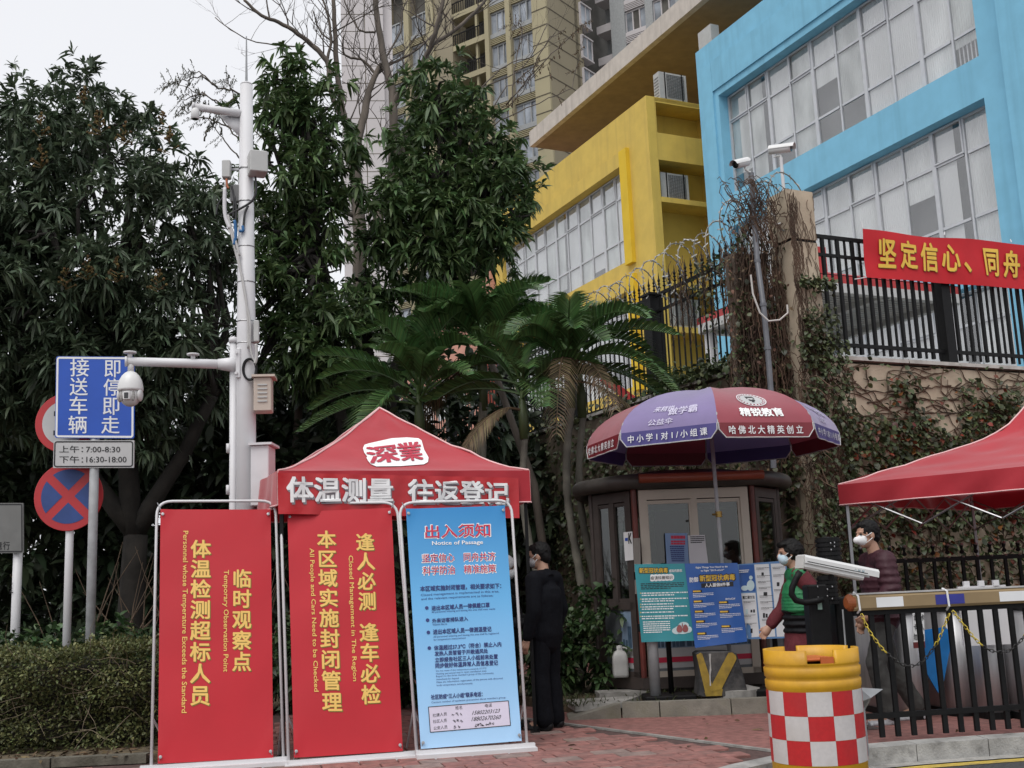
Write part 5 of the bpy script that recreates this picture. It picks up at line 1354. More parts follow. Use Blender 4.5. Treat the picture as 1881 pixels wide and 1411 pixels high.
# ------------------------------------------------------------------ guard booth
M_BR = mat('brown_frame', (0.055, 0.042, 0.037), 0.5, var=0.15, scale=10, dirt=0.2)
M_REDP = mat('red_post', (0.15, 0.030, 0.022), 0.5, var=0.4, scale=3, dirt=0.7, dscale=2.5, dcol=(0.04, 0.025, 0.02))
M_BEIGEF = mat('beige_window_frame', (0.48, 0.42, 0.35), 0.55, var=0.06, dirt=0.15, dscale=6)
M_BGLASS = glass('booth_glass', (0.62, 0.66, 0.64), 0.85)
KY = 12.35
def kx(px, py=1150, Y=KY): return at(px, py, Y).x
kz = lambda px, py, Y=KY: at(px, py, Y).z
k0, k1 = V((kx(1178), KY, 0)), V((kx(1404), KY + 0.12, 0))
kl = V((kx(1098, 1150, KY + 0.62), KY + 0.62, 0)); kr = V((k1.x + 0.42, KY + 0.75, 0))
klb, krb = kl + V((0.12, 1.35, 0)), kr + V((0.05, 1.3, 0))
zb, ztp = 0.30, 2.36
booth = thing('guard_booth', 'dark eight sided guard booth with beige window frames under the umbrella', 'guard booth', V(((k0.x + k1.x) / 2, KY + 0.9, 0.1)))
corners = [kl, k0, k1, kr, krb, klb]
cen = sum(corners, V((0, 0, 0))) / 6
def ringpoly(sc): return [tuple((cen + (c - cen) * sc).xy) for c in corners]
q = MB(); q.prism(ringpoly(1.03), (0, 0, zb), (1, 0, 0), (0, 1, 0), 0.12); q.prism(ringpoly(0.94), (0, 0, zb - 0.12), (1, 0, 0), (0, 1, 0), 0.09); part('floor_plinth', q, M_BR, booth)
q = MB(); q.prism(ringpoly(0.99), (0, 0, ztp + 0.02), (1, 0, 0), (0, 1, 0), 0.05); part('ceiling', q, M_BR, booth)
# padded round eaves ring and low roof
q = MB(); pts = []
for i in range(6):
    A_, B_, C_ = [cen + (corners[(i + k) % 6] - cen) * 1.13 for k in (-1, 0, 1)]
    pts += [p + Z * (ztp + 0.04) for p in corner_arc(A_, B_, C_, 0.28, 6)]
q.tube(pts, 0.085, 14, closed=True); part('eaves_ring', q, mat('eaves_metal', (0.055, 0.048, 0.042), 0.5, spec=0.4, var=0.25, scale=4), booth, True)
q = MB(); a_ = [V((p.x, p.y, ztp + 0.10)) for p in pts]; b_ = [cen + (V((p.x, p.y, 0)) - cen) * 0.5 + Z * (ztp + 0.20) for p in pts]; m = len(pts)
q.add(a_ + b_ + [V((cen.x, cen.y, ztp + 0.24))], [(i, (i + 1) % m, m + (i + 1) % m, m + i) for i in range(m)] + [(m + i, m + (i + 1) % m, 2 * m) for i in range(m)]); part('roof', q, MATS['eaves_metal'], booth, True)
q = MB(); f0, f1 = k0 + V((0.05, -0.21, ztp + 0.06)), k1 + V((0.1, -0.21, ztp + 0.06)); q.tube([f0, f1], 0.05, 12); part('eaves_light_tube', q, mat('orange_tube', (0.26, 0.06, 0.03), 0.4), booth, True)
for i, c in enumerate(corners):
    q = MB(); q.tube([c + Z * zb, c + Z * ztp], 0.032, 10); part('corner_post', q, M_REDP if i in (1, 2) else M_BR, booth, label='faded red corner post' if i in (1, 2) else None)
def face(a, b, nwin, name='window', low=True, zs_=1.35):
    """one side: low panel, sliding window in a beige frame"""
    t = (b - a); L = t.length; t = t / L; n = t.cross(Z).normalized()
    if n.dot(a - cen) < 0: n = -n
    def Pp(s, z, d=0.0): return a + t * s + n * d + Z * z
    def bx(mb_, s0, s1, z0, z1, d0, d1): mb_.obox((Pp(s0, z0, d0) + Pp(s1, z1, d1)) / 2, t * (s1 - s0), n * (d1 - d0), Z * (z1 - z0))
    f = MB(); e = 0.05
    bx(f, e, L - e, ztp - 0.16, ztp - 0.05, -0.03, 0.02)
    bx(f, e, e + 0.09, zb, ztp - 0.16, -0.03, 0.02); bx(f, L - e - 0.09, L - e, zb, ztp - 0.16, -0.03, 0.02)
    bx(f, e, L - e, zb + 0.72, zb + 0.80, -0.03, 0.02); bx(f, e, L - e, zb, zb + 0.06, -0.03, 0.02)
    w = (L - 2 * e - 0.12) / nwin
    for i in range(1, nwin): bx(f, e + 0.06 + w * i - 0.035, e + 0.06 + w * i + 0.035, zb + 0.8, ztp - 0.16, -0.028, 0.018)
    wi = part(name, f, M_BEIGEF if name == 'window' else M_BR, booth)
    for i in range(nwin):
        g = MB(); s0 = e + 0.065 + w * i; dd = -0.012 * (i % 2)
        g.slab(Pp(s0, zb + 0.8, dd), Pp(s0 + w - 0.03, zb + 0.8, dd), Pp(s0 + w - 0.03, ztp - 0.17, dd), Pp(s0, ztp - 0.17, dd), 0.006); part('pane', g, M_BGLASS, wi)
        s_ = MB()
        for x0, x1, z0, z1 in ((s0, s0 + 0.035, zb + .8, ztp - .17), (s0 + w - .065, s0 + w - .03, zb + .8, ztp - .17), (s0 + .035, s0 + w - .065, zb + .8, zb + .84), (s0 + .035, s0 + w - .065, ztp - .21, ztp - .17)): bx(s_, x0, x1, z0, z1, dd - 0.012, dd + 0.014)
        part('sash', s_, M_BEIGEF if name == 'window' else M_BR, wi)
    g = MB(); bx(g, e + 0.06, L - e - 0.06, zb + 0.06, zb + 0.72, -0.02, 0.0); lp = part('low_panel', g, mat('booth_low_panel', (0.10, 0.11, 0.12), 0.5, var=0.3, scale=4), booth)
    return Pp, bx, L, lp
Pf, bxf, Lf, lpf = face(k0, k1, 2)
Pl_, bxl, Ll, lpl = face(kl, k0, 2, 'side_window')
Pr_, bxr, Lr, lpr = face(k1, kr, 1, 'side_window')
face(kr, krb, 1, 'rear_window'); face(krb, klb, 2, 'rear_window'); face(klb, kl, 1, 'rear_window')
# printed city skyline and red stripe on the low panels
for bx, L, lp, s0, s1 in ((bxf, Lf, lpf, 0.14, None), (bxl, Ll, lpl, 0.42, None)):
    s1 = L - 0.12; g = MB(); bx(g, s0, s1, zb + 0.09, zb + 0.30, 0.001, 0.003); part('white_band', g, M_SIGNG, lp)
    g = MB(); bx(g, s0, s1, zb + 0.15, zb + 0.205, 0.004, 0.006); part('red_stripe', g, M_PRINTR, lp)
    g = MB(); bx(g, s0, s1, zb + 0.30, zb + 0.70, 0.001, 0.003); part('sky_print', g, mat('pale_blue_print', (0.20, 0.28, 0.38), 0.5, var=0.2, scale=3), lp)
    g = MB(); rr = random.Random(4); s = s0 + 0.02
    while s < s1 - 0.05:
        w = rr.uniform(0.025, 0.06); bx(g, s, s + w, zb + 0.31, zb + rr.uniform(0.38, 0.58), 0.004, 0.006); s += w + rr.uniform(0.0, 0.03)
    part('skyline_print', g, mat('dark_blue_print', (0.05, 0.09, 0.14), 0.5, var=0.3, scale=20), lp)
g = MB()
Oq = Pl_(0, 0, 0.004); 
nL = (k0 - kl).normalized().cross(Z).normalized(); nL = nL if nL.dot(kl - cen) > 0 else -nL
# booth interior: desk, back board, cupboards
q = MB(); q.box(V((cen.x, KY + 0.45, zb + 0.76)), (1.3, 0.5, 0.04)); q.box(V((cen.x, KY + 0.62, zb + 0.37)), (1.3, 0.1, 0.72)); part('desk', q, M_BR, booth)
q = MB(); q.box(V((cen.x + 0.2, KY + 1.45, zb + 0.95)), (1.0, 0.06, 1.8)); part('back_cupboard', q, mat('red_brown_cupboard', (0.09, 0.03, 0.025), 0.5, var=0.15), booth)
# notices in its windows
def notice(label, O, n, px, th=0.003, m=None):
    P = plq(O, n, *px); a = thing('paper_notice', label, 'notice', (P[2] + P[3]) / 2, 0, 'papers on the booth windows')
    q = MB(); q.slab(P[3] + n * 0.003, P[2] + n * 0.003, P[1] + n * 0.003, P[0] + n * 0.003, 0.002)
    s_ = part('sheet', q, m or M_PRINTW, a); return a, s_, P
M_PBLUE = mat('blue_paper', (0.17, 0.25, 0.42), 0.6, var=0.05); M_PPINK = mat('white_paper', (0.55, 0.52, 0.54), 0.6, var=0.03); M_PGREY = mat('grey_card', (0.24, 0.22, 0.20), 0.7, var=0.08)
nF = (k1 - k0).normalized().cross(Z).normalized(); nF = nF if nF.y < 0 else -nF
def zk(x, y): return (1140 + x / 4.15, 960 + y / 4.15)
OF = k0 + nF * 0.03
a, s_, P = notice('pale blue notice with red heading in the front booth window', OF, nF, (zk(337, 82), zk(508, 80), zk(522, 330), zk(352, 332)), m=M_PBLUE)
r_, k_ = MB(), MB()
for y0, y1 in ((100, 126), (137, 152), (154, 170)): dashes(r_, plq(OF, nF, zk(382, y0), zk(490, y0), zk(492, y1), zk(384, y1)), nF, 1, 0.006, 0.9, random.Random(1), (.15, .25), 1)
for i in range(8): dashes(k_, plq(OF, nF, zk(374 + i * 2, 178 + i * 15.5), zk(496, 178 + i * 15.5), zk(497, 190 + i * 15.5), zk(375 + i * 2, 190 + i * 15.5)), nF, 1, 0.006, 0.8, random.Random(i), (.06, .12), 0.9)
part('heading_print', r_, M_PRINTR, s_); part('small_print', k_, M_NAVY, s_)
a, s_, P = notice('white notice taped beside the pale blue one in the front booth window', OF, nF, (zk(512, 98), zk(640, 94), zk(668, 320), zk(526, 322)), m=M_PPINK)
k_ = MB(); dashes(k_, plq(OF, nF, zk(530, 106), zk(636, 104), zk(640, 160), zk(534, 164)), nF, 4, 0.006, 0.5, random.Random(3), (.05, .15), .8); part('small_print', k_, M_PRINTK, s_)
OL = kl + nL * 0.03
a, s_, P = notice('narrow white notice with a bold black mark on the left booth side', OL, nL, (zk(22, 75), zk(90, 68), zk(100, 285), zk(36, 292)), m=M_PRINTW)
k_ = MB(); 
fit(k_, t_h('K'), plq(OL, nL, zk(62, 82), zk(86, 80), zk(88, 158), zk(64, 160)), nL, 0.006, 0.02)
for x, y, w, h in ((58, 186, 30, 8), (80, 230, 10, 25)): k_.add(plq(OL, nL, zk(x, y + h), zk(x + w, y + h), zk(x + w, y), zk(x, y)), [(0, 1, 2, 3)])
part('black_mark', k_, M_PRINTK, s_)
k_ = MB(); k_.add([p + nL * 0.006 for p in plq(OL, nL, zk(36, 140), zk(58, 140), zk(58, 116), zk(36, 118))], [(0, 1, 2, 3)]); part('blue_mark', k_, M_SIGNB, s_)
a, s_, P = notice('long grey card leaning in the left booth side behind the narrow notice', OL, nL, (zk(96, 120), zk(150, 117), zk(158, 540), zk(112, 545)), m=M_PGREY)
# plastic jug on the booth plinth
jg = at(1139, 1246, KY + 0.3); jp = V((jg.x, jg.y - 0.13, zb + 0.004))
jug = thing('plastic_jug', 'white plastic jug with handle standing on the booth step', 'jug', jp)
q = MB(); w, d_ = 0.085, 0.07; prof = [(0.0, .92), (0.03, 1), (0.16, 1), (0.22, .97), (0.27, .7), (0.285, .36), (0.31, .34)]
vs = []
for z, s in prof:
    for x, y in rrect(2 * w * s, 2 * d_ * s, 0.028 * s, 3): vs.append(jp + V((x, y, z)))
k = len(rrect(1, 1, .1, 3)); q.add(vs, [(i * k + j, i * k + (j + 1) % k, i * k + k + (j + 1) % k, i * k + k + j) for i in range(len(prof) - 1) for j in range(k)] + [tuple(range(k - 1, -1, -1)), tuple(range((len(prof) - 1) * k, len(prof) * k))])
part('body', q, mat('milky_plastic', (0.62, 0.62, 0.60), 0.4, trans=0.3), jug, True)
q = MB(); q.tube([jp + V((-0.005, 0, 0.285)), jp + V((0.03, 0, 0.315)), jp + V((0.075, 0, 0.305)), jp + V((0.08, 0, 0.25)), jp + V((0.07, 0, 0.2))], 0.012, 8); part('handle', q, MATS['milky_plastic'], jug, True)
q = MB(); q.lathe([(0.032, 0.305), (0.032, 0.335), (0, 0.338)], 14, jp + V((-0.0, 0, 0))); part('cap', q, M_WHITEP, jug)

# ------------------------------------------------------------------ striped umbrella
uc = at(1300, 718, 11.85); UR = 1.33; zr = 2.78; zu = uc.z
umb = thing('patio_umbrella', 'large purple and dark red advertising umbrella standing in front of the booth', 'umbrella', V((uc.x, uc.y, 0.1)))
rot = radians(-90 + 15.5)
def rib(k, b):
    a = rot + pi / 8 + k * pi / 4 - pi / 4
    s = sin(b * 0.5 * pi * 0.94) / sin(0.5 * pi * 0.94); z = zr + (zu - zr) * (cos(b * pi / 2 * 0.97) - cos(pi / 2 * .97)) / (1 - cos(pi / 2 * .97))
    return V((uc.x + cos(a) * UR * s, uc.y + sin(a) * UR * s, z))
def pan(k, a, b, d=0.0):         # a -1..1 across, b 0 crown..1 rim
    p, q_ = rib(k, b), rib(k + 1, b); t = (a + 1) / 2; r = p * (1 - t) + q_ * t; r = r - Z * 0.03 * sin(pi * t) * sin(pi * b) 
    if d:
        m_ = (p + q_) / 2; nn = V((m_.x - uc.x, m_.y - uc.y, 0.55 * (1.3 - b))).normalized(); r = r + nn * d
    return r
def val(k, a, v, d=0.0):          # hanging valance, v 0..1 down, rounded lower corners
    p, q_ = rib(k, 1.0), rib(k + 1, 1.0); t = (a + 1) / 2; r = p * (1 - t) + q_ * t
    nn = V(((p + q_) / 2 - uc).xy).to_3d().normalized()
    return r - Z * (0.145 * v) + nn * (d + 0.012 * v)
M_UP = mat('umbrella_purple', (0.20, 0.155, 0.33), 0.6, var=0.08, scale=3, spec=0.5, trans=0.12, sheen=0.4, bump=0.4, bscale=6); M_UR = mat('umbrella_red', (0.28, 0.040, 0.06), 0.6, var=0.08, scale=3, spec=0.5, trans=0.12, sheen=0.4, bump=0.4, bscale=6)
M_UPV = mat('umbrella_navy', (0.055, 0.045, 0.19), 0.5, var=0.06); M_URV = mat('umbrella_maroon', (0.17, 0.014, 0.022), 0.5, var=0.06)
panels = {}
for k in range(8):
    nx, ny = 8, 12; vs = [pan(k, -1 + 2 * i / nx, j / ny) for j in range(ny + 1) for i in range(nx + 1)]; q = MB()
    q.add(vs, [(j * (nx + 1) + i, (j + 1) * (nx + 1) + i, (j + 1) * (nx + 1) + i + 1, j * (nx + 1) + i + 1) for j in range(ny) for i in range(nx)])
    panels[k] = part('canopy_panel', q, M_UR if k % 2 == 0 else M_UP, umb, True, label='dark red panel' if k % 2 == 0 else 'purple panel')
    vs = []; nx = 16
    for j in range(5):
        for i in range(nx + 1):
            a = -0.985 + 1.97 * i / nx; edge = max(0, (abs(a) - 0.86) / 0.125); dep = 1 - (1 - sqrt(max(0, 1 - edge ** 2))) * 0.55
            vs.append(val(k, a, j / 4 * dep, 0.006 * sin(i * 1.3 + k) * j / 4))
    q = MB(); q.add(vs, [(j * (nx + 1) + i, (j + 1) * (nx + 1) + i, (j + 1) * (nx + 1) + i + 1, j * (nx + 1) + i + 1) for j in range(4) for i in range(nx)])
    vl = part('valance', q, M_URV if k % 2 == 0 else M_UPV, umb, True)
    q = MB(); q.tube([vs[0]] + [vs[4 * (nx + 1) + i] for i in range(nx + 1)] + [vs[nx]], 0.006, 5); part('binding', q, M_SIGNG, vl)
def on_panel(k, t, a0, a1, b0, b1, bold=0.0, mb_=None, valance=False, d=0.008):
    vs0 = t[0]; x0, x1 = min(v[0] for v in vs0), max(v[0] for v in vs0); y0, y1 = min(v[1] for v in vs0), max(v[1] for v in vs0)
    for kk, (dx, dy) in enumerate([(0, 0)] if not bold else [(0, 0), (bold, bold), (-bold, bold), (bold, -bold), (-bold, -bold)]):
        f_ = val if valance else pan
        mb_.add([f_(k, a0 + (a1 - a0) * (x + dx - x0) / (x1 - x0), b0 + (b1 - b0) * (y1 - y - dy) / (y1 - y0), d + (.008 if valance else 0) + 0.0004 * kk) for x, y in vs0], t[1])
q = MB(); on_panel(0, t_h('精锐教育'), -0.50, 0.44, 0.795, 0.915, 0.03, q); part('lettering', q, M_PRINTW, panels[0])
q = MB(); on_panel(0, t_h('哈佛北大精英创立'.replace('', ' ').strip()), -0.80, 0.74, 0.22, 0.78, 0.012, q, True); 
for k in (1, 7): on_panel(k, t_h('中小学1对1/小组课'.replace('', ' ').strip()), -0.82, 0.80, 0.24, 0.76, 0.008, q, True)
on_panel(6, t_h('哈佛北大精英创立'.replace('', ' ').strip()), -0.80, 0.74, 0.22, 0.78, 0.012, q, True)
part('valance_lettering', q, M_SIGNW, umb)
for k in (7, 1):
    q = MB()
    on_panel(k, t_h('来精锐'), -0.42, 0.05, 0.66, 0.75, 0.012, q); on_panel(k, t_h('做学霸'), -0.05, 0.60, 0.70, 0.82, 0.012, q); on_panel(k, t_h('公益伞'), -0.42, 0.10, 0.86, 0.945, 0.008, q)
    part('lettering', q, mat('pale_lilac_print', (0.55, 0.52, 0.66), 0.6), panels[k])
def disc_on(k, ca, cb, ra, rb_, m, name, par, d, r_in=0.0, n=36):
    q = MB(); o_ = [pan(k, ca + ra * cos(2 * pi * i / n), cb + rb_ * sin(2 * pi * i / n), d) for i in range(n)]
    if r_in:
        i_ = [pan(k, ca + ra * r_in * cos(2 * pi * i / n), cb + rb_ * r_in * sin(2 * pi * i / n), d) for i in range(n)]; q.add(o_ + i_, [(i, n + i, n + (i + 1) % n, (i + 1) % n) for i in range(n)])
    else: q.add(o_ + [pan(k, ca, cb, d)], [(i, n, (i + 1) % n) for i in range(n)])
    return part(name, q, m, par)
disc_on(0, -0.06, 0.635, 0.36, 0.125, M_SIGNW, 'emblem_ring', panels[0], 0.009, 0.94); disc_on(0, -0.06, 0.635, 0.335, 0.117, M_UR, 'emblem_band', panels[0], 0.008, 0.80); disc_on(0, -0.06, 0.635, 0.27, 0.093, M_SIGNG, 'emblem_face', panels[0], 0.010)
q = MB()
for a_, b_, w_, h_ in ((-0.06, 0.592, 0.10, 0.011), (-0.15, 0.605, 0.016, 0.024), (0.03, 0.605, 0.016, 0.024), (-0.06, 0.658, 0.07, 0.011), (-0.11, 0.650, 0.028, 0.010), (-0.01, 0.650, 0.028, 0.010), (-0.06, 0.682, 0.032, 0.011)):
    vs0 = [pan(0, a_ + w_ * x, b_ + h_ * y, 0.013) for x, y in ((-1, 1), (1, 1), (1, -1), (-1, -1))]; q.add(vs0, [(0, 1, 2, 3)])
part('emblem_mark', q, M_PRINTK, panels[0])
q = MB()
for i in range(24):
    a = 2 * pi * i / 24
    q.add([pan(0, -0.06 + (0.302 + x) * cos(a + t_), 0.635 + (0.1055 + x * .4) * sin(a + t_), 0.012) for x, t_ in ((-.02, .06), (.02, .06), (.02, -.06), (-.02, -.06))], [(0, 1, 2, 3)])
part('emblem_lettering', q, M_SIGNW, panels[0])
q = MB(); q.tube([V((uc.x + 0.03, uc.y, 0.12)), V((uc.x, uc.y, zu - 0.02))], 0.021, 12); q.lathe([(0.03, 0), (0.035, 0.03), (0.0, 0.05)], 12, V((uc.x, uc.y, zu - 0.01))); part('pole', q, M_GALV, umb, True)
q = MB(); q.lathe([(0.035, 0), (0.035, 0.06)], 12, V((uc.x + 0.02, uc.y, at(1302, 951, uc.y).z))); q.tube([V((uc.x + .02, uc.y, at(1302, 951, uc.y).z + .03)), V((uc.x - .05, uc.y - .03, at(1302, 951, uc.y).z + .03))], 0.012, 6); part('pole_clamp', q, mat('brass', (0.3, 0.2, 0.06), 0.4, metal=0.8), umb)
for k in range(8):
    q = MB(); q.tube([rib(k, j / 8) - Z * 0.012 for j in range(9)], 0.008, 5); h = rib(k, 0.55); q.tube([h - Z * 0.015, V((uc.x, uc.y, zr + 0.05))], 0.007, 5); part('rib', q, M_GALV, umb)
q = MB(); q.lathe([(0.28, 0.1), (0.28, 0.2), (0.05, 0.26)], 18, V((uc.x + .03, uc.y, 0.0))); part('foot_weight', q, M_CONC, umb)

# ------------------------------------------------------------------ notice board with three posters
YB = 11.72
def poster(label, px, m, Y, curl=0.0):
    O = at(*px[3], Y); n = V((-0.02, -1, 0.0)).normalized(); P = plq(O, n, *px)
    a = thing('poster', label, 'poster', (P[2] + P[3]) / 2, 0, 'health posters on the board')
    nx, ny = 24, 30; vs = []
    def dsp(u_, v_): return curl * (v_ ** 6) + 0.006 * sin(u_ * 7 + v_ * 3) + curl * .6 * (abs(u_) ** 8) + curl * .25 * sin(u_ * 13 - v_ * 9) * sin(v_ * 5 + u_ * 4)
    on_sheet(P, n, dsp)
    for j in range(ny + 1):
        for i in range(nx + 1):
            u_, v_ = i / nx, j / ny; vs.append(bil(P, u_, v_) + n * dsp(u_, v_)); continue
            vs.append(bil(P, u_, v_) + n * (curl * (v_ ** 6) + 0.006 * sin(u_ * 7 + v_ * 3) + curl * .6 * (u_ ** 8)))
    k = len(vs); vs += [p - n * 0.002 for p in vs]; q = MB(); fs = []
    for j in range(ny):
        for i in range(nx):
            c = j * (nx + 1) + i; fs += [(c, c + nx + 1, c + nx + 2, c + 1), (k + c + 1, k + c + nx + 2, k + c + nx + 1, k + c)]
    q.add(vs, fs); s_ = part('sheet', q, m, a, True); return a, s_, O, n
PD = 0.0015
M_TEAL = mat('teal_poster', (0.022, 0.25, 0.29), 0.4, var=0.06, scale=3, spec=0.6); M_PB = mat('blue_poster', (0.022, 0.10, 0.36), 0.4, var=0.08, scale=3, spec=0.6); M_PLB = mat('light_blue_poster', (0.12, 0.25, 0.48), 0.45, var=0.05)
board = thing('notice_board', 'grey post frame on a dark base carrying the teal and blue posters', 'notice board', V((at(1230, 1290, YB + .06).x, YB + .06, 0.1)))
q = MB(); a, b = at(1207, 1180, YB + .08), at(1205, 1282, YB + .08); xx = b.x
q.tube([V((xx, YB + .09, 0.12)), V((xx, YB + .09, 1.5))], 0.055, 16); part('post', q, M_GALV, board, True)
q = MB(); x2 = at(1232, 1240, YB + .2).x
q.tube([V((x2, YB + .22, 0.12)), V((x2, YB + .22, 1.5))], 0.028, 10); part('post', q, M_BLACK, board, True)
q = MB(); x3 = at(1425, 1190, YB + .1).x
q.tube([V((x3, YB + .12, 0.12)), V((x3, YB + .12, 1.5))], 0.028, 10); part('post', q, M_BLACK, board, True)
q = MB(); q.bbox(V((at(1232, 1285, YB).x, YB + 0.15, 0.135)), (0.52, 0.42, 0.07), 0, 0.01); part('base_plate', q, M_BLACK, board)
q = MB(); q.obox(V(((xx + x3) / 2, YB + .075, 1.38)), (x3 - xx + .3, 0, 0), (0, 0.012, 0), (0, 0, 0.08)); q.obox(V(((xx + x3) / 2, YB + .075, 0.85)), (x3 - xx + .3, 0, 0), (0, 0.012, 0), (0, 0, 0.08)); part('cross_bar', q, M_BLACK, board)
# teal
a, s_, O, n = poster('teal poster with yellow heading and a picture of lungs', (zk(105, 318), zk(500, 312), zk(560, 900), zk(158, 912)), M_TEAL, YB, 0.01)
def tz(*p): return plq(O, n, *[zk(*c) for c in p])
y_, w_, k_ = MB(), MB(), MB()
fit(k_, t_h('新型冠状病毒'), tz((138, 344), (362, 342), (364, 386), (140, 388)), n, PD, 0.06); fit(y_, t_h('新型冠状病毒'), tz((141, 347), (359, 345), (361, 383), (143, 385)), n, PD + 0.0025, 0.014)
fit(w_, t_h('感染的肺炎'), tz((370, 358), (468, 354), (469, 376), (371, 380)), n, PD, 0.014)
for i in range(6):
    c = tz((240 + i * 28.5, 422 - i * 1.0))[0]; w_.lathe([(0.0, 0.001), (0.036, 0.0)], 18, WARP[0](c + n * PD), n)
fit(k_, t_h('疫情科普知识'), tz((228, 410), (396, 404), (397, 430), (229, 436)), n, PD + 0.003, 0.01)
dashes(k_, tz((142, 465), (482, 455), (486, 506), (146, 516)), n, 4, PD, 0.5, random.Random(2), (.03, .1), .7, 0.03)
for y0, rws in ((535, 2), (580, 2), (620, 1), (640, 2), (682, 1), (712, 2)):
    dashes(w_, tz((160, y0), (510, y0 - 8), (515, y0 - 8 + rws * 17), (163, y0 + rws * 17)), n, rws, PD, 0.48, random.Random(y0), (.02, .08), .7)
    dashes(y_, tz((148, y0), (156, y0), (156, y0 + 8), (148, y0 + 8)), n, 1, PD, .9, random.Random(1), (.9, 1), 1)
dashes(w_, tz((170, 755), (375, 750), (380, 845), (176, 850)), n, 6, PD, 0.45, random.Random(9), (.04, .14), .7)
part('yellow_lettering', y_, M_PRINTY, s_); part('white_lettering', w_, M_PRINTW, s_); part('dark_lettering', k_, M_PRINTK, s_)
q = MB()
for x, y, rx, ry in ((470, 815, 62, 34), (425, 825, 34, 25), (480, 785, 40, 28), (515, 815, 28, 25)):
    pts = [WARP[0](tz((x + rx * cos(t), y + ry * sin(t)))[0] + n * (PD + .0003 * rx / 10)) for t in [2 * pi * i / 20 for i in range(20)]]; q.add(pts[::-1], [tuple(range(20))])
part('cloud_print', q, mat('pale_cyan_print', (0.55, 0.68, 0.70), 0.5), s_)
q = MB()
for x, y, rx, ry in ((447, 808, 22, 30), (492, 806, 22, 30), (469, 780, 4, 16)):
    pts = [WARP[0](tz((x + rx * cos(t) * (1 + .25 * sin(t)), y + ry * sin(t)))[0] + n * (PD + .005)) for t in [2 * pi * i / 18 for i in range(18)]]; q.add(pts[::-1], [tuple(range(18))])
part('lungs_print', q, mat('dull_pink_print', (0.30, 0.09, 0.09), 0.5), s_)
# blue
a, s_, O, n = poster('crumpled deep blue poster with yellow heading, middle of the board', (zk(488, 312), zk(888, 308), zk(963, 906), zk(566, 955)), M_PB, YB - 0.03, 0.015)
y_, w_, k_ = MB(), MB(), MB()
fit(w_, t_h('Eight Things You Need to do'), tz((572, 337), (815, 328), (816, 345), (573, 354)), n, PD, 0.02); fit(w_, t_h('to Fight “2019-nCoV”'), tz((610, 361), (790, 354), (791, 371), (611, 378)), n, PD, 0.02)
fit(w_, t_h('防御'), tz((525, 419), (588, 415), (590, 452), (527, 457)), n, PD, 0.02)
fit(k_, t_h('新型冠状病毒'), tz((596, 398), (872, 388), (876, 442), (600, 455)), n, PD, 0.06); fit(y_, t_h('新型冠状病毒'), tz((600, 402), (868, 392), (872, 438), (604, 450)), n, PD + 0.0025, 0.014)
q_ = tz((612, 464), (858, 450), (860, 486), (616, 498)); patch(k_, q_, n, PD + 0.0006)
fit(w_, t_h('人人要做8件事'), tz((642, 466), (830, 455), (832, 482), (644, 494)), n, PD + 0.003, 0.02)
fit(w_, t_h('2019-nCoV'), tz((798, 576), (872, 572), (873, 586), (799, 590)), n, PD, 0.02)
for x0, y0 in ((548, 528), (553, 605), (562, 682), (572, 758), (582, 850), (748, 612), (755, 683), (766, 795)):
    q_ = tz((x0, y0 - 12), (x0 + 72, y0 - 15), (x0 + 74, y0 + 5), (x0 + 2, y0 + 8)); patch(k_, q_, n, PD + 0.0006)
    dashes(y_, tz((x0 + 3, y0 - 9), (x0 + 60, y0 - 11), (x0 + 62, y0 + 2), (x0 + 5, y0 + 4)), n, 1, PD + .003, .9, random.Random(x0), (.1, .2), 1)
    dashes(w_, tz((x0 + 2, y0 + 14), (x0 + 160, y0 + 6), (x0 + 165, y0 + 42), (x0 + 6, y0 + 50)), n, 3, PD, .35, random.Random(y0), (.03, .1), .6)
part('yellow_lettering', y_, M_PRINTY, s_); part('white_lettering', w_, M_PRINTW, s_); part('dark_lettering', k_, M_PRINTK, s_)
# light blue
a, s_, O, n = poster('light blue poster with white instruction columns beside the woman in green', (zk(890, 318), zk(1262, 290), zk(1300, 880), zk(962, 890)), M_PLB, YB + 0.03, 0.004)
w_, k_, d_, g_ = MB(), MB(), MB(), MB()
for c in (((1018, 320), (1130, 315), (1178, 868), (1072, 875)), ((1145, 314), (1252, 310), (1292, 866), (1190, 870)), ((915, 540), (1028, 535), (1058, 870), (965, 878))):
    q_ = tz(*c); patch(w_, q_, n, 0.0015 + 0.0006)
q_ = tz((902, 325), (1015, 320), (1028, 525), (912, 528)); patch(d_, q_, n, 0.0015 + 0.0006)
fit(k_, t_h('戴口罩方法'), tz((928, 560), (1020, 556), (1022, 580), (930, 584)), n, 0.003, 0.02)
for x0, y0, w0 in ((1030, 345, 100), (1036, 405, 100), (1042, 448, 100), (1050, 493, 100), (1056, 558, 100), (1062, 602, 100), (1068, 648, 100), (1074, 735, 100), (1155, 340, 92), (1160, 398, 92), (1166, 510, 92), (932, 600, 90), (938, 705, 90), (945, 768, 90)):
    dashes(k_, tz((x0, y0), (x0 + w0, y0 - 4), (x0 + w0 + 2, y0 + 14), (x0 + 2, y0 + 18)), n, 2, 0.025, .4, random.Random(x0), (.06, .18), .6)
for x0, y0, w0, h0 in ((1074, 380, 18, 24), (1090, 530, 28, 28), (1085, 690, 16, 36), (1105, 695, 16, 30), (1100, 795, 24, 30), (1190, 455, 20, 30), (952, 660, 20, 38), (990, 665, 14, 20), (1010, 662, 14, 24), (990, 808, 16, 34)):
    q_ = tz((x0, y0), (x0 + w0, y0), (x0 + w0, y0 + h0), (x0, y0 + h0)); patch((k_ if x0 % 4 else g_), q_, n, 0.003 + 0.0006)
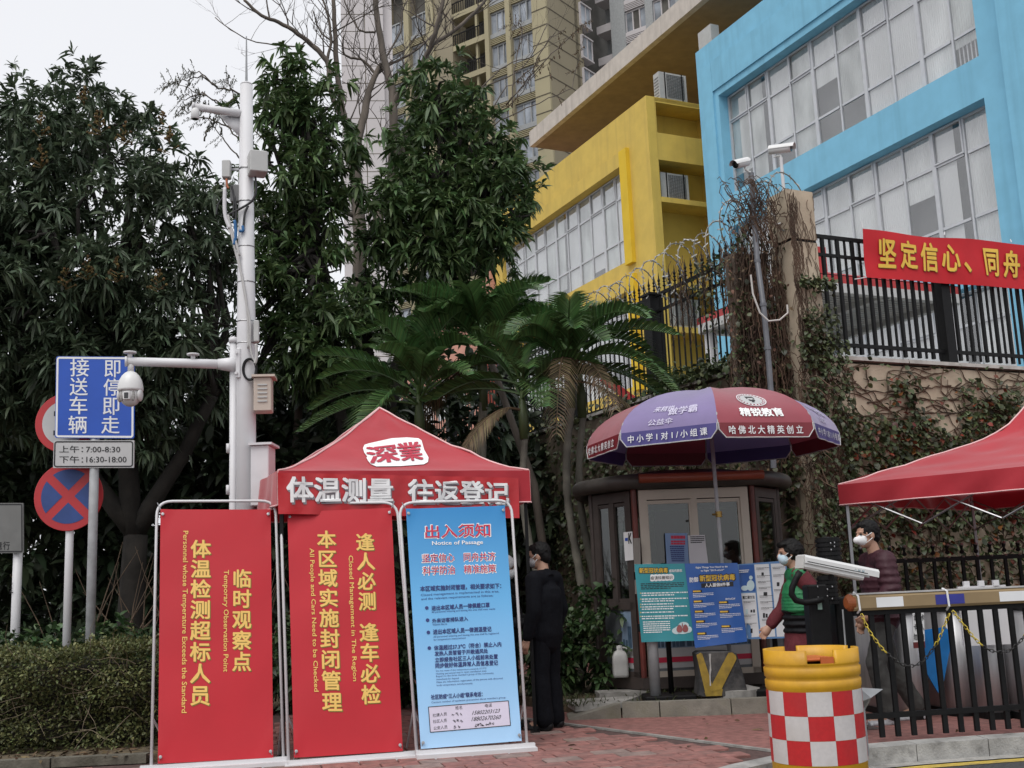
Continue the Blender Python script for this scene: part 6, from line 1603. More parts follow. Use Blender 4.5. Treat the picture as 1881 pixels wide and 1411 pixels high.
dashes(w_, tz((900, 362), (975, 358), (977, 385), (902, 390)), n, 2, 0.025, .5, random.Random(2), (.1, .2), .9)
for x, y, rx, ry in ((992, 420, 14, 16), (990, 480, 30, 42), (945, 500, 28, 20)):
    pts = [WARP[0](tz((x + rx * cos(t), y + ry * sin(t)))[0] + n * .003) for t in [2 * pi * i / 16 for i in range(16)]]; g_.add(pts[::-1], [tuple(range(16))])
part('white_panel', w_, M_SIGNW, s_); part('dark_lettering', k_, M_PRINTK, s_); part('blue_panel', d_, M_PB, s_); part('pale_figure', g_, MATS['pale_cyan_print'], s_)

WARP[0] = None
# ------------------------------------------------------------------ concrete block with a yellow V
YK = 11.62
def zbk(x, y): return zk(x, y)
o2 = at(*zk(760, 1330), YK); n = V((0.0, -1, 0)); 
blk = thing('concrete_block', 'chipped black concrete block painted with a yellow V, below the posters', 'concrete block', V((o2.x, YK + .15, 0.1)))
out = [(575, 1000), (600, 985), (840, 980), (885, 1000), (898, 1040), (935, 1160), (968, 1290), (930, 1325), (620, 1335), (590, 1320), (600, 1200), (590, 1100)]
P = plq(o2, n, *[zk(*p) for p in out]); m = len(P)
q = MB(); dz = V((0, 0.32, 0)); c = sum(P, V((0, 0, 0))) / m
Pi = [c + (p - c) * 0.95 + n * 0.02 for p in P]; Pb = [c + (p - c) * 0.97 + dz for p in P]
q.add(Pi + P + Pb, [tuple(range(m - 1, -1, -1))] + [(i, (i + 1) % m, m + (i + 1) % m, m + i) for i in range(m)] + [(m + i, m + (i + 1) % m, 2 * m + (i + 1) % m, 2 * m + i) for i in range(m)] + [tuple(range(2 * m, 3 * m))])
part('body', q, mat('black_painted_concrete', (0.035, 0.035, 0.037), 0.8, var=0.3, scale=8, bump=0.6, bscale=30, dirt=0.85, dscale=3.5, dcol=(0.15, 0.14, 0.13)), blk)
q = MB()
for pts in ([(578, 1010), (608, 992), (622, 1000), (700, 1240), (690, 1300), (650, 1315)], [(822, 992), (850, 990), (878, 1012), (884, 1040), (770, 1270), (690, 1290), (682, 1262)], [(640, 1290), (780, 1268), (772, 1320), (650, 1325)]):
    Pp = plq(o2 + n * (0.024 + 0.001 * len(pts)), n, *[zk(*p) for p in pts]); q.add(Pp[::-1], [tuple(range(len(pts)))])
part('painted_mark', q, mat('worn_yellow_paint', (0.33, 0.22, 0.03), 0.75, var=0.2, scale=12, dirt=0.6, dscale=9, dcol=(0.10, 0.08, 0.04)), blk)
q = MB(); q.add(plq(o2 + n * 0.034, n, *[zk(*p) for p in [(672, 1000), (690, 1000), (687, 1060), (692, 1120), (686, 1180), (690, 1245), (680, 1245), (676, 1160), (680, 1090)]])[::-1], [tuple(range(9))]); part('white_drip', q, mat('white_spill', (0.42, 0.41, 0.39), 0.8, var=0.2, scale=30), blk)
q = MB(); q.bbox(V((at(1415, 1275, 11.9).x, 11.85, 0.15)), (0.5, 0.36, 0.1), 0.05, 0.02)
single('drain_tray', q, M_BLACK, 'low black tray lying on the island right of the painted block', 'tray')
# ------------------------------------------------------------------ traffic barrel
M_BARY = mat('barrel_yellow_plastic', (0.60, 0.315, 0.010), 0.45, var=0.06, scale=5, spec=0.5, dirt=0.55, dscale=3.5, dcol=(0.27, 0.12, 0.015), bump=0.15, bscale=12)
BY = 7.85; bc = at(1497, 1300, BY); bx_, by_ = bc.x - 0.0, BY
zt = 0.835; zf0 = -0.02
bar_ = thing('traffic_barrel', 'yellow crash barrel banded with red and white checks, in front of the barrier', 'traffic barrel', V((bx_, by_, zf0)))
Rb = 0.312
q = MB(); zs0 = 0.0
prof = [(0.29, 0.0), (0.302, 0.012), (0.305, 0.06), (0.312, 0.07), (0.312, 0.60), (0.318, 0.61), (0.318, 0.655), (0.305, 0.668), (0.318, 0.68), (0.322, 0.735), (0.308, 0.748), (0.318, 0.760), (0.318, 0.772)]
q.lathe(prof, 64, V((bx_, by_, zf0))); q.f = [f for f in q.f if len(f) == 4]
# notched rim wall, inner and outer faces
NR = 96; rim0, rim1 = 0.772, zt - zf0
def notch(k):
    a = 360 * k / NR
    return (250 < a < 284) or (90 < a < 112) or (5 < a < 20) or (160 < a < 175)
vs = []; fs = []
for k in range(NR):
    if notch(k): continue
    a0, a1 = 2 * pi * k / NR, 2 * pi * (k + 1) / NR
    P = [V((bx_ + r * cos(a), by_ + r * sin(a), zf0 + z)) for r in (0.318, 0.29) for a in (a0, a1) for z in (rim0 - .004, rim1)]
    b = len(vs); vs += P; fs += [(b, b + 2, b + 3, b + 1), (b + 4, b + 5, b + 7, b + 6), (b + 1, b + 3, b + 7, b + 5)]
    if notch((k - 1) % NR): fs.append((b, b + 1, b + 5, b + 4))
    if notch((k + 1) % NR): fs.append((b + 2, b + 6, b + 7, b + 3))
q.add(vs, fs)
q.lathe([(0.318, rim0 - .006), (0.0, rim0 - .006)], 48, V((bx_, by_, zf0)))
part('body', q, M_BARY, bar_, True).data.polygons.foreach_set('use_smooth', [len(p.vertices) == 4 for p in bar_.children[0].data.polygons])
q = MB(); q.bbox(V((bx_ - 0.01, by_ + .02, zf0 + rim0 + 0.012)), (0.26, 0.34, 0.02), 0.2, 0.006); part('filler_cap', q, mat('orange_plastic', (0.45, 0.10, 0.02), 0.4, var=0.1), bar_)
q = MB(); q.box(V((bx_ + .03, by_ - 0.3, zf0 + rim0 + 0.016)), (0.085, 0.02, 0.05), 0); q.box(V((bx_ - .085, by_ + .05, zf0 + rim0 + 0.034)), (0.12, 0.03, 0.012), 0.1); part('orange_latch', q, MATS['orange_plastic'], bar_)
M_REFW = mat('reflective_white', (0.53, 0.50, 0.49), 0.5, var=0.05, scale=40, dirt=0.45, dscale=5, dcol=(0.36, 0.31, 0.27)); M_REFR = mat('reflective_red', (0.46, 0.012, 0.015), 0.45, var=0.08, scale=40, dirt=0.45, dscale=5, dcol=(0.26, 0.03, 0.03))
NP = 12; hs_ = 0.155; me_ = {}
for m_, nm in ((M_REFW, 'w'), (M_REFR, 'r')):
    q = MB(); n_ = 5; vs = []
    for j in range(2):
        for i in range(n_ + 1):
            a = -pi / NP + 2 * pi / NP * i / n_; a *= 0.995; vs.append(V((0.3155 * cos(a), 0.3155 * sin(a), j * hs_ * 0.99)))
    q.add(vs, [(i, i + 1, n_ + 2 + i, n_ + 1 + i) for i in range(n_)]); me_[nm] = q.mesh('reflective_panel', m_, True)
tilt0 = radians(-98)
for j in range(3):
    for i in range(NP):
        piece('reflective_panel', me_['r' if (i + j) % 2 else 'w'], bar_, Matrix.Translation(V((bx_, by_, zf0 + 0.128 + j * hs_))) @ Matrix.Rotation(tilt0 + 2 * pi * i / NP, 4, 'Z'))
# grey folded bracket beyond the barrel
q = MB(); a = at(1578, 1263, 8.5); b = at(1622, 1266, 8.6); c = at(1600, 1282, 8.5); d = at(1578, 1290, 8.5); e = at(1597, 1290, 8.6); f_ = at(1580, 1320, 8.6)
q.slab(a, d, c, b, 0.012); q.slab(a + V((-.3, .05, 0)), d + V((-.3, .05, 0)), d, a, 0.01); q.slab(d, f_, e, c, 0.012); q.tube([at(1584, 1300, 8.55), V((at(1584, 1300, 8.55).x, 8.55, 0.005))], 0.02, 8)
single('steel_bracket', q, mat('dull_steel', (0.30, 0.31, 0.32), 0.45, metal=0.5, var=0.15), 'bent grey steel bracket sticking out behind the checked barrel', 'bracket')

# ------------------------------------------------------------------ boom gate with hanging bars
g0 = at(1563, 1106, 9.15); gdir = V((cos(radians(9.0)), sin(radians(9.0)), 0)); gz0 = 1.09
g0.z = gz0
boom = thing('barrier_gate', 'tan boom barrier with white and blue patches and hanging black bars', 'barrier gate', V((g0.x, g0.y, 0)))
GL = 4.6; gn = V((gdir.y, -gdir.x, 0))
M_TAN = mat('tan_boom_paint', (0.26, 0.185, 0.095), 0.55, var=0.08, scale=4, dirt=0.25, dscale=3, dcol=(0.14, 0.10, 0.06))
q = MB(); c = g0 + gdir * GL / 2; vs = []
prof = [(x * 0.055, y * 0.066) for x, y in [(-1, -.7), (-.75, -1), (.75, -1), (1, -.7), (1, .6), (.6, .95), (-.6, .95), (-1, .6)]]
vs = [g0 + gdir * s + gn * x + Z * y for s in (0, GL) for x, y in prof]; q.add(vs, [(i, (i + 1) % 8, 8 + (i + 1) % 8, 8 + i) for i in range(8)] + [tuple(range(7, -1, -1)), tuple(range(8, 16))]); part('boom_arm', q, M_TAN, boom)
q = MB(); q.obox(c + Z * 0.066 + gn * 0.01, gdir * GL, gn * 0.075, Z * 0.012); part('top_strip', q, mat('grey_strip', (0.42, 0.41, 0.40), 0.5), boom)
for s0, s1, m_ in ((0.19, 0.42, M_SIGNW), (0.70, 0.95, mat('blue_patch', (0.03, 0.035, 0.25), 0.45)), (1.26, 1.52, M_SIGNW), (1.8, 2.05, MATS['blue_patch']), (2.35, 2.6, M_SIGNW), (2.9, 3.15, MATS['blue_patch'])):
    q = MB(); q.obox(g0 + gdir * (s0 + s1) / 2 + gn * 0.0565 - Z * 0.006, gdir * (s1 - s0), gn * 0.003, Z * 0.078); part('reflective_patch', q, m_, boom)
q = MB(); q.lathe([(0.0, -0.05), (0.045, -0.045), (0.068, -0.02), (0.068, 0.015), (0.0, 0.016)], 18, g0, gdir); part('end_cap', q, mat('orange_cap', (0.30, 0.08, 0.02), 0.5, var=0.2), boom)
bs = MB(); bs.obox((0, 0, 0), gdir * 0.040, gn * 0.026, Z * 0.99); bsm = bs.mesh('hanging_bar', M_BLACK)
nb = int(GL / 0.135)
for i in range(nb): piece('hanging_bar', bsm, boom, Matrix.Translation(g0 + gdir * (0.16 + 0.135 * i) - Z * (1.03 - 0.495 + 0.02)))
q = MB(); q.obox(c - Z * 0.085 + gdir * 0.0, gdir * (GL - 0.02), gn * 0.035, Z * 0.04); part('rail', q, M_BLACK, boom)
q = MB(); q.obox(c - Z * 0.885 - gdir * 0.02, gdir * (GL + .06), gn * 0.034, Z * 0.042); part('rail', q, M_BLACK, boom)
q = MB(); q.tube([g0 + gdir * 0.03 + gn * 0.0 + V((0, 0, 0.08)), g0 + gdir * 0.035 + gn * 0.066 + Z * 0.05, g0 + gdir * 0.04 + gn * 0.068 - Z * 0.06, g0 + gdir * 0.04 - Z * 0.09], 0.009, 6)
part('cord_tie', q, M_SIGNW, boom)
q = MB(); s_ = 0.80; q.tube([g0 + gdir * s_ + Z * 0.078, g0 + gdir * s_ + gn * 0.066 + Z * 0.06, g0 + gdir * (s_ + .005) + gn * 0.068 - Z * 0.06, g0 + gdir * (s_ + .01) - Z * 0.10], 0.009, 6); part('cord_tie', q, M_SIGNW, boom)
# plastic chains draped from the boom
def chain(label, ctrl, kinds):
    """ctrl: (along, down) points on the gate plane; links laid along the drape, alternately turned"""
    ch = thing('plastic_chain', label, 'chain', g0 + gdir * ctrl[0][0] + gn * 0.09 + Z * ctrl[0][1], 0, 'plastic chains draped on the boom')
    pts = []
    for i in range(len(ctrl) - 1):
        for k in range(30):
            t = k / 30; p0, p1, p2, p3 = [V((*ctrl[j], 0)) for j in (max(0, i - 1), i, i + 1, min(len(ctrl) - 1, i + 2))]
            pts.append(0.5 * ((2 * p1) + (p2 - p0) * t + (2 * p0 - 5 * p1 + 4 * p2 - p3) * t * t + (3 * p1 - p0 - 3 * p2 + p3) * t ** 3))
    pts.append(V((*ctrl[-1], 0))); P = [g0 + gdir * p.x + gn * 0.085 + Z * p.y for p in pts]
    lens = [0]
    for a, b in zip(P, P[1:]): lens.append(lens[-1] + (b - a).length)
    lp = []
    for k in range(4):
        pass
    L, w, r = 0.046, 0.012, 0.0042
    ring_ = [(L / 2 - w) * sgn + w * cos(a) for sgn, a in []]
    base_ = [V(((L / 2 - w) * (1 if -90 <= d <= 90 else -1) + w * cos(radians(d)), w * sin(radians(d)), 0)) for d in (-90, -30, 30, 90, 150, 210)]
    s = 0.0; i = 0; n = int(lens[-1] / 0.036); mes = {}
    for m_, nm in ((M_CHY, 'y'), (M_CHK, 'k')):
        q = MB(); q.tube(base_, r, 5, closed=True); mes[nm] = q.mesh('link', m_, True)
    for i in range(n):
        s = 0.018 + i * 0.036; j = max(k for k in range(len(lens)) if lens[k] <= s); j = min(j, len(P) - 2)
        t = (s - lens[j]) / max(1e-6, lens[j + 1] - lens[j]); c = P[j] * (1 - t) + P[j + 1] * t; ax = (P[j + 1] - P[j]).normalized()
        sd_ = gn if i % 2 else gn.cross(ax); sd_ = (sd_ - ax * sd_.dot(ax)).normalized(); ez = ax.cross(sd_)
        fr_ = s / lens[-1]; nm = [k for a, k in kinds if fr_ <= a][0]
        piece('link', mes[nm], ch, frameM(c, ax, sd_, ez))
M_CHY = mat('yellow_chain_plastic', (0.55, 0.42, 0.05), 0.5); M_CHK = mat('black_chain_plastic', (0.02, 0.02, 0.02), 0.5)
chain('yellow and black plastic chain sagging from the tan boom end to its blue patch', [(0.04, -0.09), (0.08, -0.20), (0.14, -0.30), (0.22, -0.40), (0.36, -0.50), (0.50, -0.49), (0.64, -0.36), (0.72, -0.24), (0.80, -0.10)], [(0.30, 'y'), (0.74, 'k'), (1.01, 'y')])
chain('yellow and black plastic chain sagging right of the blue patch on the boom', [(0.82, -0.10), (0.90, -0.21), (0.99, -0.33), (1.10, -0.42), (1.24, -0.44), (1.36, -0.38), (1.46, -0.28), (1.62, -0.1)], [(0.34, 'y'), (0.74, 'k'), (1.01, 'y')])

# ------------------------------------------------------------------ number plate camera and barrier post
YL = 8.9
a_, b_ = at(1469, 1031, YL), at(1603, 1058, YL + 0.22)
ax = (b_ - a_).normalized(); L = (b_ - a_).length; sd_ = ax.cross(Z).normalized(); up = sd_.cross(ax)
lpc = thing('plate_camera', 'white boxy bullet camera with sunshield tilted over the checked barrel', 'security camera', (a_ + b_) / 2 - Z * 0.06)
c = (a_ + b_) / 2
def ext(poly, s0, s1): 
    q = MB(); m = len(poly); vs = [c + ax * s + sd_ * -x + up * y for s in (s0, s1) for x, y in poly]
    q.add(vs, [(i, (i + 1) % m, m + (i + 1) % m, m + i) for i in range(m)] + [tuple(range(m - 1, -1, -1)), tuple(range(m, 2 * m))]); return q
part('housing', ext([(-.052, -.04), (-.04, -.055), (.04, -.055), (.052, -.04), (.052, .02), (-.052, .02)], -L * .49, L * .33), M_WHITEP, lpc)
part('sunshield', ext([(-.066, -.012), (-.060, -.012), (-.058, .030), (-.045, .044), (.045, .044), (.058, .030), (.060, -.012), (.066, -.012), (.066, .032), (.050, .052), (-.050, .052), (-.066, .032)], -L * .49, L * .52), M_WHITEP, lpc)
part('shield_seam', ext([(-.0675, -.002), (.0675, -.002), (.0675, .004), (-.0675, .004)], -L * .46, L * .36), M_PRINTK, lpc)
q = ext([(-.054, -.056), (.054, -.056), (.058, .043), (-.058, .043)], -L * .505, -L * .488); part('rear_cap', q, mat('light_grey_plastic', (0.5, 0.5, 0.48), 0.4), lpc)
q = MB()
O_ = c - sd_ * -0.0 ; side_n = -sd_ if (-sd_).dot(EYE - c) > 0 else sd_
for i, ch in enumerate('△沙龙'): 
    p = c + ax * (L * (0.17 + i * 0.055)) + side_n * 0.0672 + up * 0.012
    e = ax * 0.026; fit(q, t_h(ch if i == 0 else ch, 0.0), [p + up * .011, p + e + up * .011, p + e - up * .011, p - up * .011], side_n, 0.001) if i < 1 else None
    if i >= 1:
        for k in range(3): q.quad(*[p + e * (k * .3 + dx) + up * dy + side_n * .001 for dx, dy in ((0, -.008), (.2, -.008), (.2, .008 - .004 * (k % 2)), (0, .008))])
part('mark', q, mat('grey_blue_print', (0.25, 0.35, 0.40), 0.5), lpc)
q = MB(); q.tube([c - up * 0.055 - ax * 0.05, c - up * 0.1 - ax * 0.03], 0.025, 10); q.tube([c - up * 0.055 - ax * L * .42, c - up * 0.07 - ax * L * .42], 0.012, 8); part('bracket', q, M_BLACK, lpc)
YL0 = YL; YL = 9.42
px_ = at(1512, 1100, YL + .08).x; px2 = at(1545, 1100, YL + .12).x
post = thing('barrier_post', 'black barrier post with ribbed lamps and a curved cable behind the white camera', 'barrier post', V(((px_ + px2) / 2, YL + .1, 0)))
q = MB(); q.bbox(V((px_ - .05, YL + .12, 0.62)), (0.17, 0.2, 1.24), 0, 0.012); part('column', q, M_BLACK, post)
q = MB(); q.bbox(V((px2 + .015, YL + .2, 0.565)), (0.15, 0.18, 1.13), 0, 0.012); part('column', q, M_BLACK, post)
zl = at(1520, 1010, YL + .1).z
def ribbed(x, z0, z1, r):
    q = MB(); n = 7; pr = [(0, z0)]
    for i in range(n):
        t0 = z0 + (z1 - z0) * i / n; t1 = z0 + (z1 - z0) * (i + .7) / n; pr += [(r, t0), (r, t1), (r * .9, t1), (r * .9, z0 + (z1 - z0) * (i + 1) / n)]
    pr += [(r * .9, z1), (0, z1 + .01)]; q.lathe(pr, 24, V((x, YL + .12, 0))); return q
x_l = at(1521, 1000, YL + .12).x
part('ribbed_lamp', ribbed(x_l, at(1521, 1045, YL + .12).z, at(1521, 988, YL + .12).z, 0.105), M_BLACK, post, False)
part('ribbed_lamp', ribbed(at(1520, 1080, YL + .12).x, at(1520, 1110, YL + .12).z, at(1520, 1058, YL + .12).z, 0.085), M_BLACK, post)
q = MB()
for px, py in ((1526, 998), (1533, 997), (1533, 1004), (1527, 1010), (1520, 1083), (1529, 1078), (1520, 1095), (1529, 1100), (1502, 1078), (1503, 1098)): q.ell(at(px, py, YL + .012), (.006, .004, .008), 8, 6)
part('chrome_stud', q, M_STEEL, post)
q = MB(); q.tube([at(x, y, YL - .02) for x, y in ((1470, 1050), (1463, 1062), (1455, 1080), (1454, 1092), (1462, 1103), (1480, 1107), (1500, 1104), (1512, 1100))], 0.026, 10); part('curved_conduit', q, M_BLACK, post, True)
q = MB(); q.obox(at(1506, 1113, YL), (0.035, 0, 0), (0, .01, 0), (0, 0, 0.06)); part('label_plate', q, mat('pale_green_label', (0.20, 0.30, 0.26), 0.5), post)
q = MB(); q.tube([V((at(1552, 1130, YL).x, YL + .05, at(1552, 1120, YL).z)), V((at(1556, 1190, YL).x, YL + .05, 0.55))], 0.007, 6); part('wire_stub', q, M_GALV, post)

YL = YL0
# ------------------------------------------------------------------ turnstiles behind the barrier
def turnstile(label, x, y, wing=True, rz=0.15):
    t = thing('turnstile', label, 'turnstile', V((x, y, 0)), rz, 'steel turnstiles behind the barrier')
    Mx = WM[t.name]
    def Pw(a, b, c): return Mx @ V((a, b, c))
    ex, ey = Mx.to_3x3() @ V((1, 0, 0)), Mx.to_3x3() @ V((0, 1, 0))
    pts = rrect(0.24, 1.0, 0.115, 6); q = MB(); q.prism(pts, Pw(0, 0, 0.94), ex, ey, 0.94); part('cabinet', q, mat('satin_steel', (0.55, 0.55, 0.56), 0.5, metal=0.8, var=0.1, scale=20, stretch=(1, 1, .05)), t, True).data.polygons.foreach_set('use_smooth', [len(p.vertices) == 4 for p in t.children[0].data.polygons])
    q = MB(); q.prism(rrect(0.26, 1.04, 0.125, 6), Pw(0, 0, 0.985), ex, ey, 0.04); part('lid', q, M_BLACK, t)
    q = MB(); q.prism(rrect(0.25, 1.02, 0.12, 6), Pw(0, 0, 0.06), ex, ey, 0.06); part('kick_plate', q, M_BLACK, t)
    if wing:
        for s_ in (1,):
            q = MB(); q.prism([(0, 0.78), (0.24, 0.80), (0.30, 0.72), (0.16, 0.30), (0.10, 0.22), (0, 0.42)], Pw(0.12, -0.47, 0), ex, Z, 0.012); part('wing_panel', q, mat('blue_acrylic', (0.03, 0.24, 0.62), 0.25, var=0.1, trans=0.3), t)
    return t
for i, (px, Y, w, lb) in enumerate(((1630, 10.9, True, 'leftmost steel turnstile cabinet, beside the man in the maroon jacket'), (1716, 11.0, False, 'steel turnstile cabinet behind the black and white card, under the boom patch'),
                           (1776, 10.7, True, 'steel turnstile cabinet behind the white board with a blue wing panel'), (1868, 10.3, True, 'nearest steel turnstile cabinet at the right edge of the picture'))):
    turnstile(lb, at(px, 1200, Y).x, Y, w)
wb = at(1808, 1130, 10.05); q = MB(); a, b = at(1757, 1078, 10.05), at(1860, 1183, 10.05)
q.obox((a + b) / 2, V((b.x - a.x, 0.03, 0)), V((0, 0.03, 0)), V((0, 0, a.z - b.z)))
wbd = thing('white_board', 'plain white board hung low on the fence behind the boom bars', 'board', V((wb.x, wb.y, b.z)))
part('panel', q, M_WHITE, wbd); q = MB()
for s_ in (.2, .5, .8): p = a + (V((b.x, b.y, a.z)) - a) * s_; q.obox(p + Z * 0.02, (0.05, 0, 0), (0, 0.035, 0), (0, 0, 0.05))
part('hook', q, M_WHITE, wbd)
O = at(1686, 1150, 10.2); n = V((0, -1, 0)); P = plq(O, n, (1676, 1122), (1697, 1122), (1699, 1178), (1678, 1180))
cd = thing('card_sign', 'small white card with black characters and a red foot among the turnstiles', 'sign', P[3])
q = MB(); q.slab(P[3], P[2], P[1], P[0], 0.01); part('card', q, M_SIGNW, cd)
q = MB(); Q = plq(O, n, (1678, 1180), (1699, 1178), (1700, 1190), (1679, 1191)); q.slab(Q[3], Q[2], Q[1], Q[0], 0.01); part('red_foot', q, mat('dark_red_card', (0.12, 0.015, 0.015), 0.5), cd)
q = MB()
for t, y0 in (('请刷卡', 1128), ('卡一人', 1146), ('勿尾随', 1164)): fit(q, t_h(t), plq(O, n, (1678, y0), (1697, y0), (1697.5, y0 + 12), (1678.5, y0 + 12)), n, 0.003, 0.015)
part('lettering', q, M_PRINTK, cd)
# black rear fence with double rows of bolts
fd = V((cos(radians(8)), sin(radians(8)), 0)); f0 = at(1570, 1034, 12.9)
rf = thing('iron_fence', 'black iron fence with shiny paired studs along its top behind the turnstiles', 'fence', V((f0.x + 2.5, f0.y, 0)))
q = MB(); c0 = V((f0.x, f0.y, f0.z)); Lr = 6.0; fn_ = V((fd.y, -fd.x, 0))
q.obox(c0 + fd * Lr / 2, fd * Lr, fn_ * 0.05, Z * 0.05); part('rail', q, M_BLACK, rf)
q = MB(); q.obox(c0 + fd * Lr / 2 - Z * 0.45, fd * Lr, fn_ * 0.05, Z * 0.05); part('rail', q, M_BLACK, rf)
bm_ = MB(); bm_.obox((0, 0, -.62), fd * .035, fn_ * .03, Z * 1.24); bm_.lathe([(0.0, 0.05), (0.022, 0.06), (0.028, 0.075), (0.022, 0.09), (0.012, 0.1), (0.026, 0.15), (0.0, 0.18)], 10); bmm = bm_.mesh('bar', M_BLACK)
sb_ = MB(); sb_.ell((0, 0, 0.02), (.02, .02, .012), 10, 6); sb_.ell((0, 0, 0.16), (.022, .022, .016), 10, 6); sbm = sb_.mesh('stud', M_STEEL)
for i in range(int(Lr / 0.176)):
    b_o = piece('bar', bmm, rf, Matrix.Translation(c0 + fd * (0.08 + i * 0.176))); piece('stud', sbm, b_o, Matrix.Translation(c0 + fd * (0.08 + i * 0.176) + fn_ * 0.02))
q = MB(); q.obox(c0 + fd * Lr / 2 - Z * 0.82 + V((0, .08, 0)), fd * Lr, fn_ * 0.02, Z * 0.66); part('dark_backing', q, mat('dark_sheet', (0.02, 0.018, 0.018), 0.6), rf)
# ------------------------------------------------------------------ people
M_SKIN = mat('skin', (0.40, 0.23, 0.16), 0.55, var=0.06, scale=12)
M_HAIR = mat('black_hair', (0.006, 0.0055, 0.0055), 0.6, spec=0.2, var=0.2, scale=90, stretch=(1, 1, 0.1))
M_EYE = mat('eye', (0.02, 0.015, 0.012), 0.2)
M_MASK = mat('white_mask', (0.72, 0.72, 0.72), 0.75, var=0.03)
M_SHOEK = mat('black_shoe', (0.008, 0.008, 0.009), 0.5, spec=0.3); 
_tex = {}
def crease(o, size, amt):
    if size not in _tex:
        t = bpy.data.textures.new('folds', 'CLOUDS'); t.noise_scale = size; t.noise_depth = 2; _tex[size] = t
    d = o.modifiers.new('folds', 'DISPLACE'); d.texture = _tex[size]; d.strength = amt; d.mid_level = 0.5; d.texture_coords = 'LOCAL'
def soft(o, vox, it=4):
    r = o.modifiers.new('skin', 'REMESH'); r.mode = 'VOXEL'; r.voxel_size = vox; r.use_smooth_shade = True
    s = o.modifiers.new('ease', 'SMOOTH'); s.iterations = it; s.factor = 0.5
def lerp(a, b, t): return a + (b - a) * t
def person(label, loc, rz, J, top, bottom, shoe, mask, hair='short', H=1.70, extra=None, top2=None):
    """J: joint positions in the figure's own frame, x forward, y to its left, z up"""
    p = thing('person', label, 'person', loc, rz)
    J = {k: V(v) for k, v in J.items()}
    f_ = H / 1.70
    fw = J.get('face', V((1, 0, -0.05))).normalized(); hd = J['head']; sdv = Z.cross(fw).normalized(); upv = fw.cross(sdv)
    HM = Matrix((fw, sdv, upv)).transposed()
    def hp(x, y, z): return hd + HM @ V((x, y, z))
    b = MB()
    b.ell(hd + HM @ V((-0.008, 0, 0.025)), (0.100, 0.076, 0.098), 18, 12, HM)       # skull
    b.ell(hp(0.022, 0, -0.048), (0.072, 0.060, 0.070), 16, 10, HM); b.ell(hp(0.050, 0, -0.085), (0.034, 0.036, 0.028), 12, 8, HM)    # face, chin
    b.cone(hp(0.088, 0, 0.02), hp(0.108, 0, -0.022), 0.010, 0.015, 10); b.ell(hp(0.082, 0, -0.058), (0.02, 0.028, 0.012), 10, 6, HM); b.ell(hp(0.086, 0, 0.028), (0.012, 0.05, 0.010), 10, 6, HM)
    for s in (-1, 1): b.ell(hp(-0.005, s * 0.078, -0.008), (0.022, 0.010, 0.034), 10, 8, HM)
    b.cone(J['neck'], hp(-0.02, 0, -0.06), 0.058, 0.054, 14)
    ch, pv = J['chest'], J['pelvis']; lat = (J['shL'] - J['shR']).normalized()
    b.cone(pv, lerp(pv, ch, 0.5), 0.115, 0.108, 16, 1.35, lat); b.cone(lerp(pv, ch, 0.5), ch, 0.108, 0.120, 16, 1.40, lat); b.cone(ch, J['neck'], 0.10, 0.06, 14, 1.3, lat)
    for s in 'LR':
        b.cone(J['neck'] - Z * 0.03, J['sh' + s], 0.055, 0.058, 12); b.cone(J['sh' + s], J['el' + s], 0.052, 0.040, 12); b.cone(J['el' + s], J['wr' + s], 0.040, 0.027, 12)
        b.cone(J['hip' + s], J['kn' + s], 0.086, 0.058, 14); b.cone(J['kn' + s], lerp(J['kn' + s], J['an' + s], 0.35), 0.056, 0.058, 12); b.cone(lerp(J['kn' + s], J['an' + s], 0.35), J['an' + s], 0.058, 0.038, 12)
        b.cone(J['an' + s] - Z * 0.035, J['to' + s], 0.042, 0.032, 10)
        # hand: palm, four curled fingers of different length, thumb from the side near the wrist
        w = J['wr' + s]; d = J.get('hd' + s, (w - J['el' + s])).normalized(); pn = J.get('pn' + s, V((0, -1 if s == 'L' else 1, 0))); pn = (pn - d * pn.dot(d)).normalized(); ac = d.cross(pn).normalized()
        if ac.x < 0: ac = -ac                      # thumb side looks forward
        b.cone(w + d * 0.015, w + d * 0.075, 0.026, 0.030, 10, 1.4, ac)
        for k, ln_ in enumerate((0.066, 0.074, 0.069, 0.054)):
            r0 = w + d * 0.088 + ac * (0.030 - k * 0.020); j1 = r0 + d * ln_ * 0.45 + pn * 0.008; j2 = j1 + (d * 0.75 + pn * 0.65).normalized() * ln_ * 0.32; j3 = j2 + (d * 0.35 + pn * 0.95).normalized() * ln_ * 0.26
            b.cone(r0, j1, 0.0092, 0.0086, 8); b.cone(j1, j2, 0.0086, 0.0080, 8); b.cone(j2, j3, 0.008, 0.0068, 8)
        t0 = w + d * 0.035 + ac * 0.028; t1 = t0 + (d * 0.8 + ac * 0.6).normalized() * 0.036; t2 = t1 + (d * 0.95 + ac * 0.1 + pn * .3).normalized() * 0.030
        b.cone(t0, t1, 0.0115, 0.0100, 8); b.cone(t1, t2, 0.0098, 0.0082, 8)
    Mx = WM[p.name]
    def put(name, mb, m, vox, it=3, label=None, parent=None):
        me = mb.mesh(name, m, True); o = bpy.data.objects.new(name, me)
        if label: o['label'] = label
        link(o, parent or p, Mx); soft(o, vox, it) if vox else None
        if name in ('jacket', 'jacket_skirt', 'trousers', 'waistcoat', 'sleeves', 'long_top', 'padded_hem'): crease(o, 0.13, 0.016 if m is M_SUIT else 0.028)
        if name == 'hair': crease(o, 0.022, 0.018)
        return o
    put('body', b, M_SKIN, 0.0058, 2)
    for s in (-1, 1):
        e = MB(); e.ell(hp(0.083, s * 0.031, 0.008), (0.010, 0.015, 0.008), 10, 8, HM); put('eye', e, M_EYE, None)
    h = MB()
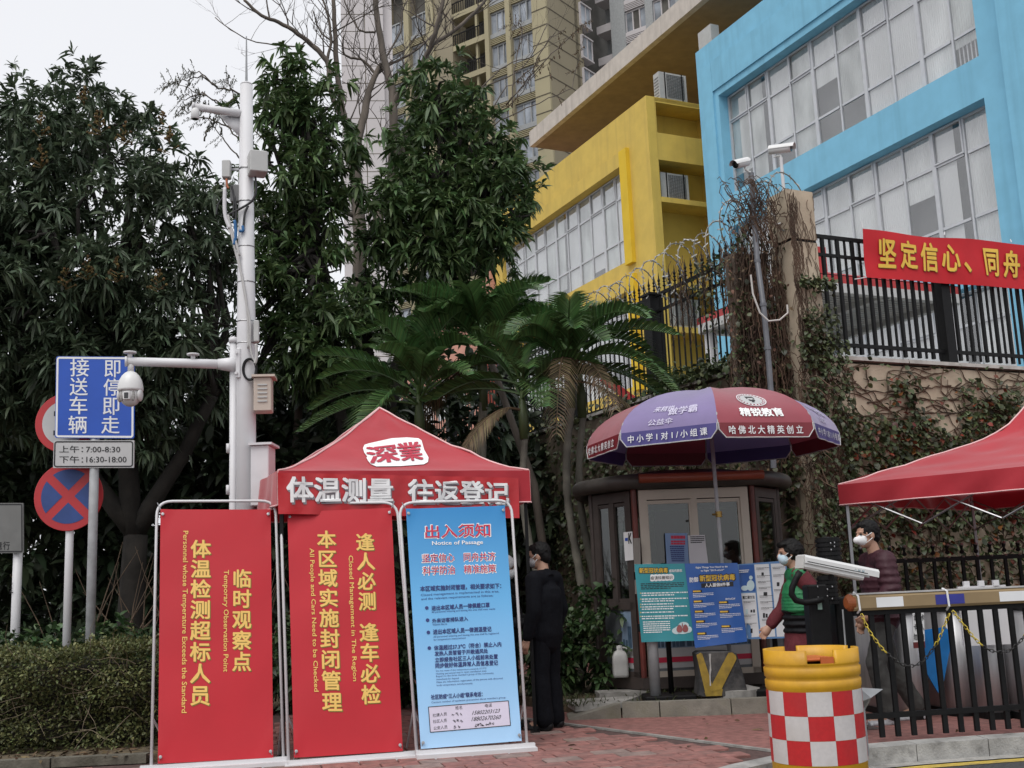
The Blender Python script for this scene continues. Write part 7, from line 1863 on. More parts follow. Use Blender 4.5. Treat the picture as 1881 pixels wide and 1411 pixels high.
    h.ell(hp(-0.022, 0, 0.042), (0.104, 0.088, 0.098), 18, 12, HM); h.ell(hp(-0.058, 0, -0.012), (0.060, 0.074, 0.075), 14, 10, HM); h.ell(hp(0.030, 0, 0.090), (0.062, 0.066, 0.032), 14, 8, HM)
    if hair == 'bob': h.ell(hp(-0.035, 0, 0.02), (0.105, 0.102, 0.105), 16, 10, HM); h.ell(hp(-0.06, 0, -0.055), (0.055, 0.085, 0.07), 14, 10, HM); h.ell(hp(0.045, 0, 0.085), (0.062, 0.075, 0.035), 14, 8, HM)
    if hair == 'cap':
        h = MB(); h.ell(hp(-0.01, 0, 0.05), (0.112, 0.092, 0.088), 18, 10, HM)
    put('hair' if hair != 'cap' else 'cap', h, M_HAIR if hair != 'cap' else M_MASK, 0.008, 3)
    # mask: shell over nose and chin, two ear loops
    k = MB(); mk = mask
    if mk == 'cup': k.cone(hp(0.060, 0, -0.040), hp(0.112, 0, -0.042), 0.062, 0.034, 16); k.cone(hp(0.090, 0, -0.03), hp(0.124, 0, -0.04), 0.03, 0.022, 12)
    else: k.ell(hp(0.056, 0, -0.048), (0.056, 0.065, 0.056), 16, 12, HM); k.ell(hp(0.092, 0, -0.028), (0.028, 0.030, 0.036), 12, 8, HM)
    mo = put('mask', k, M_MASK if mk not in ('blue', 'grey') else mat('grey_mask', (0.34, 0.34, 0.35), 0.8) if mk == 'grey' else mat('pale_blue_mask', (0.45, 0.58, 0.66), 0.75), 0.007, 3)
    for s in (-1, 1):
        l = MB(); 
        for z0, z1 in ((-0.015, 0.02), (-0.072, -0.028)): l.tube([hp(0.062, s * 0.064, z0), hp(0.03, s * 0.074, (z0 + z1) / 2), hp(0.004, s * 0.088, z1)], 0.0035, 5)
        put('ear_loop', l, M_MASK, None, parent=mo)
    # upper clothes
    name, m_, fat, hem, puff = top
    c = MB(); wv = fat
    pz = pv + Z * hem
    c.cone(pz, lerp(pz, ch, 0.4), 0.118 + wv, 0.116 + wv, 18, 1.38, lat); c.cone(lerp(pz, ch, 0.4), ch, 0.116 + wv, 0.122 + wv, 18, 1.42, lat); c.cone(ch, J['neck'] - Z * 0.055, 0.110 + wv, 0.066 + wv * .4, 16, 1.35, lat)
    c.lathe([(0.0, -.02), (0.10, -.02), (0.078, 0.03), (0.072, 0.055), (0.066, 0.055), (0.06, 0.0), (0, 0)], 18, J['neck'] - Z * 0.015, (hp(0, 0, 0) - J['neck']).normalized())
    sl_ = MB() if top2 else c
    for s in 'LR':
        c.cone(J['neck'] - Z * 0.05, J['sh' + s], 0.065 + wv * .5, 0.066 + wv * .6, 14)
        sl_.cone(J['sh' + s], J['el' + s], 0.062 + wv * .7, 0.052 + wv * .6, 14); sl_.cone(J['el' + s], lerp(J['el' + s], J['wr' + s], 0.90), 0.052 + wv * .6, 0.041 + wv * .4, 14)
    if puff:
        for t in range(6):
            q_ = lerp(pz, ch, t / 5.0); c.cone(q_ - lat * .002, q_ + lat * .002, 0.12 + wv * 1.28, 0.12 + wv * 1.28, 16, 1.0, lat) if False else c.ell(q_, (0.122 + wv * 1.28, (0.122 + wv * 1.28) * 1.42, 0.042), 20, 8)
        for s in 'LR':
            if not top2:
                for t in range(5):
                    q_ = lerp(J['sh' + s], J['el' + s], t / 4.5); c.ell(q_, (0.068 + wv * .75, 0.068 + wv * .75, 0.045), 14, 8)
                    q_ = lerp(J['el' + s], J['wr' + s], t / 5.0); dd = (J['wr' + s] - J['el' + s]).normalized(); c.cone(q_ - dd * .008, q_ + dd * .008, 0.056 + wv * .6, 0.056 + wv * .6, 12)
    put(name, c, m_, 0.010, 4)
    if top2: put(top2[0], sl_, top2[1], 0.010, 4)
    # lower clothes
    name, m_, fat, strt = bottom
    c = MB(); c.cone(pv - Z * 0.02, pv + Z * 0.09, 0.125 + fat * .4, 0.118 + fat * .3, 16, 1.3, lat)
    for s in 'LR':
        c.cone(J['hip' + s], J['kn' + s], 0.094 + fat * .5, 0.068 + fat, 14); c.cone(J['kn' + s], J['an' + s] + Z * 0.012, 0.068 + fat, (0.055 + fat) * strt, 14)
    put(name, c, m_, 0.010, 4)
    for s in 'LR':
        c = MB(); a, t = J['an' + s], J['to' + s]; d = (t - a); d.z = 0; d.normalize()
        c.cone(V((a.x, a.y, 0)) - d * 0.045 + Z * 0.045, V((t.x, t.y, 0)) + Z * 0.036, 0.043, 0.034, 12, 1.0); c.cone(a - Z * 0.02, V((a.x, a.y, 0.05)) + d * 0.03, 0.045, 0.046, 12); c.obox(V(((a.x + t.x) / 2, (a.y + t.y) / 2, 0.012)) - d * 0.015, d * 0.26, d.cross(Z) * 0.085, Z * 0.024)
        put('shoe', c, shoe, 0.009, 3)
    if extra: extra(p, Mx, J, put, lat, hp)
    return p
LEFT = pi            # facing towards the left of the picture
M_SUIT = mat('black_suit', (0.006, 0.0065, 0.009), 0.85, spec=0.12, var=0.25, scale=60, bump=0.25, bscale=14)
# man in a black suit beside the canopy: back three quarters, looking left, arms hanging
Js = dict(head=(0.035, 0.0, 1.60), face=(1, 0.33, -0.14), neck=(-0.01, 0, 1.43), chest=(-0.01, 0, 1.22), pelvis=(0, 0, 0.92), shL=(-0.01, 0.19, 1.385), shR=(-0.01, -0.19, 1.385),
          elL=(-0.03, 0.25, 1.10), elR=(-0.04, -0.245, 1.10), wrL=(0.05, 0.26, 0.84), wrR=(0.05, -0.25, 0.84), hipL=(0, 0.09, 0.90), hipR=(0, -0.09, 0.90), knL=(0.02, 0.10, 0.49), knR=(0.02, -0.10, 0.49),
          anL=(-0.01, 0.105, 0.09), anR=(-0.01, -0.105, 0.09), toL=(0.17, 0.12, 0.035), toR=(0.17, -0.12, 0.035))
def ex1(p, Mx, J, put, lat, hp):
    q = MB(); pz = J['pelvis'] - Z * 0.10; q.cone(pz, pz + Z * 0.2, 0.142, 0.136, 18, 1.36, lat); put('jacket_skirt', q, M_SUIT, 0.012, 4)
pm = gr(1010, 1340)
person('man in a black suit and pale mask standing beside the canopy leg', V((pm.x, pm.y, 0)), LEFT - 0.55, Js, ('jacket', M_SUIT, 0.034, -0.06, False), ('trousers', M_SUIT, 0.022, 1.15), M_SHOEK, 'grey', 'short', 1.72, ex1)
# woman in a green padded waistcoat walking left
M_GREEN = mat('green_padding', (0.012, 0.16, 0.055), 0.6, var=0.08, scale=10, bump=0.3, bscale=18); M_MAROON = mat('dark_red_knit', (0.10, 0.012, 0.018), 0.85, var=0.15, scale=60, bump=0.2, bscale=90); M_BLKP = mat('black_padding', (0.008, 0.008, 0.010), 0.7, spec=0.2, var=0.2, scale=10, bump=0.3, bscale=18)
Jw = dict(head=(0.05, 0, 1.525), face=(1, 0.05, -0.08), neck=(0.0, 0, 1.36), chest=(-0.01, 0, 1.16), pelvis=(0, 0, 0.87), shL=(0.0, 0.175, 1.315), shR=(0.0, -0.175, 1.315),
          elL=(-0.15, 0.215, 1.08), elR=(0.08, -0.21, 1.06), wrL=(-0.14, 0.23, 0.84), wrR=(0.25, -0.20, 0.86), hipL=(0, 0.085, 0.86), hipR=(0, -0.085, 0.86), knL=(0.12, 0.09, 0.47), knR=(0.02, -0.09, 0.46),
          anL=(0.14, 0.09, 0.085), anR=(-0.14, -0.09, 0.11), toL=(0.31, 0.10, 0.035), toR=(0.03, -0.10, 0.03))
def ex2f(p, Mx, J, put, lat, hp):
    q = MB(); pz = J['pelvis'] - Z * 0.05
    for t in range(4): q.ell(pz + Z * (t * 0.06), (0.170, 0.215, 0.045), 20, 8)
    put('padded_hem', q, M_BLKP, 0.011, 3)
    q = MB(); q.cone(J['pelvis'] - Z * 0.26, J['pelvis'] - Z * 0.05, 0.17, 0.150, 18, 1.25, lat); put('long_top', q, M_MAROON, 0.012, 3)
pm = at(1462, 1040, 10.55)
person('woman in a green padded waistcoat and blue mask walking past the posters', V((pm.x, pm.y, 0)), LEFT - 0.05, Jw, ('waistcoat', M_GREEN, 0.034, 0.14, True), ('trousers', M_MAROON, 0.012, 1.0), M_SHOEK, 'blue', 'bob', 1.60, ex2f, ('sleeves', M_MAROON))
# man in a maroon padded jacket behind the barrier
M_PUFF = mat('maroon_padding', (0.045, 0.014, 0.021), 0.6, spec=0.3, var=0.12, scale=10, bump=0.35, bscale=16); M_GREYT = mat('grey_trousers', (0.05, 0.05, 0.047), 0.85, var=0.15, scale=12, bump=0.4, bscale=22); M_SNEAK = mat('pale_sneaker', (0.42, 0.43, 0.45), 0.5, var=0.2, scale=25)
Jm = dict(head=(0.06, 0, 1.655), face=(1, 0.1, -0.03), neck=(0.0, 0, 1.47), chest=(-0.02, 0, 1.25), pelvis=(0, 0, 0.94), shL=(0.0, 0.195, 1.425), shR=(-0.02, -0.195, 1.42),
          elL=(0.02, 0.27, 1.14), elR=(-0.05, -0.26, 1.13), wrL=(0.22, 0.25, 0.98), wrR=(0.05, -0.26, 0.90), hipL=(0, 0.095, 0.93), hipR=(0, -0.095, 0.93), knL=(0.14, 0.10, 0.52), knR=(-0.08, -0.10, 0.51),
          anL=(0.06, 0.10, 0.09), anR=(-0.30, -0.10, 0.12), toL=(0.24, 0.11, 0.04), toR=(-0.13, -0.11, 0.03))
pm = at(1610, 1040, 10.3)
person('man in a maroon padded jacket and white cup mask behind the barrier bars', V((pm.x, pm.y, 0)), LEFT + 0.15, Jm, ('jacket', M_PUFF, 0.040, -0.02, True), ('trousers', M_GREYT, 0.020, 1.1), M_SNEAK, 'cup', 'short', 1.78)
# attendant half hidden behind the blue notice, with a white cap
Ja = {k: V(v) for k, v in Js.items()}
Ja['wrL'] = V((0.30, 0.16, 1.06)); Ja['elL'] = V((0.06, 0.25, 1.06)); Ja['wrR'] = V((0.30, -0.14, 1.04)); Ja['elR'] = V((0.05, -0.25, 1.06)); Ja['hdL'] = V((1, -.2, 0.1)); Ja['hdR'] = V((1, .2, 0.1))
for k in Ja: Ja[k] = V((Ja[k].x, Ja[k].y, Ja[k].z * 0.94)) if not k.startswith(('hd', 'pn', 'face')) else Ja[k]
def ex4(p, Mx, J, put, lat, hp):
    q = MB(); q.ell(J['wrR'] + V((0.10, 0.05, 0.0)), (0.035, 0.035, 0.045), 14, 10); q.tube([J['wrR'] + V((0.10, 0.05, 0.02)), J['wrR'] + V((0.11, 0.05, 0.10))], 0.008, 6)
    put('red_handset', q, M_PRINTR, None)
pm = at(921, 1080, 11.0)
person('attendant in a white cap and dark clothes half hidden behind the blue notice banner', V((pm.x, pm.y, 0)), -0.35, Ja, ('jacket', M_BLKP, 0.026, -0.04, False), ('trousers', M_SUIT, 0.02, 1.1), M_SHOEK, 'flat', 'cap', 1.6, ex4)
# ------------------------------------------------------------------ plants
def leafmat(name, col, isl=0.5, rough=0.45, trans=0.22, spec=0.45): return mat(name, col, rough, var=0.2, scale=1.2, isl=isl, trans=trans, spec=spec)
M_MANGO = leafmat('mango_leaf', (0.068, 0.100, 0.056), rough=0.5, spec=0.5); M_MANGO2 = leafmat('mango_leaf_fresh', (0.070, 0.120, 0.042), rough=0.5, spec=0.45); M_DARKL = leafmat('dark_leaf', (0.038, 0.058, 0.030), 0.6)
M_HEDGE = leafmat('hedge_leaf', (0.115, 0.130, 0.050), 0.7, 0.5); M_SHRUB = leafmat('shrub_leaf', (0.045, 0.085, 0.030), 0.55); M_IVY = leafmat('ivy_leaf', (0.062, 0.080, 0.034), 0.7)
M_IVYR = leafmat('autumn_ivy_leaf', (0.16, 0.05, 0.015), 0.6); M_PALM = leafmat('palm_leaf', (0.060, 0.125, 0.038), 0.5, 0.38); M_PALMD = leafmat('dry_palm_leaf', (0.13, 0.095, 0.05), 0.5, 0.7)
M_BARK = mat('grey_bark', (0.115, 0.095, 0.078), 0.9, var=0.3, scale=6, bump=0.6, bscale=30, stretch=(1, 1, 0.3)); M_BARKD = mat('dark_bark', (0.020, 0.017, 0.014), 0.95, var=0.3, scale=6, bump=0.6, bscale=30)
M_TWIG = mat('dead_twig', (0.11, 0.075, 0.05), 0.9, var=0.35, scale=5); M_FLOWER = leafmat('mango_panicle', (0.13, 0.085, 0.025), 0.4, 0.8); M_VINE = mat('dead_vine', (0.085, 0.052, 0.034), 0.95, var=0.5, scale=3)
RNG = np.random.default_rng(12)
def nrm(a): return a / np.maximum(np.linalg.norm(a, axis=-1, keepdims=True), 1e-9)
def leaves(base, d, L, Wd, droop, up=None, fold=0.15):
    """arrays: leaf base, direction, length, width, droop -> verts, loops, starts, totals (4 faces a leaf)"""
    n = len(base); L = np.asarray(L).reshape(n, 1); Wd = np.asarray(Wd).reshape(n, 1); dr = np.asarray(droop).reshape(n, 1)
    d = nrm(d); z = np.array([0, 0, 1.0]); rnd = RNG.normal(size=(n, 3)) * 0.5
    s = nrm(np.cross(d, z + rnd)); nn = np.cross(s, d)
    def pos(t): return base + d * L * t + np.array([0, 0, -1.0]) * dr * L * t * t
    p0, p1, p2, p3 = pos(0.0), pos(0.38), pos(0.72), pos(1.0)
    v = np.stack([p0, p1 - s * Wd * .5 + nn * Wd * fold, p1 + s * Wd * .5 + nn * Wd * fold, p2 - s * Wd * .40 + nn * Wd * fold, p2 + s * Wd * .40 + nn * Wd * fold, p3], 1).reshape(-1, 3)
    o = (np.arange(n) * 6)[:, None]
    lp = (o + np.array([[0, 2, 1, 1, 2, 4, 3, 3, 4, 5]])).ravel(); tot = np.tile([3, 4, 3], n); st = np.concatenate([[0], np.cumsum(tot)[:-1]])
    return v, lp, st, tot
def scatter_ell(ells, n, shell=0.55, rng=RNG):
    """points spread through a set of ellipsoids (centre, radii), thicker towards the outside; returns points and outward directions"""
    vol = np.array([e[1][0] * e[1][1] * e[1][2] for e in ells]); cnt = np.maximum(1, (n * vol / vol.sum()).astype(int)); P, D = [], []
    for (c, r), k in zip(ells, cnt):
        u = nrm(rng.normal(size=(k, 3))); rad = rng.uniform(shell ** 3, 1, size=(k, 1)) ** (1 / 3); rad *= 1 + 0.13 * np.sin(u[:, :1] * 9 + c[0]) * np.cos(u[:, 2:] * 8) 
        P.append(np.array(c) + u * rad * np.array(r)); D.append(nrm(u / np.array(r)))
    return np.concatenate(P), np.concatenate(D)
def whorls(P, D, per, L, Wd, rng=RNG, upw=0.35, spr=0.0):
    n = len(P); ax = nrm(D * 0.75 + np.array([0, 0, upw]) + rng.normal(size=(n, 3)) * 0.3)
    t = nrm(np.cross(ax, rng.normal(size=(n, 3)))); b = np.cross(ax, t)
    k = per; ang = (np.arange(k) * 2.399)[None, :] + rng.uniform(0, 6, size=(n, 1)); el = rng.uniform(0.25, 1.15, size=(n, k))
    dirs = ax[:, None] * np.cos(el)[..., None] * 0.9 + (t[:, None] * np.cos(ang)[..., None] + b[:, None] * np.sin(ang)[..., None]) * np.sin(el)[..., None]
    P = P + rng.normal(size=P.shape) * 0.10 * spr; base = P[:, None] - ax[:, None] * rng.uniform(0, 0.10, size=(n, k))[..., None]
    LL = L * rng.uniform(0.6, 1.15, size=(n, k)); 
    return leaves(base.reshape(-1, 3), dirs.reshape(-1, 3), LL.ravel(), (Wd * LL / L).ravel(), rng.uniform(0.15, 0.75, size=n * k))
def limb(mb, a, b, r0, r1, wob=0.1, n=6, rr=random):
    pts = []
    a, b = V(a), V(b)
    for i in range(n + 1):
        t = i / n; j = wob * sin(pi * t); pts.append(a.lerp(b, t) + V((rr.uniform(-j, j), rr.uniform(-j, j), rr.uniform(-j, j) * .5)))
    mb.tube(pts, [r0 + (r1 - r0) * i / n for i in range(n + 1)], 7); return pts
def e_px(px, py, Y, rpx, ry=None, sq=1.0):
    c = at(px, py, Y); k = (at(px + 100, py, Y) - c).length / 100; return ((c.x, c.y, c.z), (rpx * k, (ry or rpx * 0.9) * k, rpx * k * sq))
def mango(label, base_xy, ells, n, m, trunks, per=13, L=0.205, Wd=0.043, flowers=(), group='mango trees along the path'):
    t = thing('mango_tree', label, 'tree', (*base_xy, 0.0), 0, group)
    rr = random.Random(len(ells)); q = MB()
    for pts, r in trunks:
        for (a, b), (r0, r1) in zip(zip(pts, pts[1:]), zip(r, r[1:])): limb(q, a, b, r0, r1, 0.05, 5, rr)
    ends = [pts[-1] for pts, _ in trunks]
    for c, r in ells:
        for _ in range(4):
            u = nrm(RNG.normal(size=3)); tip = V(np.array(c) + u * np.array(r) * 0.75); src = min(ends, key=lambda e_: (V(e_) - V(c)).length); limb(q, src, V(c).lerp(tip, 0.3), 0.045, 0.025, 0.18, 5, rr); limb(q, V(c).lerp(tip, 0.3), tip, 0.025, 0.008, 0.1, 4, rr)
    part('trunk', q, M_BARKD, t, True)
    sub_ = []
    for c, r in ells:
        for _ in range(9):
            u = nrm(RNG.normal(size=3)); f_ = RNG.uniform(.28, .5); sub_.append((tuple(np.array(c) + u * np.array(r) * RNG.uniform(.5, .95)), tuple(np.array(r) * f_ * np.array([1, 1, .8]))))
    P, D = scatter_ell(sub_, int(n * .78), .3); P0_, D0_ = scatter_ell(ells, int(n * .22), .6); P = np.concatenate([P, P0_]); D = np.concatenate([D, D0_]); v, lp, st, tt = whorls(P, D, per, L, Wd, spr=1.0)
    v = v - np.array([base_xy[0], base_xy[1], 0.0]); o = part('crown', npmesh('crown', v, lp, st, tt, m), None, t, kind='stuff')
    if flowers:
        for c in flowers:
            c = V(c); q = MB()
            for k in range(16):
                h = rr.uniform(0, 0.3); a = rr.uniform(0, 6.28); w = (0.3 - h) * 0.45; p = c + Z * h; q.tube([p, p + V((cos(a) * w, sin(a) * w, 0.05))], 0.006, 3)
                q.ell(p + V((cos(a) * w, sin(a) * w, 0.05)), (.018, .018, .018), 5, 3)
            part('flower_panicle', q, M_FLOWER, t)
    return t
YA = 14.6
EA = [e_px(*a) for a in ((30, 330, YA, 150, 200), (175, 240, YA + .3, 115), (265, 290, YA, 105), (95, 235, YA + .8, 90), (330, 400, YA - .2, 110), (130, 420, YA - .6, 180), (250, 480, YA - .4, 150), (380, 480, YA, 85), (60, 560, YA - .4, 170),
     (210, 620, YA - .2, 170), (350, 590, YA, 110), (400, 380, YA + .8, 70), (90, 690, YA, 130), (280, 730, YA + .4, 130), (400, 690, YA + .6, 90), (-90, 420, YA, 200), (-80, 650, YA, 180))]
fl = [at(x, y, YA - 1.3) for x, y in ((155, 205), (75, 255), (178, 250), (230, 270), (298, 250), (312, 285), (75, 310), (185, 250), (160, 520), (215, 520), (290, 540), (120, 535))]
mango('broad dark mango tree with small orange flower spikes above the blue sign', (-5.2, 15.0), EA, 4200, M_MANGO, [([(-5.2, 15.0, 0), (-5.1, 15.0, 2.2), (-5.4, 14.8, 4.2)], [0.2, 0.16, 0.1]), ([(-5.1, 15, 2.2), (-4.0, 14.7, 4.0)], [0.13, 0.08]), ([(-5.1, 15, 2.2), (-6.6, 14.7, 4.2)], [0.13, 0.08])], flowers=fl)
YBm = 16.2
EB = [e_px(*a) for a in ((540, 150, YBm, 62), (575, 205, YBm + .2, 80), (505, 230, YBm, 60), (600, 280, YBm, 70), (520, 320, YBm - .2, 85), (590, 390, YBm, 80), (500, 430, YBm, 80), (560, 500, YBm - .3, 90), (480, 560, YBm, 70), (600, 600, YBm - .3, 90), (530, 650, YBm, 90), (630, 690, YBm + .3, 70), (460, 690, YBm, 60))]
mango('narrow upright mango tree directly behind the camera mast', (-3.3, 16.3), EB, 1150, M_MANGO2, [([(-2.3, 16.5, 0), (-2.35, 16.5, 2.4), (-2.7, 16.4, 4.6), (-2.9, 16.2, 6.5)], [0.17, 0.13, 0.09, 0.05])], L=0.225, Wd=0.05)
YC_ = 17.5
EC = [e_px(*a) for a in ((800, 165, YC_, 62), (835, 215, YC_, 72), (930, 285, YC_, 42), (945, 345, YC_, 48), (870, 560, YC_, 62), (700, 570, YC_ - .3, 62), (760, 250, YC_ - .3, 62), (880, 270, YC_, 70), (800, 320, YC_ - .3, 85), (905, 345, YC_ - .2, 72), (735, 360, YC_ - .5, 72), (850, 400, YC_ - .4, 85), (945, 400, YC_ - .4, 45), (760, 450, YC_ - .6, 80), (900, 455, YC_ - .5, 60), (690, 440, YC_ - .5, 50), (820, 500, YC_ - .4, 60), (680, 530, YC_ - .6, 60), (640, 620, YC_ - .8, 60))]
mango('leafy mango tree with fresh green crown in front of the yellow block', (-1.9, 17.2), EC, 1350, M_MANGO2, [([(-1.9, 17.0, 0), (-1.95, 17.0, 2.6), (-2.0, 17.0, 4.0), (-1.6, 17.2, 5.2), (-1.0, 17.3, 6.6)], [0.2, 0.19, 0.17, 0.12, 0.06]), ([(-2.0, 17, 4.0), (-2.3, 17, 5.6)], [0.12, 0.07])], L=0.235, Wd=0.055)

# bare deciduous tree behind them: limbs laid out, twigs grown
bt = thing('bare_tree', 'pale bare tree with open winter twigs against the towers', 'tree', (-2.7, 19.6, 0))
YD = 19.5; q = MB(); rr = random.Random(21)
limbs = [([(665, 760, 0), (662, 620, 0), (660, 420, 0), (652, 300, .1), (655, 262, .1)], .15, .10), ([(655, 262, 0), (668, 215, .1), (677, 170, .2), (690, 138, .3), (700, 118, .4)], .085, .045), ([(655, 262, 0), (640, 240, -.1), (625, 180, -.2), (616, 78, -.3), (613, -10, -.4)], .075, .035),
         ([(690, 138, .3), (668, 112, .3), (640, 105, .2), (630, 90, .1), (632, 65, 0)], .03, .014), ([(690, 138, .3), (715, 120, .5), (760, 95, .6), (800, 60, .8)], .032, .015),
         ([(690, 440, 0), (700, 380, .2), (720, 330, .2), (722, 180, .2), (715, 150, .2), (700, 80, .3), (690, 10, .4), (688, -20, .4)], .11, .045), ([(722, 190, .2), (750, 150, 0), (780, 110, 0), (800, 60, -.2), (812, 10, -.3), (818, -30, -.3)], .06, .03),
         ([(705, 400, .2), (765, 180, .5), (790, 90, .6), (830, 60, .7), (880, 15, .8), (905, -20, .9)], .055, .026), ([(720, 300, .2), (760, 200, .3)], .05, .03), ([(655, 400, 0), (610, 375, -.2)], .06, .035),
         ([(604, 150, -.4), (600, 112, -.4), (565, 75, -.5), (520, 45, -.6), (480, 28, -.7), (448, 0, -.8)], .055, .025), ([(640, 240, -.1), (615, 190, -.3), (604, 150, -.4)], .05, .05), ([(600, 112, -.4), (608, 70, -.4), (600, 20, -.5), (590, -10, -.5)], .03, .015),
         ([(565, 75, -.5), (545, 85, -.6), (500, 82, -.7), (450, 70, -.8), (395, 32, -.9)], .016, .008), ([(616, 78, -.3), (590, 60, -.3), (575, 20, -.4)], .02, .01), ([(690, 60, .3), (660, 55, .2), (640, 20, .2), (630, -10, .2)], .022, .01),
         ([(700, 120, .3), (735, 60, .4), (740, 20, .4), (755, -15, .5)], .02, .01), ([(880, 165, .6), (930, 120, .7), (985, 100, .8), (1020, 60, .8)], .014, .007), ([(800, 235, .5), (880, 165, .6), (960, 125, .7), (1005, 45, .8)], .018, .007)]
tips = []
for pts, r0, r1 in limbs:
    P = [at(x, y, YD + d) for x, y, d in pts]; sm = []
    for i in range(len(P) - 1):
        for k in range(5):
            t = k / 5; p0, p1, p2, p3 = P[max(0, i - 1)], P[i], P[i + 1], P[min(len(P) - 1, i + 2)]
            sm.append(0.5 * ((2 * p1) + (p2 - p0) * t + (2 * p0 - 5 * p1 + 4 * p2 - p3) * t * t + (3 * p1 - p0 - 3 * p2 + p3) * t ** 3) + V((rr.uniform(-.01, .01), 0, rr.uniform(-.01, .01))))
    sm.append(P[-1]); q.tube(sm, [r0 + (r1 - r0) * i / (len(sm) - 1) for i in range(len(sm))], 8)
    if r1 < .05:
        for i in range(4, len(sm) - 1, 2): tips.append((sm[i], (sm[i + 1] - sm[i]).normalized(), r0 + (r1 - r0) * i / len(sm)))
part('trunk', q, M_BARK, bt, True)
q = MB()
def twig(p, d, r, L, dep):
    pts = [p]; n = 5
    for i in range(n):
        d = (d + V((rr.uniform(-.25, .25), rr.uniform(-.2, .2), rr.uniform(-.12, .22)))).normalized(); pts.append(pts[-1] + d * L / n)
        if dep > 0 and i > 0 and rr.random() < .75:
            s = (d + V((rr.uniform(-.9, .9), rr.uniform(-.5, .5), rr.uniform(-.3, .7)))).normalized(); twig(pts[-1], s, r * .6, L * .55, dep - 1)
    q.tube(pts, [r * (1 - .7 * i / n) for i in range(n + 1)], 4, cap=False)
for p, d, r in tips:
    if rr.random() < .75:
        s = (d * .6 + V((rr.uniform(-1, 1), rr.uniform(-.6, .6), rr.uniform(-.2, .9)))).normalized(); twig(p, s, min(.016, r * .5), rr.uniform(.5, 1.2), 2)
part('twigs', q, mat('twig_bark', (0.075, 0.06, 0.05), 0.9, var=0.3, scale=5), bt, kind='stuff')
# feathery dry sprays left of the mast and over the tower
sp = thing('feathery_tree', 'thin tree with feathery half dry sprays behind the top of the mast', 'tree', (-3.6, 17.0, 0))
q = MB(); lf_b, lf_d, lf_L = [], [], []
def spray(pts, Y, r=0.012, lv=True, dens=1.0):
    P = [at(x, y, Y) for x, y in pts]; sm = []
    for i in range(len(P) - 1):
        for k in range(6): sm.append(P[i].lerp(P[i + 1], k / 6) + V((rr.uniform(-.012, .012), rr.uniform(-.05, .05), rr.uniform(-.012, .012))))
    sm.append(P[-1]); q.tube(sm, [r * (1 - .7 * i / len(sm)) for i in range(len(sm))], 4)
    if lv:
        for i in range(int(len(sm) * .5), len(sm) - 1):
            if rr.random() > dens: continue
            ax = (sm[i + 1] - sm[i]).normalized()
            for s in (-1, 1):
                d = (ax * .5 + V((0, rr.uniform(-.6, .6), s * .5)) + V((s * .3, 0, 0))).normalized(); rl = rr.uniform(.14, .26); e = sm[i] + d * rl - Z * .05; q.tube([sm[i], e], .003, 3, cap=False)
                for k in range(9):
                    t = (k + 1) / 9
                    for s2 in (-1, 1):
                        lf_b.append(tuple(sm[i].lerp(e, t))); lf_d.append(tuple(d * .5 + V((rr.uniform(-.3, .3), rr.uniform(-.5, .5), s2 * .6)))); lf_L.append(rr.uniform(.03, .055))
for pts in ([(440, 170), (400, 160), (370, 140), (330, 150), (300, 155)], [(400, 160), (365, 132), (330, 136)], [(445, 175), (410, 195), (370, 170), (345, 180), (325, 190)], [(440, 230), (400, 190), (375, 175), (350, 165), (318, 150)], [(440, 260), (405, 215), (380, 200), (340, 170)],
            [(440, 240), (400, 225), (360, 212), (330, 200)], [(375, 260), (380, 240), (400, 215), (410, 200)], [(450, 300), (420, 270), (395, 235), (380, 215)], [(440, 200), (425, 165), (415, 145)], [(445, 225), (420, 205), (425, 185)], [(520, 300), (470, 240), (440, 215)]):
    spray(pts, 17.0, .016, True, .55)
q.tube([(-3.3, 17.1, 0), (-3.4, 17.1, 3), (-3.2, 17, 5.6), at(450, 300, 17)], [.09, .08, .05, .02], 7)
part('trunk', q, M_BARK, sp, True)
v, lp, st, tt = leaves(np.array(lf_b), np.array(lf_d), np.array(lf_L), np.array(lf_L) * .35, np.full(len(lf_b), .2)); v = v - np.array([-3.6, 17.0, 0])
part('crown', npmesh('crown', v, lp, st, tt, leafmat('feathery_leaf', (0.055, 0.06, 0.03))), None, sp, kind='stuff')
sp = thing('feathery_tree', 'reddish feathery sprays hanging before the tall beige tower', 'tree', (0.6, 19.0, 0))
q = MB(); lf_b, lf_d, lf_L = [], [], []
for pts in ([(800, 330), (870, 250), (930, 190), (990, 130), (1010, 115)], [(930, 190), (990, 120), (1060, 55), (1075, 45)], [(860, 260), (930, 215), (1000, 185), (1050, 165), (1075, 55)], [(985, 110), (1010, 70), (1040, 50)], [(940, 195), (945, 130), (960, 50), (935, 40)], [(870, 250), (930, 160), (990, 120)], [(840, 300), (900, 230), (960, 170), (990, 100)]):
    spray(pts, 19.0, .014, True, .5)
q.tube([(0.6, 19.0, 0), (0.3, 19, 3), (-.6, 19, 6), at(800, 330, 19)], [.08, .07, .05, .02], 7); part('trunk', q, M_BARK, sp, True)
v, lp, st, tt = leaves(np.array(lf_b), np.array(lf_d), np.array(lf_L), np.array(lf_L) * .35, np.full(len(lf_b), .2)); v = v - np.array([0.6, 19.0, 0])
part('crown', npmesh('crown', v, lp, st, tt, leafmat('russet_leaf', (0.09, 0.055, 0.022))), None, sp, kind='stuff')

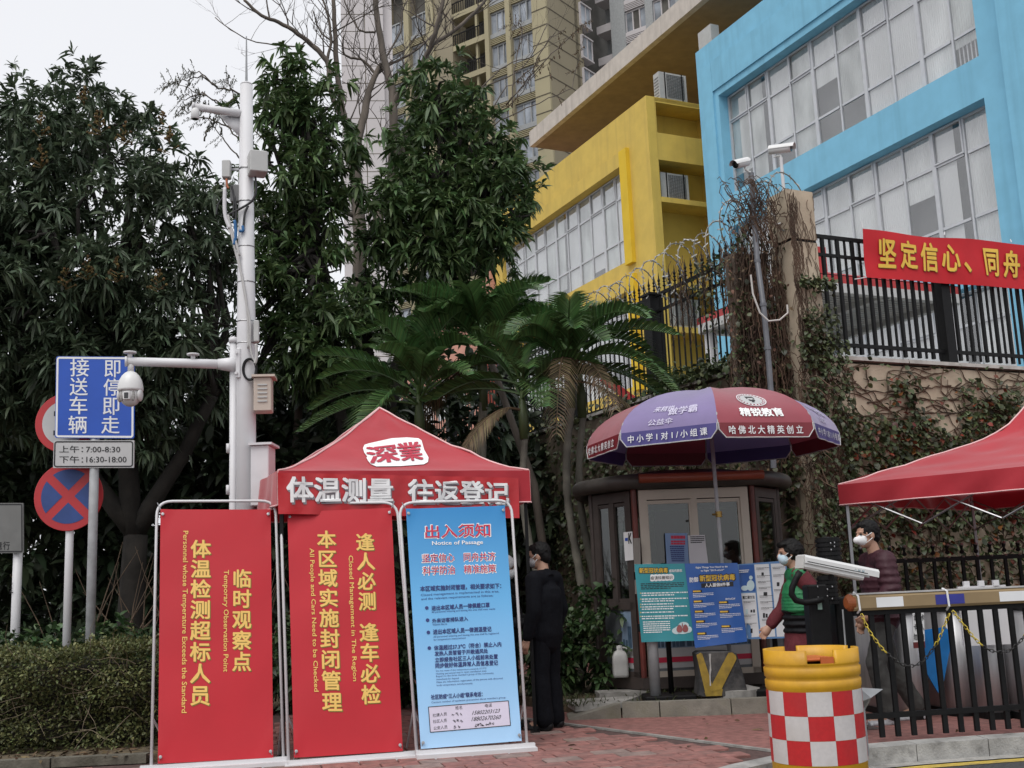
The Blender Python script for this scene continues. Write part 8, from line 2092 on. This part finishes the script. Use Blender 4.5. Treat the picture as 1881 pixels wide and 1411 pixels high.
# dense dark wood closing the view on the left, below the crowns
ells = [((x, 21.5 + RNG.uniform(-1, 1), z), (1.6, 0.9, 1.4)) for x in np.arange(-15, 0.5, 1.7) for z in (0.9, 2.6, 4.4)]
ells += [((x, 16.6 + RNG.uniform(-.4, .4), z), (1.0, .6, .8)) for x in np.arange(-9, -2.2, 1.1) for z in (.9, 2.1, 3.2)]
ells += [((x, 17.8 + RNG.uniform(-.5, .5), z), (1.2, 0.8, 1.0)) for x in np.arange(-9, -1.5, 1.5) for z in (3.3, 4.3)]
P, D = scatter_ell(ells, 7000, 0.3); v, lp, st, tt = whorls(P, D, 9, 0.36, 0.11)
ow = struct('background_woodland', npmesh('background_woodland', v, lp, st, tt, M_DARKL), None); ow['kind'] = 'stuff'
q = MB(); rr = random.Random(8)
for x, y in ((-7.9, 16.5), (-6.7, 17.2), (-4.6, 17.3), (-3.9, 18.4), (-8.8, 18), (-2.8, 18.8)):
    q = MB(); limb(q, (x, y, 0), (x + rr.uniform(-.2, .2), y, 2.2), .11, .09, .06, 6, rr); limb(q, (x, y, 2.2), (x + rr.uniform(-.8, .8), y, 4.6), .09, .05, .1, 6, rr); limb(q, (x, y, 2.0), (x + rr.uniform(-1, 1), y, 4.2), .06, .04, .1, 6, rr)
    lab = {-7.9: 'dark slim trunk behind the leftmost white pole', -6.7: 'dark trunk rising between the leftmost pole and the white sign pole', -4.6: 'dark trunk in the shade right of the grey sign pole', -3.9: 'dark leaning trunk far behind the first red banner', -8.8: 'dark trunk at the left border deep in the shade', -2.8: 'dark trunk deep behind the camera mast'}[x]
    t = thing('tree', lab, 'tree', (x, y, 0), 0, 'shaded trunks in the wood'); part('trunk', q, M_BARKD, t, True)
    ee = [((x, y, 4.6), (1.0, .8, .8))]; P, D = scatter_ell(ee, 60, .3); v, lp, st, tt = whorls(P, D, 9, .32, .08); v = v - np.array([x, y, 0]); part('crown', npmesh('crown', v, lp, st, tt, M_DARKL), None, t, kind='stuff')
# many thin bare stems of a thicket behind the hedge
q = MB()
for i in range(70):
    x = rr.uniform(-5.6, -2.6); y = rr.uniform(13.2, 15.5); d = V((rr.uniform(-.5, .7), rr.uniform(-.2, .2), 1)).normalized(); p = V((x, y, 0.1)); pts = [p]
    for k in range(6): d = (d + V((rr.uniform(-.2, .25), rr.uniform(-.1, .1), 0))).normalized(); pts.append(pts[-1] + d * rr.uniform(.2, .42))
    q.tube(pts, [.014 - .0018 * k for k in range(7)], 4)
tk = thing('bare_thicket', 'thicket of thin bare stems in the shade behind the no stopping sign', 'shrub', (-4.2, 14.4, 0)); part('stems', q, M_TWIG, tk, kind='stuff')

# clipped hedge in the left foreground
hx0, hx1, hy0, hy1, hz = -8.5, -3.15, 10.35, 11.25, 0.90
hg = thing('hedge', 'clipped small leaved hedge along the kerb below the road signs', 'hedge', ((hx0 + hx1) / 2, (hy0 + hy1) / 2, 0))
q = MB(); nx, ny = 40, 8
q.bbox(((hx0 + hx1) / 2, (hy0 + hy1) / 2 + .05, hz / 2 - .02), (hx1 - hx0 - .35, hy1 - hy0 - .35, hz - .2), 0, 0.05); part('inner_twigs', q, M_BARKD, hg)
n = 46000; a = RNG.uniform(size=n); fr = RNG.uniform(size=n) < 0.62
x = RNG.uniform(hx0, hx1, n); wob = 0.06 * np.sin(x * 3.1) + 0.04 * np.sin(x * 7.7 + 1) + 0.02 * np.sin(x * 19)
zf = RNG.uniform(0.03, 1, n) ** 0.85 * hz
yf = hy0 + wob * .8 + np.where(zf > hz - .2, (zf - hz + .2) * .7, 0) + 0.10 * np.abs(RNG.normal(size=n)) + 0.06 * np.sin(zf * 9 + x * 2) + 0.05 * np.sin(zf * 14 - x * 6)
yt = RNG.uniform(hy0, hy1, n); ztp_ = hz + wob * .7 + RNG.normal(size=n) * .025 + np.where(RNG.uniform(size=n) < .05, RNG.uniform(0, .12, n), 0)
P = np.where(fr[:, None], np.stack([x, yf, zf], 1), np.stack([x, yt, ztp_], 1)); D = np.where(fr[:, None], [[0, -1, .35]], [[0, -.2, 1]]) + RNG.normal(size=(n, 3)) * .7
v, lp, st, tt = leaves(P, D, RNG.uniform(.028, .052, n), RNG.uniform(.016, .026, n), RNG.uniform(0, .4, n)); v -= np.array([(hx0 + hx1) / 2, (hy0 + hy1) / 2, 0])
part('foliage', npmesh('foliage', v, lp, st, tt, M_HEDGE), None, hg, kind='stuff')
q = MB()
for i in range(160):
    x_ = rr.uniform(hx0, hx1); z_ = rr.uniform(.2, hz); p = V((x_, hy0 + .08, z_)); d = V((rr.uniform(-1, 1), -.2, rr.uniform(-.3, .8))).normalized(); pts = [p]
    for k in range(5): d = (d + V((rr.uniform(-.4, .4), rr.uniform(-.1, .1), rr.uniform(-.4, .3)))).normalized(); pts.append(pts[-1] + d * .08)
    q.tube(pts, [.004 - .0006 * k for k in range(6)], 4)
part('bare_twigs', q, mat('pale_twig', (0.20, 0.16, 0.11), 0.9, var=0.3), hg, kind='stuff')
# taller leafy shrubs behind the hedge and under the palms
def shrub(label, ells, n, L=.13, Wd=.05, m=None, per=7, group='leafy shrubs', cat='shrub'):
    c = ells[0][0]; t = thing('shrub', label, cat, (c[0], c[1], 0.05), 0, group); q = MB()
    for e in ells:
        for k in range(7): u = nrm(RNG.normal(size=3)); limb(q, (e[0][0] + rr.uniform(-.1, .1), e[0][1], .05), V(np.array(e[0]) + u * np.array(e[1]) * .7), .014, .005, .05, 4, rr)
    part('stem', q, M_BARKD, t); P, D = scatter_ell(ells, n, .35); P[:, 2] = np.maximum(P[:, 2], .06); v, lp, st, tt = whorls(P, D, per, L, Wd); v -= np.array([c[0], c[1], .05]); part('foliage', npmesh('foliage', v, lp, st, tt, m or M_SHRUB), None, t, kind='stuff')
for i, (xx, lb) in enumerate(((-6.6, 'leafy shrub behind the hedge at the left border'), (-5.6, 'leafy shrub behind the hedge below the leftmost white pole'), (-4.75, 'leafy shrub behind the hedge between the two sign poles'), (-3.85, 'leafy shrub behind the hedge beside the first red banner'))):
    shrub(lb, [((xx, 12.4 + .15 * (i % 2), .62), (.62, .5, .48)), ((xx + .3, 12.6, .8), (.4, .4, .4))], 260, .14, .05)
for xx, yy, hh, lb in ((1.02, 12.9, .95, 'bright leafy shrub between the man in black and the booth'), (0.35, 13.1, .8, 'leafy shrub behind the man in the black suit'), (-0.5, 12.8, .9, 'leafy shrub seen in the gap left of the blue notice'), (-1.4, 13.2, .8, 'leafy shrub behind the red canopy tent'), (-2.6, 13.4, .8, 'leafy shrub left of the red canopy tent')):
    shrub(lb, [((xx, yy, hh * .75), (.48, .42, hh * .72))], 240, .12, .055)

# palms in front of the left retaining wall
def frond(mb, base_, az, el, L, droop, m_leaf=None, lf=0.34, rr=random, nl=30, v=0.5):
    d = V((cos(az) * cos(el), sin(az) * cos(el), sin(el))); P = []
    n = 16
    for i in range(n + 1):
        t = i / n; P.append(base_ + d * (L * t) - Z * (droop * L * t ** 2.2) + V((cos(az), sin(az), 0)) * (.12 * L * t * t))
    mb.tube(P, [.016 * (1 - .85 * i / n) + .002 for i in range(n + 1)], 5)
    side = V((-sin(az), cos(az), 0))
    for i in range(nl):
        t = .22 + .78 * (i + .5) / nl; k = min(n - 1, int(t * n)); p = P[k].lerp(P[k + 1], t * n - k); ax = (P[k + 1] - P[k]).normalized(); up = side.cross(ax); up = up if up.z > 0 else -up
        ll = lf * (sin(pi * (0.12 + .82 * (t - .22) / .78)) ** .6) * rr.uniform(.85, 1.1)
        for s in (-1, 1):
            dd = (side * s * .8 + ax * .75 + up * v).normalized(); w = ax * .017; p1 = p + dd * ll * .5; p2 = p + dd * ll - Z * ll * .28 + ax * .02; bk = up * .006
            mb.add([p - w * .5, p + w * .5, p1 + w * .9 + bk, p1 - w * .9 + bk, p2], [(0, 1, 2, 3), (3, 2, 4)] if s < 0 else [(1, 0, 3, 2), (2, 3, 4)])
def palm(label, bx, by, stems, fr, seed):
    t = thing('areca_palm', label, 'palm', (bx, by, .1), 0, 'areca palms beside the booth'); rr = random.Random(seed)
    for (x0, y0), top, r in stems:
        q = MB(); a = V((x0, y0, .1)); b = V(top); pts = [a.lerp(b, i / 26) + V((.08 * sin(i * .25), 0, 0)) for i in range(27)]; q.tube(pts, [r * (1.12 if i % 2 == 0 else .95) * (1 - .2 * i / 26) for i in range(27)], 9); part('stem', q, mat('ringed_palm_stem', (0.17, 0.16, 0.13), .8, var=.35, scale=4, bump=.3, bscale=20, dirt=.5, dscale=3), t, True)
        q = MB(); q.tube([b - Z * .05, b + Z * .25, b + Z * .55], [r * 1.1, r * 1.25, r * .5], 9); part('crownshaft', q, mat('palm_sheath', (0.06, 0.085, 0.03), .5, var=.2), t, True)
    for b, az, el, L, dr, dry in fr:
        q = MB(); frond(q, V(b), az, el, L, dr, None, .42 if not dry else .34, rr, 46, .55 if not dry else -.1); part('frond', q, M_PALMD if dry else M_PALM, t, label='dry hanging frond' if dry else None)
    return t
def crown_at(px, py, Y, n, rr, L=1.5, dry=2, spread=(.2, 1.25)):
    b = at(px, py, Y); out = []
    for i in range(n):
        az = 2.399 * i + rr.uniform(-.3, .3); el = rr.uniform(*spread); out.append((b + V((0, 0, rr.uniform(0, .25))), az, el, L * rr.uniform(.8, 1.15), rr.uniform(.3, .65), False))
    for i in range(dry): out.append((b - Z * .1, rr.uniform(0, 6.28), rr.uniform(-.2, .3), L * .8, rr.uniform(.9, 1.2), True))
    return out, b
rr = random.Random(31); YP1 = 14.3
f1, b1 = crown_at(770, 745, YP1, 20, rr, 1.5, 0, (.55, 1.4)); f2, b2 = crown_at(885, 655, YP1 + .5, 24, rr, 1.65, 1, (.55, 1.45))
f1 += [(b1, radians(175), .6, 1.5, .55, False), (b1, radians(200), .25, 1.4, .5, False), (b2, radians(115), 1.2, 1.4, .3, False), (b2, radians(60), 1.1, 1.4, .5, False), (b1, radians(240), .5, 1.3, .9, False)]
palm('areca palm clump with feathery fronds above the red canopy tent', at(850, 1000, YP1).x, YP1, [((at(800, 1000, YP1).x + .1, YP1), b1 - Z * .4, .055), ((at(905, 1000, YP1).x, YP1 + .5), b2 - Z * .4, .06), ((at(925, 1000, YP1).x, YP1 + .2), b2 - Z * .7, .05)], f1 + f2, 5)
YP2 = 13.7
f3, b3 = crown_at(1045, 685, YP2, 18, rr, 1.5, 1, (.6, 1.45)); f4, b4 = crown_at(960, 740, YP2 - .2, 12, rr, 1.2, 1, (.3, 1.3))
f3 += [(b3, radians(78), 1.45, 1.35, .25, False), (b3, radians(100), 1.35, 1.3, .35, False), (b3, radians(10), .75, 1.55, .75, False), (b3, radians(-25), .65, 1.5, .9, False), (b3, radians(20), .3, 1.3, .6, False), (b3, radians(-100), .6, 1.5, 1.2, True), (b3, radians(-70), .5, 1.3, 1.0, True)]
palm('areca palm clump with drooping dry fronds between the red canopy and the umbrella', at(1050, 1000, YP2).x, YP2, [((at(1052, 1000, YP2).x, YP2), b3 - Z * .4, .055), ((at(1083, 1000, YP2).x, YP2 + .3), b3 - Z * .5 + V((.15, .2, 0)), .05), ((at(990, 1000, YP2).x, YP2 - .2), b4 - Z * .4, .05)], f3 + f4, 6)

# climbers on the right wall, the pillar and the wall corner
def climber(name, label, cat, loc): return thing(name, label, cat, loc)
iv = climber('wall_ivy', 'ivy and bare runners spreading over the beige wall below the black fence', 'climbing plant', WR(2.5, .1, -.03))
q = MB(); pts_l = []
def on_wr(t, z, d=-.02): return WR(t, z, d)
rr = random.Random(17)
for i in range(620):
    t, z = rr.uniform(.3, 8.5), rr.uniform(.8, 4.1); a = rr.choice((0, pi)) + rr.gauss(0, .5) if z > 2.6 else rr.uniform(0, 6.28); pts = []
    for k in range(rr.randint(8, 20)):
        pts.append(on_wr(t, z, -.012 - rr.uniform(0, .012))); a += rr.gauss(0, .28); t += cos(a) * .075; z += sin(a) * .055 
        z = min(z, 4.1)
        if z < .3: break
    if len(pts) > 3: q.tube(pts, [.011 * (1 - .6 * k / len(pts)) for k in range(len(pts))], 4, cap=False)
part('runner', q, M_VINE, iv, kind='stuff')
def ivy_mask(t, z):
    s = sin(t * 1.7 + 1.0) + .6 * sin(t * 3.9) + .4 * sin(t * 7.3 + z * 3)
    top = 3.42 + .26 * s
    if z > top + .1: return .45 if (abs(t - 1.95) < .28 or abs(t - 3.2) < .25) and z < 3.95 else 0.04
    if z > 1.9: return .95 if sin(t * 2.3 + z * 4) + sin(z * 5.2 - t) > -.9 else .3
    return .40
B_, D_, R_l = [], [], []
for i in range(26000):
    t, z = rr.uniform(.1, 8.8), rr.uniform(.3, 4.15)
    if rr.random() < ivy_mask(t, z): B_.append(tuple(on_wr(t, z, -.03 - abs(rr.gauss(0, .05))))); D_.append(tuple(W * rr.uniform(-1, 1) - U * rr.uniform(.1, .8) - Z * rr.uniform(.1, .9)))
def leafpart(parent, B, D, m, L=(.05, .095), name='ivy_leaves', asp=.85):
    n = len(B); LL = RNG.uniform(*L, n); v, lp, st, tt = leaves(np.array(B), np.array(D), LL, LL * asp, RNG.uniform(0, .4, n)); v -= np.array(WM[parent.name].translation); return part(name, npmesh(name, v, lp, st, tt, m), None, parent, kind='stuff')
k = [i for i in range(len(B_)) if rr.random() < .10]; ks = set(k)
leafpart(iv, [B_[i] for i in range(len(B_)) if i not in ks], [D_[i] for i in range(len(B_)) if i not in ks], M_IVY); leafpart(iv, [B_[i] for i in k], [D_[i] for i in k], M_IVYR, name='red_leaves')
# dead vines cloaking the pillar's side and hanging from the pipe head
dv = climber('dead_vine', 'mass of brown dead vines cloaking the corner pillar and pipe', 'climbing plant', PIER)
q = MB()
fx, fy = W, -U
for i in range(560):
    s = rr.uniform(-.36, .62); z = rr.uniform(4.0, 5.95 - abs(s - .1) * .5); dp = -.13 - abs(rr.gauss(0, .09)); pts = []
    if s < -.25: dp = rr.uniform(-.25, .05)
    if s > .40: dp = -.2
    for k in range(rr.randint(8, 26)):
        pts.append(PIER + W * s + U * dp + Z * z); s += rr.gauss(0, .022); dp += rr.gauss(0, .010); z -= rr.uniform(.03, .11)
        if z < 2.4: break
    q.tube(pts, rr.uniform(.003, .008), 4, cap=False)
for i in range(70):       # tangle round the pipe head
    c = at(1385 + rr.gauss(0, 24), 330 + abs(rr.gauss(0, 22)), 14.0); a = rr.uniform(0, 6.28); pts = []
    for k in range(12): pts.append(c + V((.22 * cos(a + k * .3) * rr.uniform(.6, 1), .15 * sin(a + k * .3), -.05 * k + .08 * sin(k)))); 
    q.tube(pts, .005, 4, cap=False)
for i in range(240):       # stems climbing the lower pillar
    s = rr.uniform(-.3, .35); z = rr.uniform(1.2, 4.5); pts = []
    for k in range(rr.randint(8, 22)): pts.append(PC + W * s - U * (pw / 2 + .012 + rr.uniform(0, .02)) + Z * z); s += rr.gauss(0, .03); z -= rr.uniform(.02, .08)
    q.tube(pts, .006, 4, cap=False)
for i in range(160):       # strands over the left part of the pillar's lit face
    s = -pw / 2 + abs(rr.gauss(0, .08)) if rr.random() < .6 else rr.uniform(-pw / 2, pw / 2); z = rr.uniform(4.2, 6.3); pts = []
    for k in range(rr.randint(4, 12)): pts.append(PC + W * s - U * (pw / 2 + .01) + Z * z); s = min(pw / 2, s + rr.gauss(0, .018)); z -= rr.uniform(.02, .08)
    q.tube(pts, .004, 4, cap=False)
for i in range(60):       # arcs over the fence beside it
    s = rr.uniform(.8, 2.6); h = rr.uniform(5.6, 6.2); p = WP(s, h, .1 + rr.uniform(-.15, .1)); pts = [p + Z * (-k * .09) + U * (rr.gauss(0, .02)) + W * rr.gauss(0, .02) for k in range(rr.randint(4, 14))]; q.tube(pts, .005, 4, cap=False)
part('dead_stems', q, M_VINE, dv, kind='stuff')
B_, D_ = [], []
for i in range(1500):
    s, z = rr.uniform(-.5, .65), rr.uniform(2.3, 6.0); 
    if z > 4.9 and rr.random() < .75: continue
    B_.append(tuple(PIER + W * s + U * (-.17 - abs(rr.gauss(0, .09))) + Z * z)); D_.append(tuple(W * rr.uniform(-1, 1) - U * rr.uniform(.1, .8) - Z * rr.uniform(.1, .9)))
for i in range(380):
    s = rr.uniform(.6, 2.0); B_.append(tuple(WP(s, 5.9 - abs(rr.gauss(0, .5)), .08 + rr.gauss(0, .08)))); D_.append((rr.uniform(-1, 1), rr.uniform(-1, 1), rr.uniform(-1, .3)))
for i in range(500):
    B_.append(tuple(PC + W * rr.uniform(-.2, .35) + V((0, 0, 0)) - U * (pw / 2 + .05 + abs(rr.gauss(0, .05))) + Z * rr.choice((rr.gauss(5.05, .05), rr.gauss(4.55, .13), rr.gauss(4.2, .2))))); D_.append(tuple(W * rr.uniform(-1, 1) - U * rr.uniform(.1, .8) - Z * rr.uniform(.1, .9)))
for i in range(1500):
    s_, z_ = rr.uniform(-.3, .5), 4.35 * rr.random() ** .8
    B_.append(tuple(PC + W * s_ - U * (pw / 2 + .03 + abs(rr.gauss(0, .06))) + Z * z_)); D_.append(tuple(W * rr.uniform(-1, 1) - U * rr.uniform(.1, .8) - Z * rr.uniform(.1, .9)))
leafpart(dv, B_, D_, M_IVY, (.04, .08))
B_ = [tuple(PIER + W * rr.uniform(-.5, .6) + U * (-.17 - abs(rr.gauss(0, .09))) + Z * rr.uniform(2.3, 5.9)) for i in range(900)]; leafpart(dv, B_, [tuple(V((rr.uniform(-1, 1), rr.uniform(-1, .2), -.8))) for _ in B_], mat('withered_leaf', (0.10, 0.06, 0.035), .9, isl=.6), (.03, .06), 'withered_leaves')
# growth below the corner, behind umbrella and booth
iw = climber('wall_ivy', 'ragged ivy and dead stems over the wall corner behind the umbrella', 'climbing plant', WP(1, .1, -.05))
q = MB(); B_, D_ = [], []
for i in range(300):
    s, z = rr.uniform(-.3, 5), rr.uniform(1.5, 4.2); a = rr.uniform(0, 6.28); pts = []
    for k in range(14): pts.append(WP(s, min(z, 4.25), -.02 - rr.uniform(0, .03))); a += rr.gauss(0, .3); s += cos(a) * .06; z += sin(a) * .06 - .02
    q.tube(pts, .006, 4, cap=False)
part('runner', q, M_VINE, iw, kind='stuff')
for i in range(9000):
    s, z = rr.uniform(-.2, 11.0), rr.uniform(.3, 4.3)
    if z > 3.4 and rr.random() < .35 + .15 * sin(s * 3): continue
    B_.append(tuple(WP(s, z, -.03 - abs(rr.gauss(0, .08))))); D_.append(tuple(-W * rr.uniform(.1, .8) + U * rr.uniform(-1, 1) - Z * rr.uniform(.1, .9)))
for i in range(1500): B_.append(tuple(WP(rr.uniform(.2, 3.2), 4.15 + abs(rr.gauss(0, .12)), .0 - rr.gauss(0, .08)))); D_.append((rr.uniform(-1, 1), rr.uniform(-1, .3), rr.uniform(-.6, .8)))
leafpart(iw, B_, D_, M_IVY, (.05, .10))
# weeds and grass on the island, litter leaves along the hedge foot
gv = []; n = 2600; gx = RNG.uniform(0.3, 4.6, n); gy = RNG.uniform(11.62, 12.6, n); keep = (np.sin(gx * 5) + np.sin(gy * 9 + gx * 3) + RNG.normal(size=n) * .6) > -.1
P = np.stack([gx, gy, np.full(n, .10)], 1)[keep]; D = np.stack([RNG.normal(size=len(P)) * .5, RNG.normal(size=len(P)) * .5, np.ones(len(P))], 1); v, lp, st, tt = leaves(P, D, RNG.uniform(.05, .16, len(P)), RNG.uniform(.006, .02, len(P)), RNG.uniform(.1, .9, len(P)))
o = struct('grass', npmesh('grass', v, lp, st, tt, leafmat('weed_leaf', (0.05, 0.06, 0.022), .5, .7)), None); o['kind'] = 'stuff'
n = 900; P = np.stack([RNG.uniform(-9, -3.0, n), RNG.uniform(9.6, 10.4, n), np.full(n, .055)], 1); P[:, 1] += (P[:, 0] + 9) * .03; D = np.stack([RNG.normal(size=n), RNG.normal(size=n), np.abs(RNG.normal(size=n)) * .25], 1); v, lp, st, tt = leaves(P, D, RNG.uniform(.03, .12, n), RNG.uniform(.012, .03, n), RNG.uniform(0, .3, n))
o = struct('leaf_litter', npmesh('leaf_litter', v, lp, st, tt, mat('fallen_leaf', (0.10, 0.07, 0.035), .9, isl=.6)), None); o['kind'] = 'stuff'
n = 70; P = np.stack([RNG.uniform(-.6, 4.5, n), RNG.uniform(8.6, 11.3, n), np.full(n, .008)], 1); P = P[P[:, 1] > 9.3 + .0 * P[:, 0]]; n = len(P); D = np.stack([RNG.normal(size=n), RNG.normal(size=n), np.abs(RNG.normal(size=n)) * .12], 1); v, lp, st, tt = leaves(P, D, RNG.uniform(.03, .09, n), RNG.uniform(.012, .03, n), RNG.uniform(0, .1, n))
o = struct('fallen_leaves', npmesh('fallen_leaves', v, lp, st, tt, MATS['fallen_leaf']), None); o['kind'] = 'stuff'
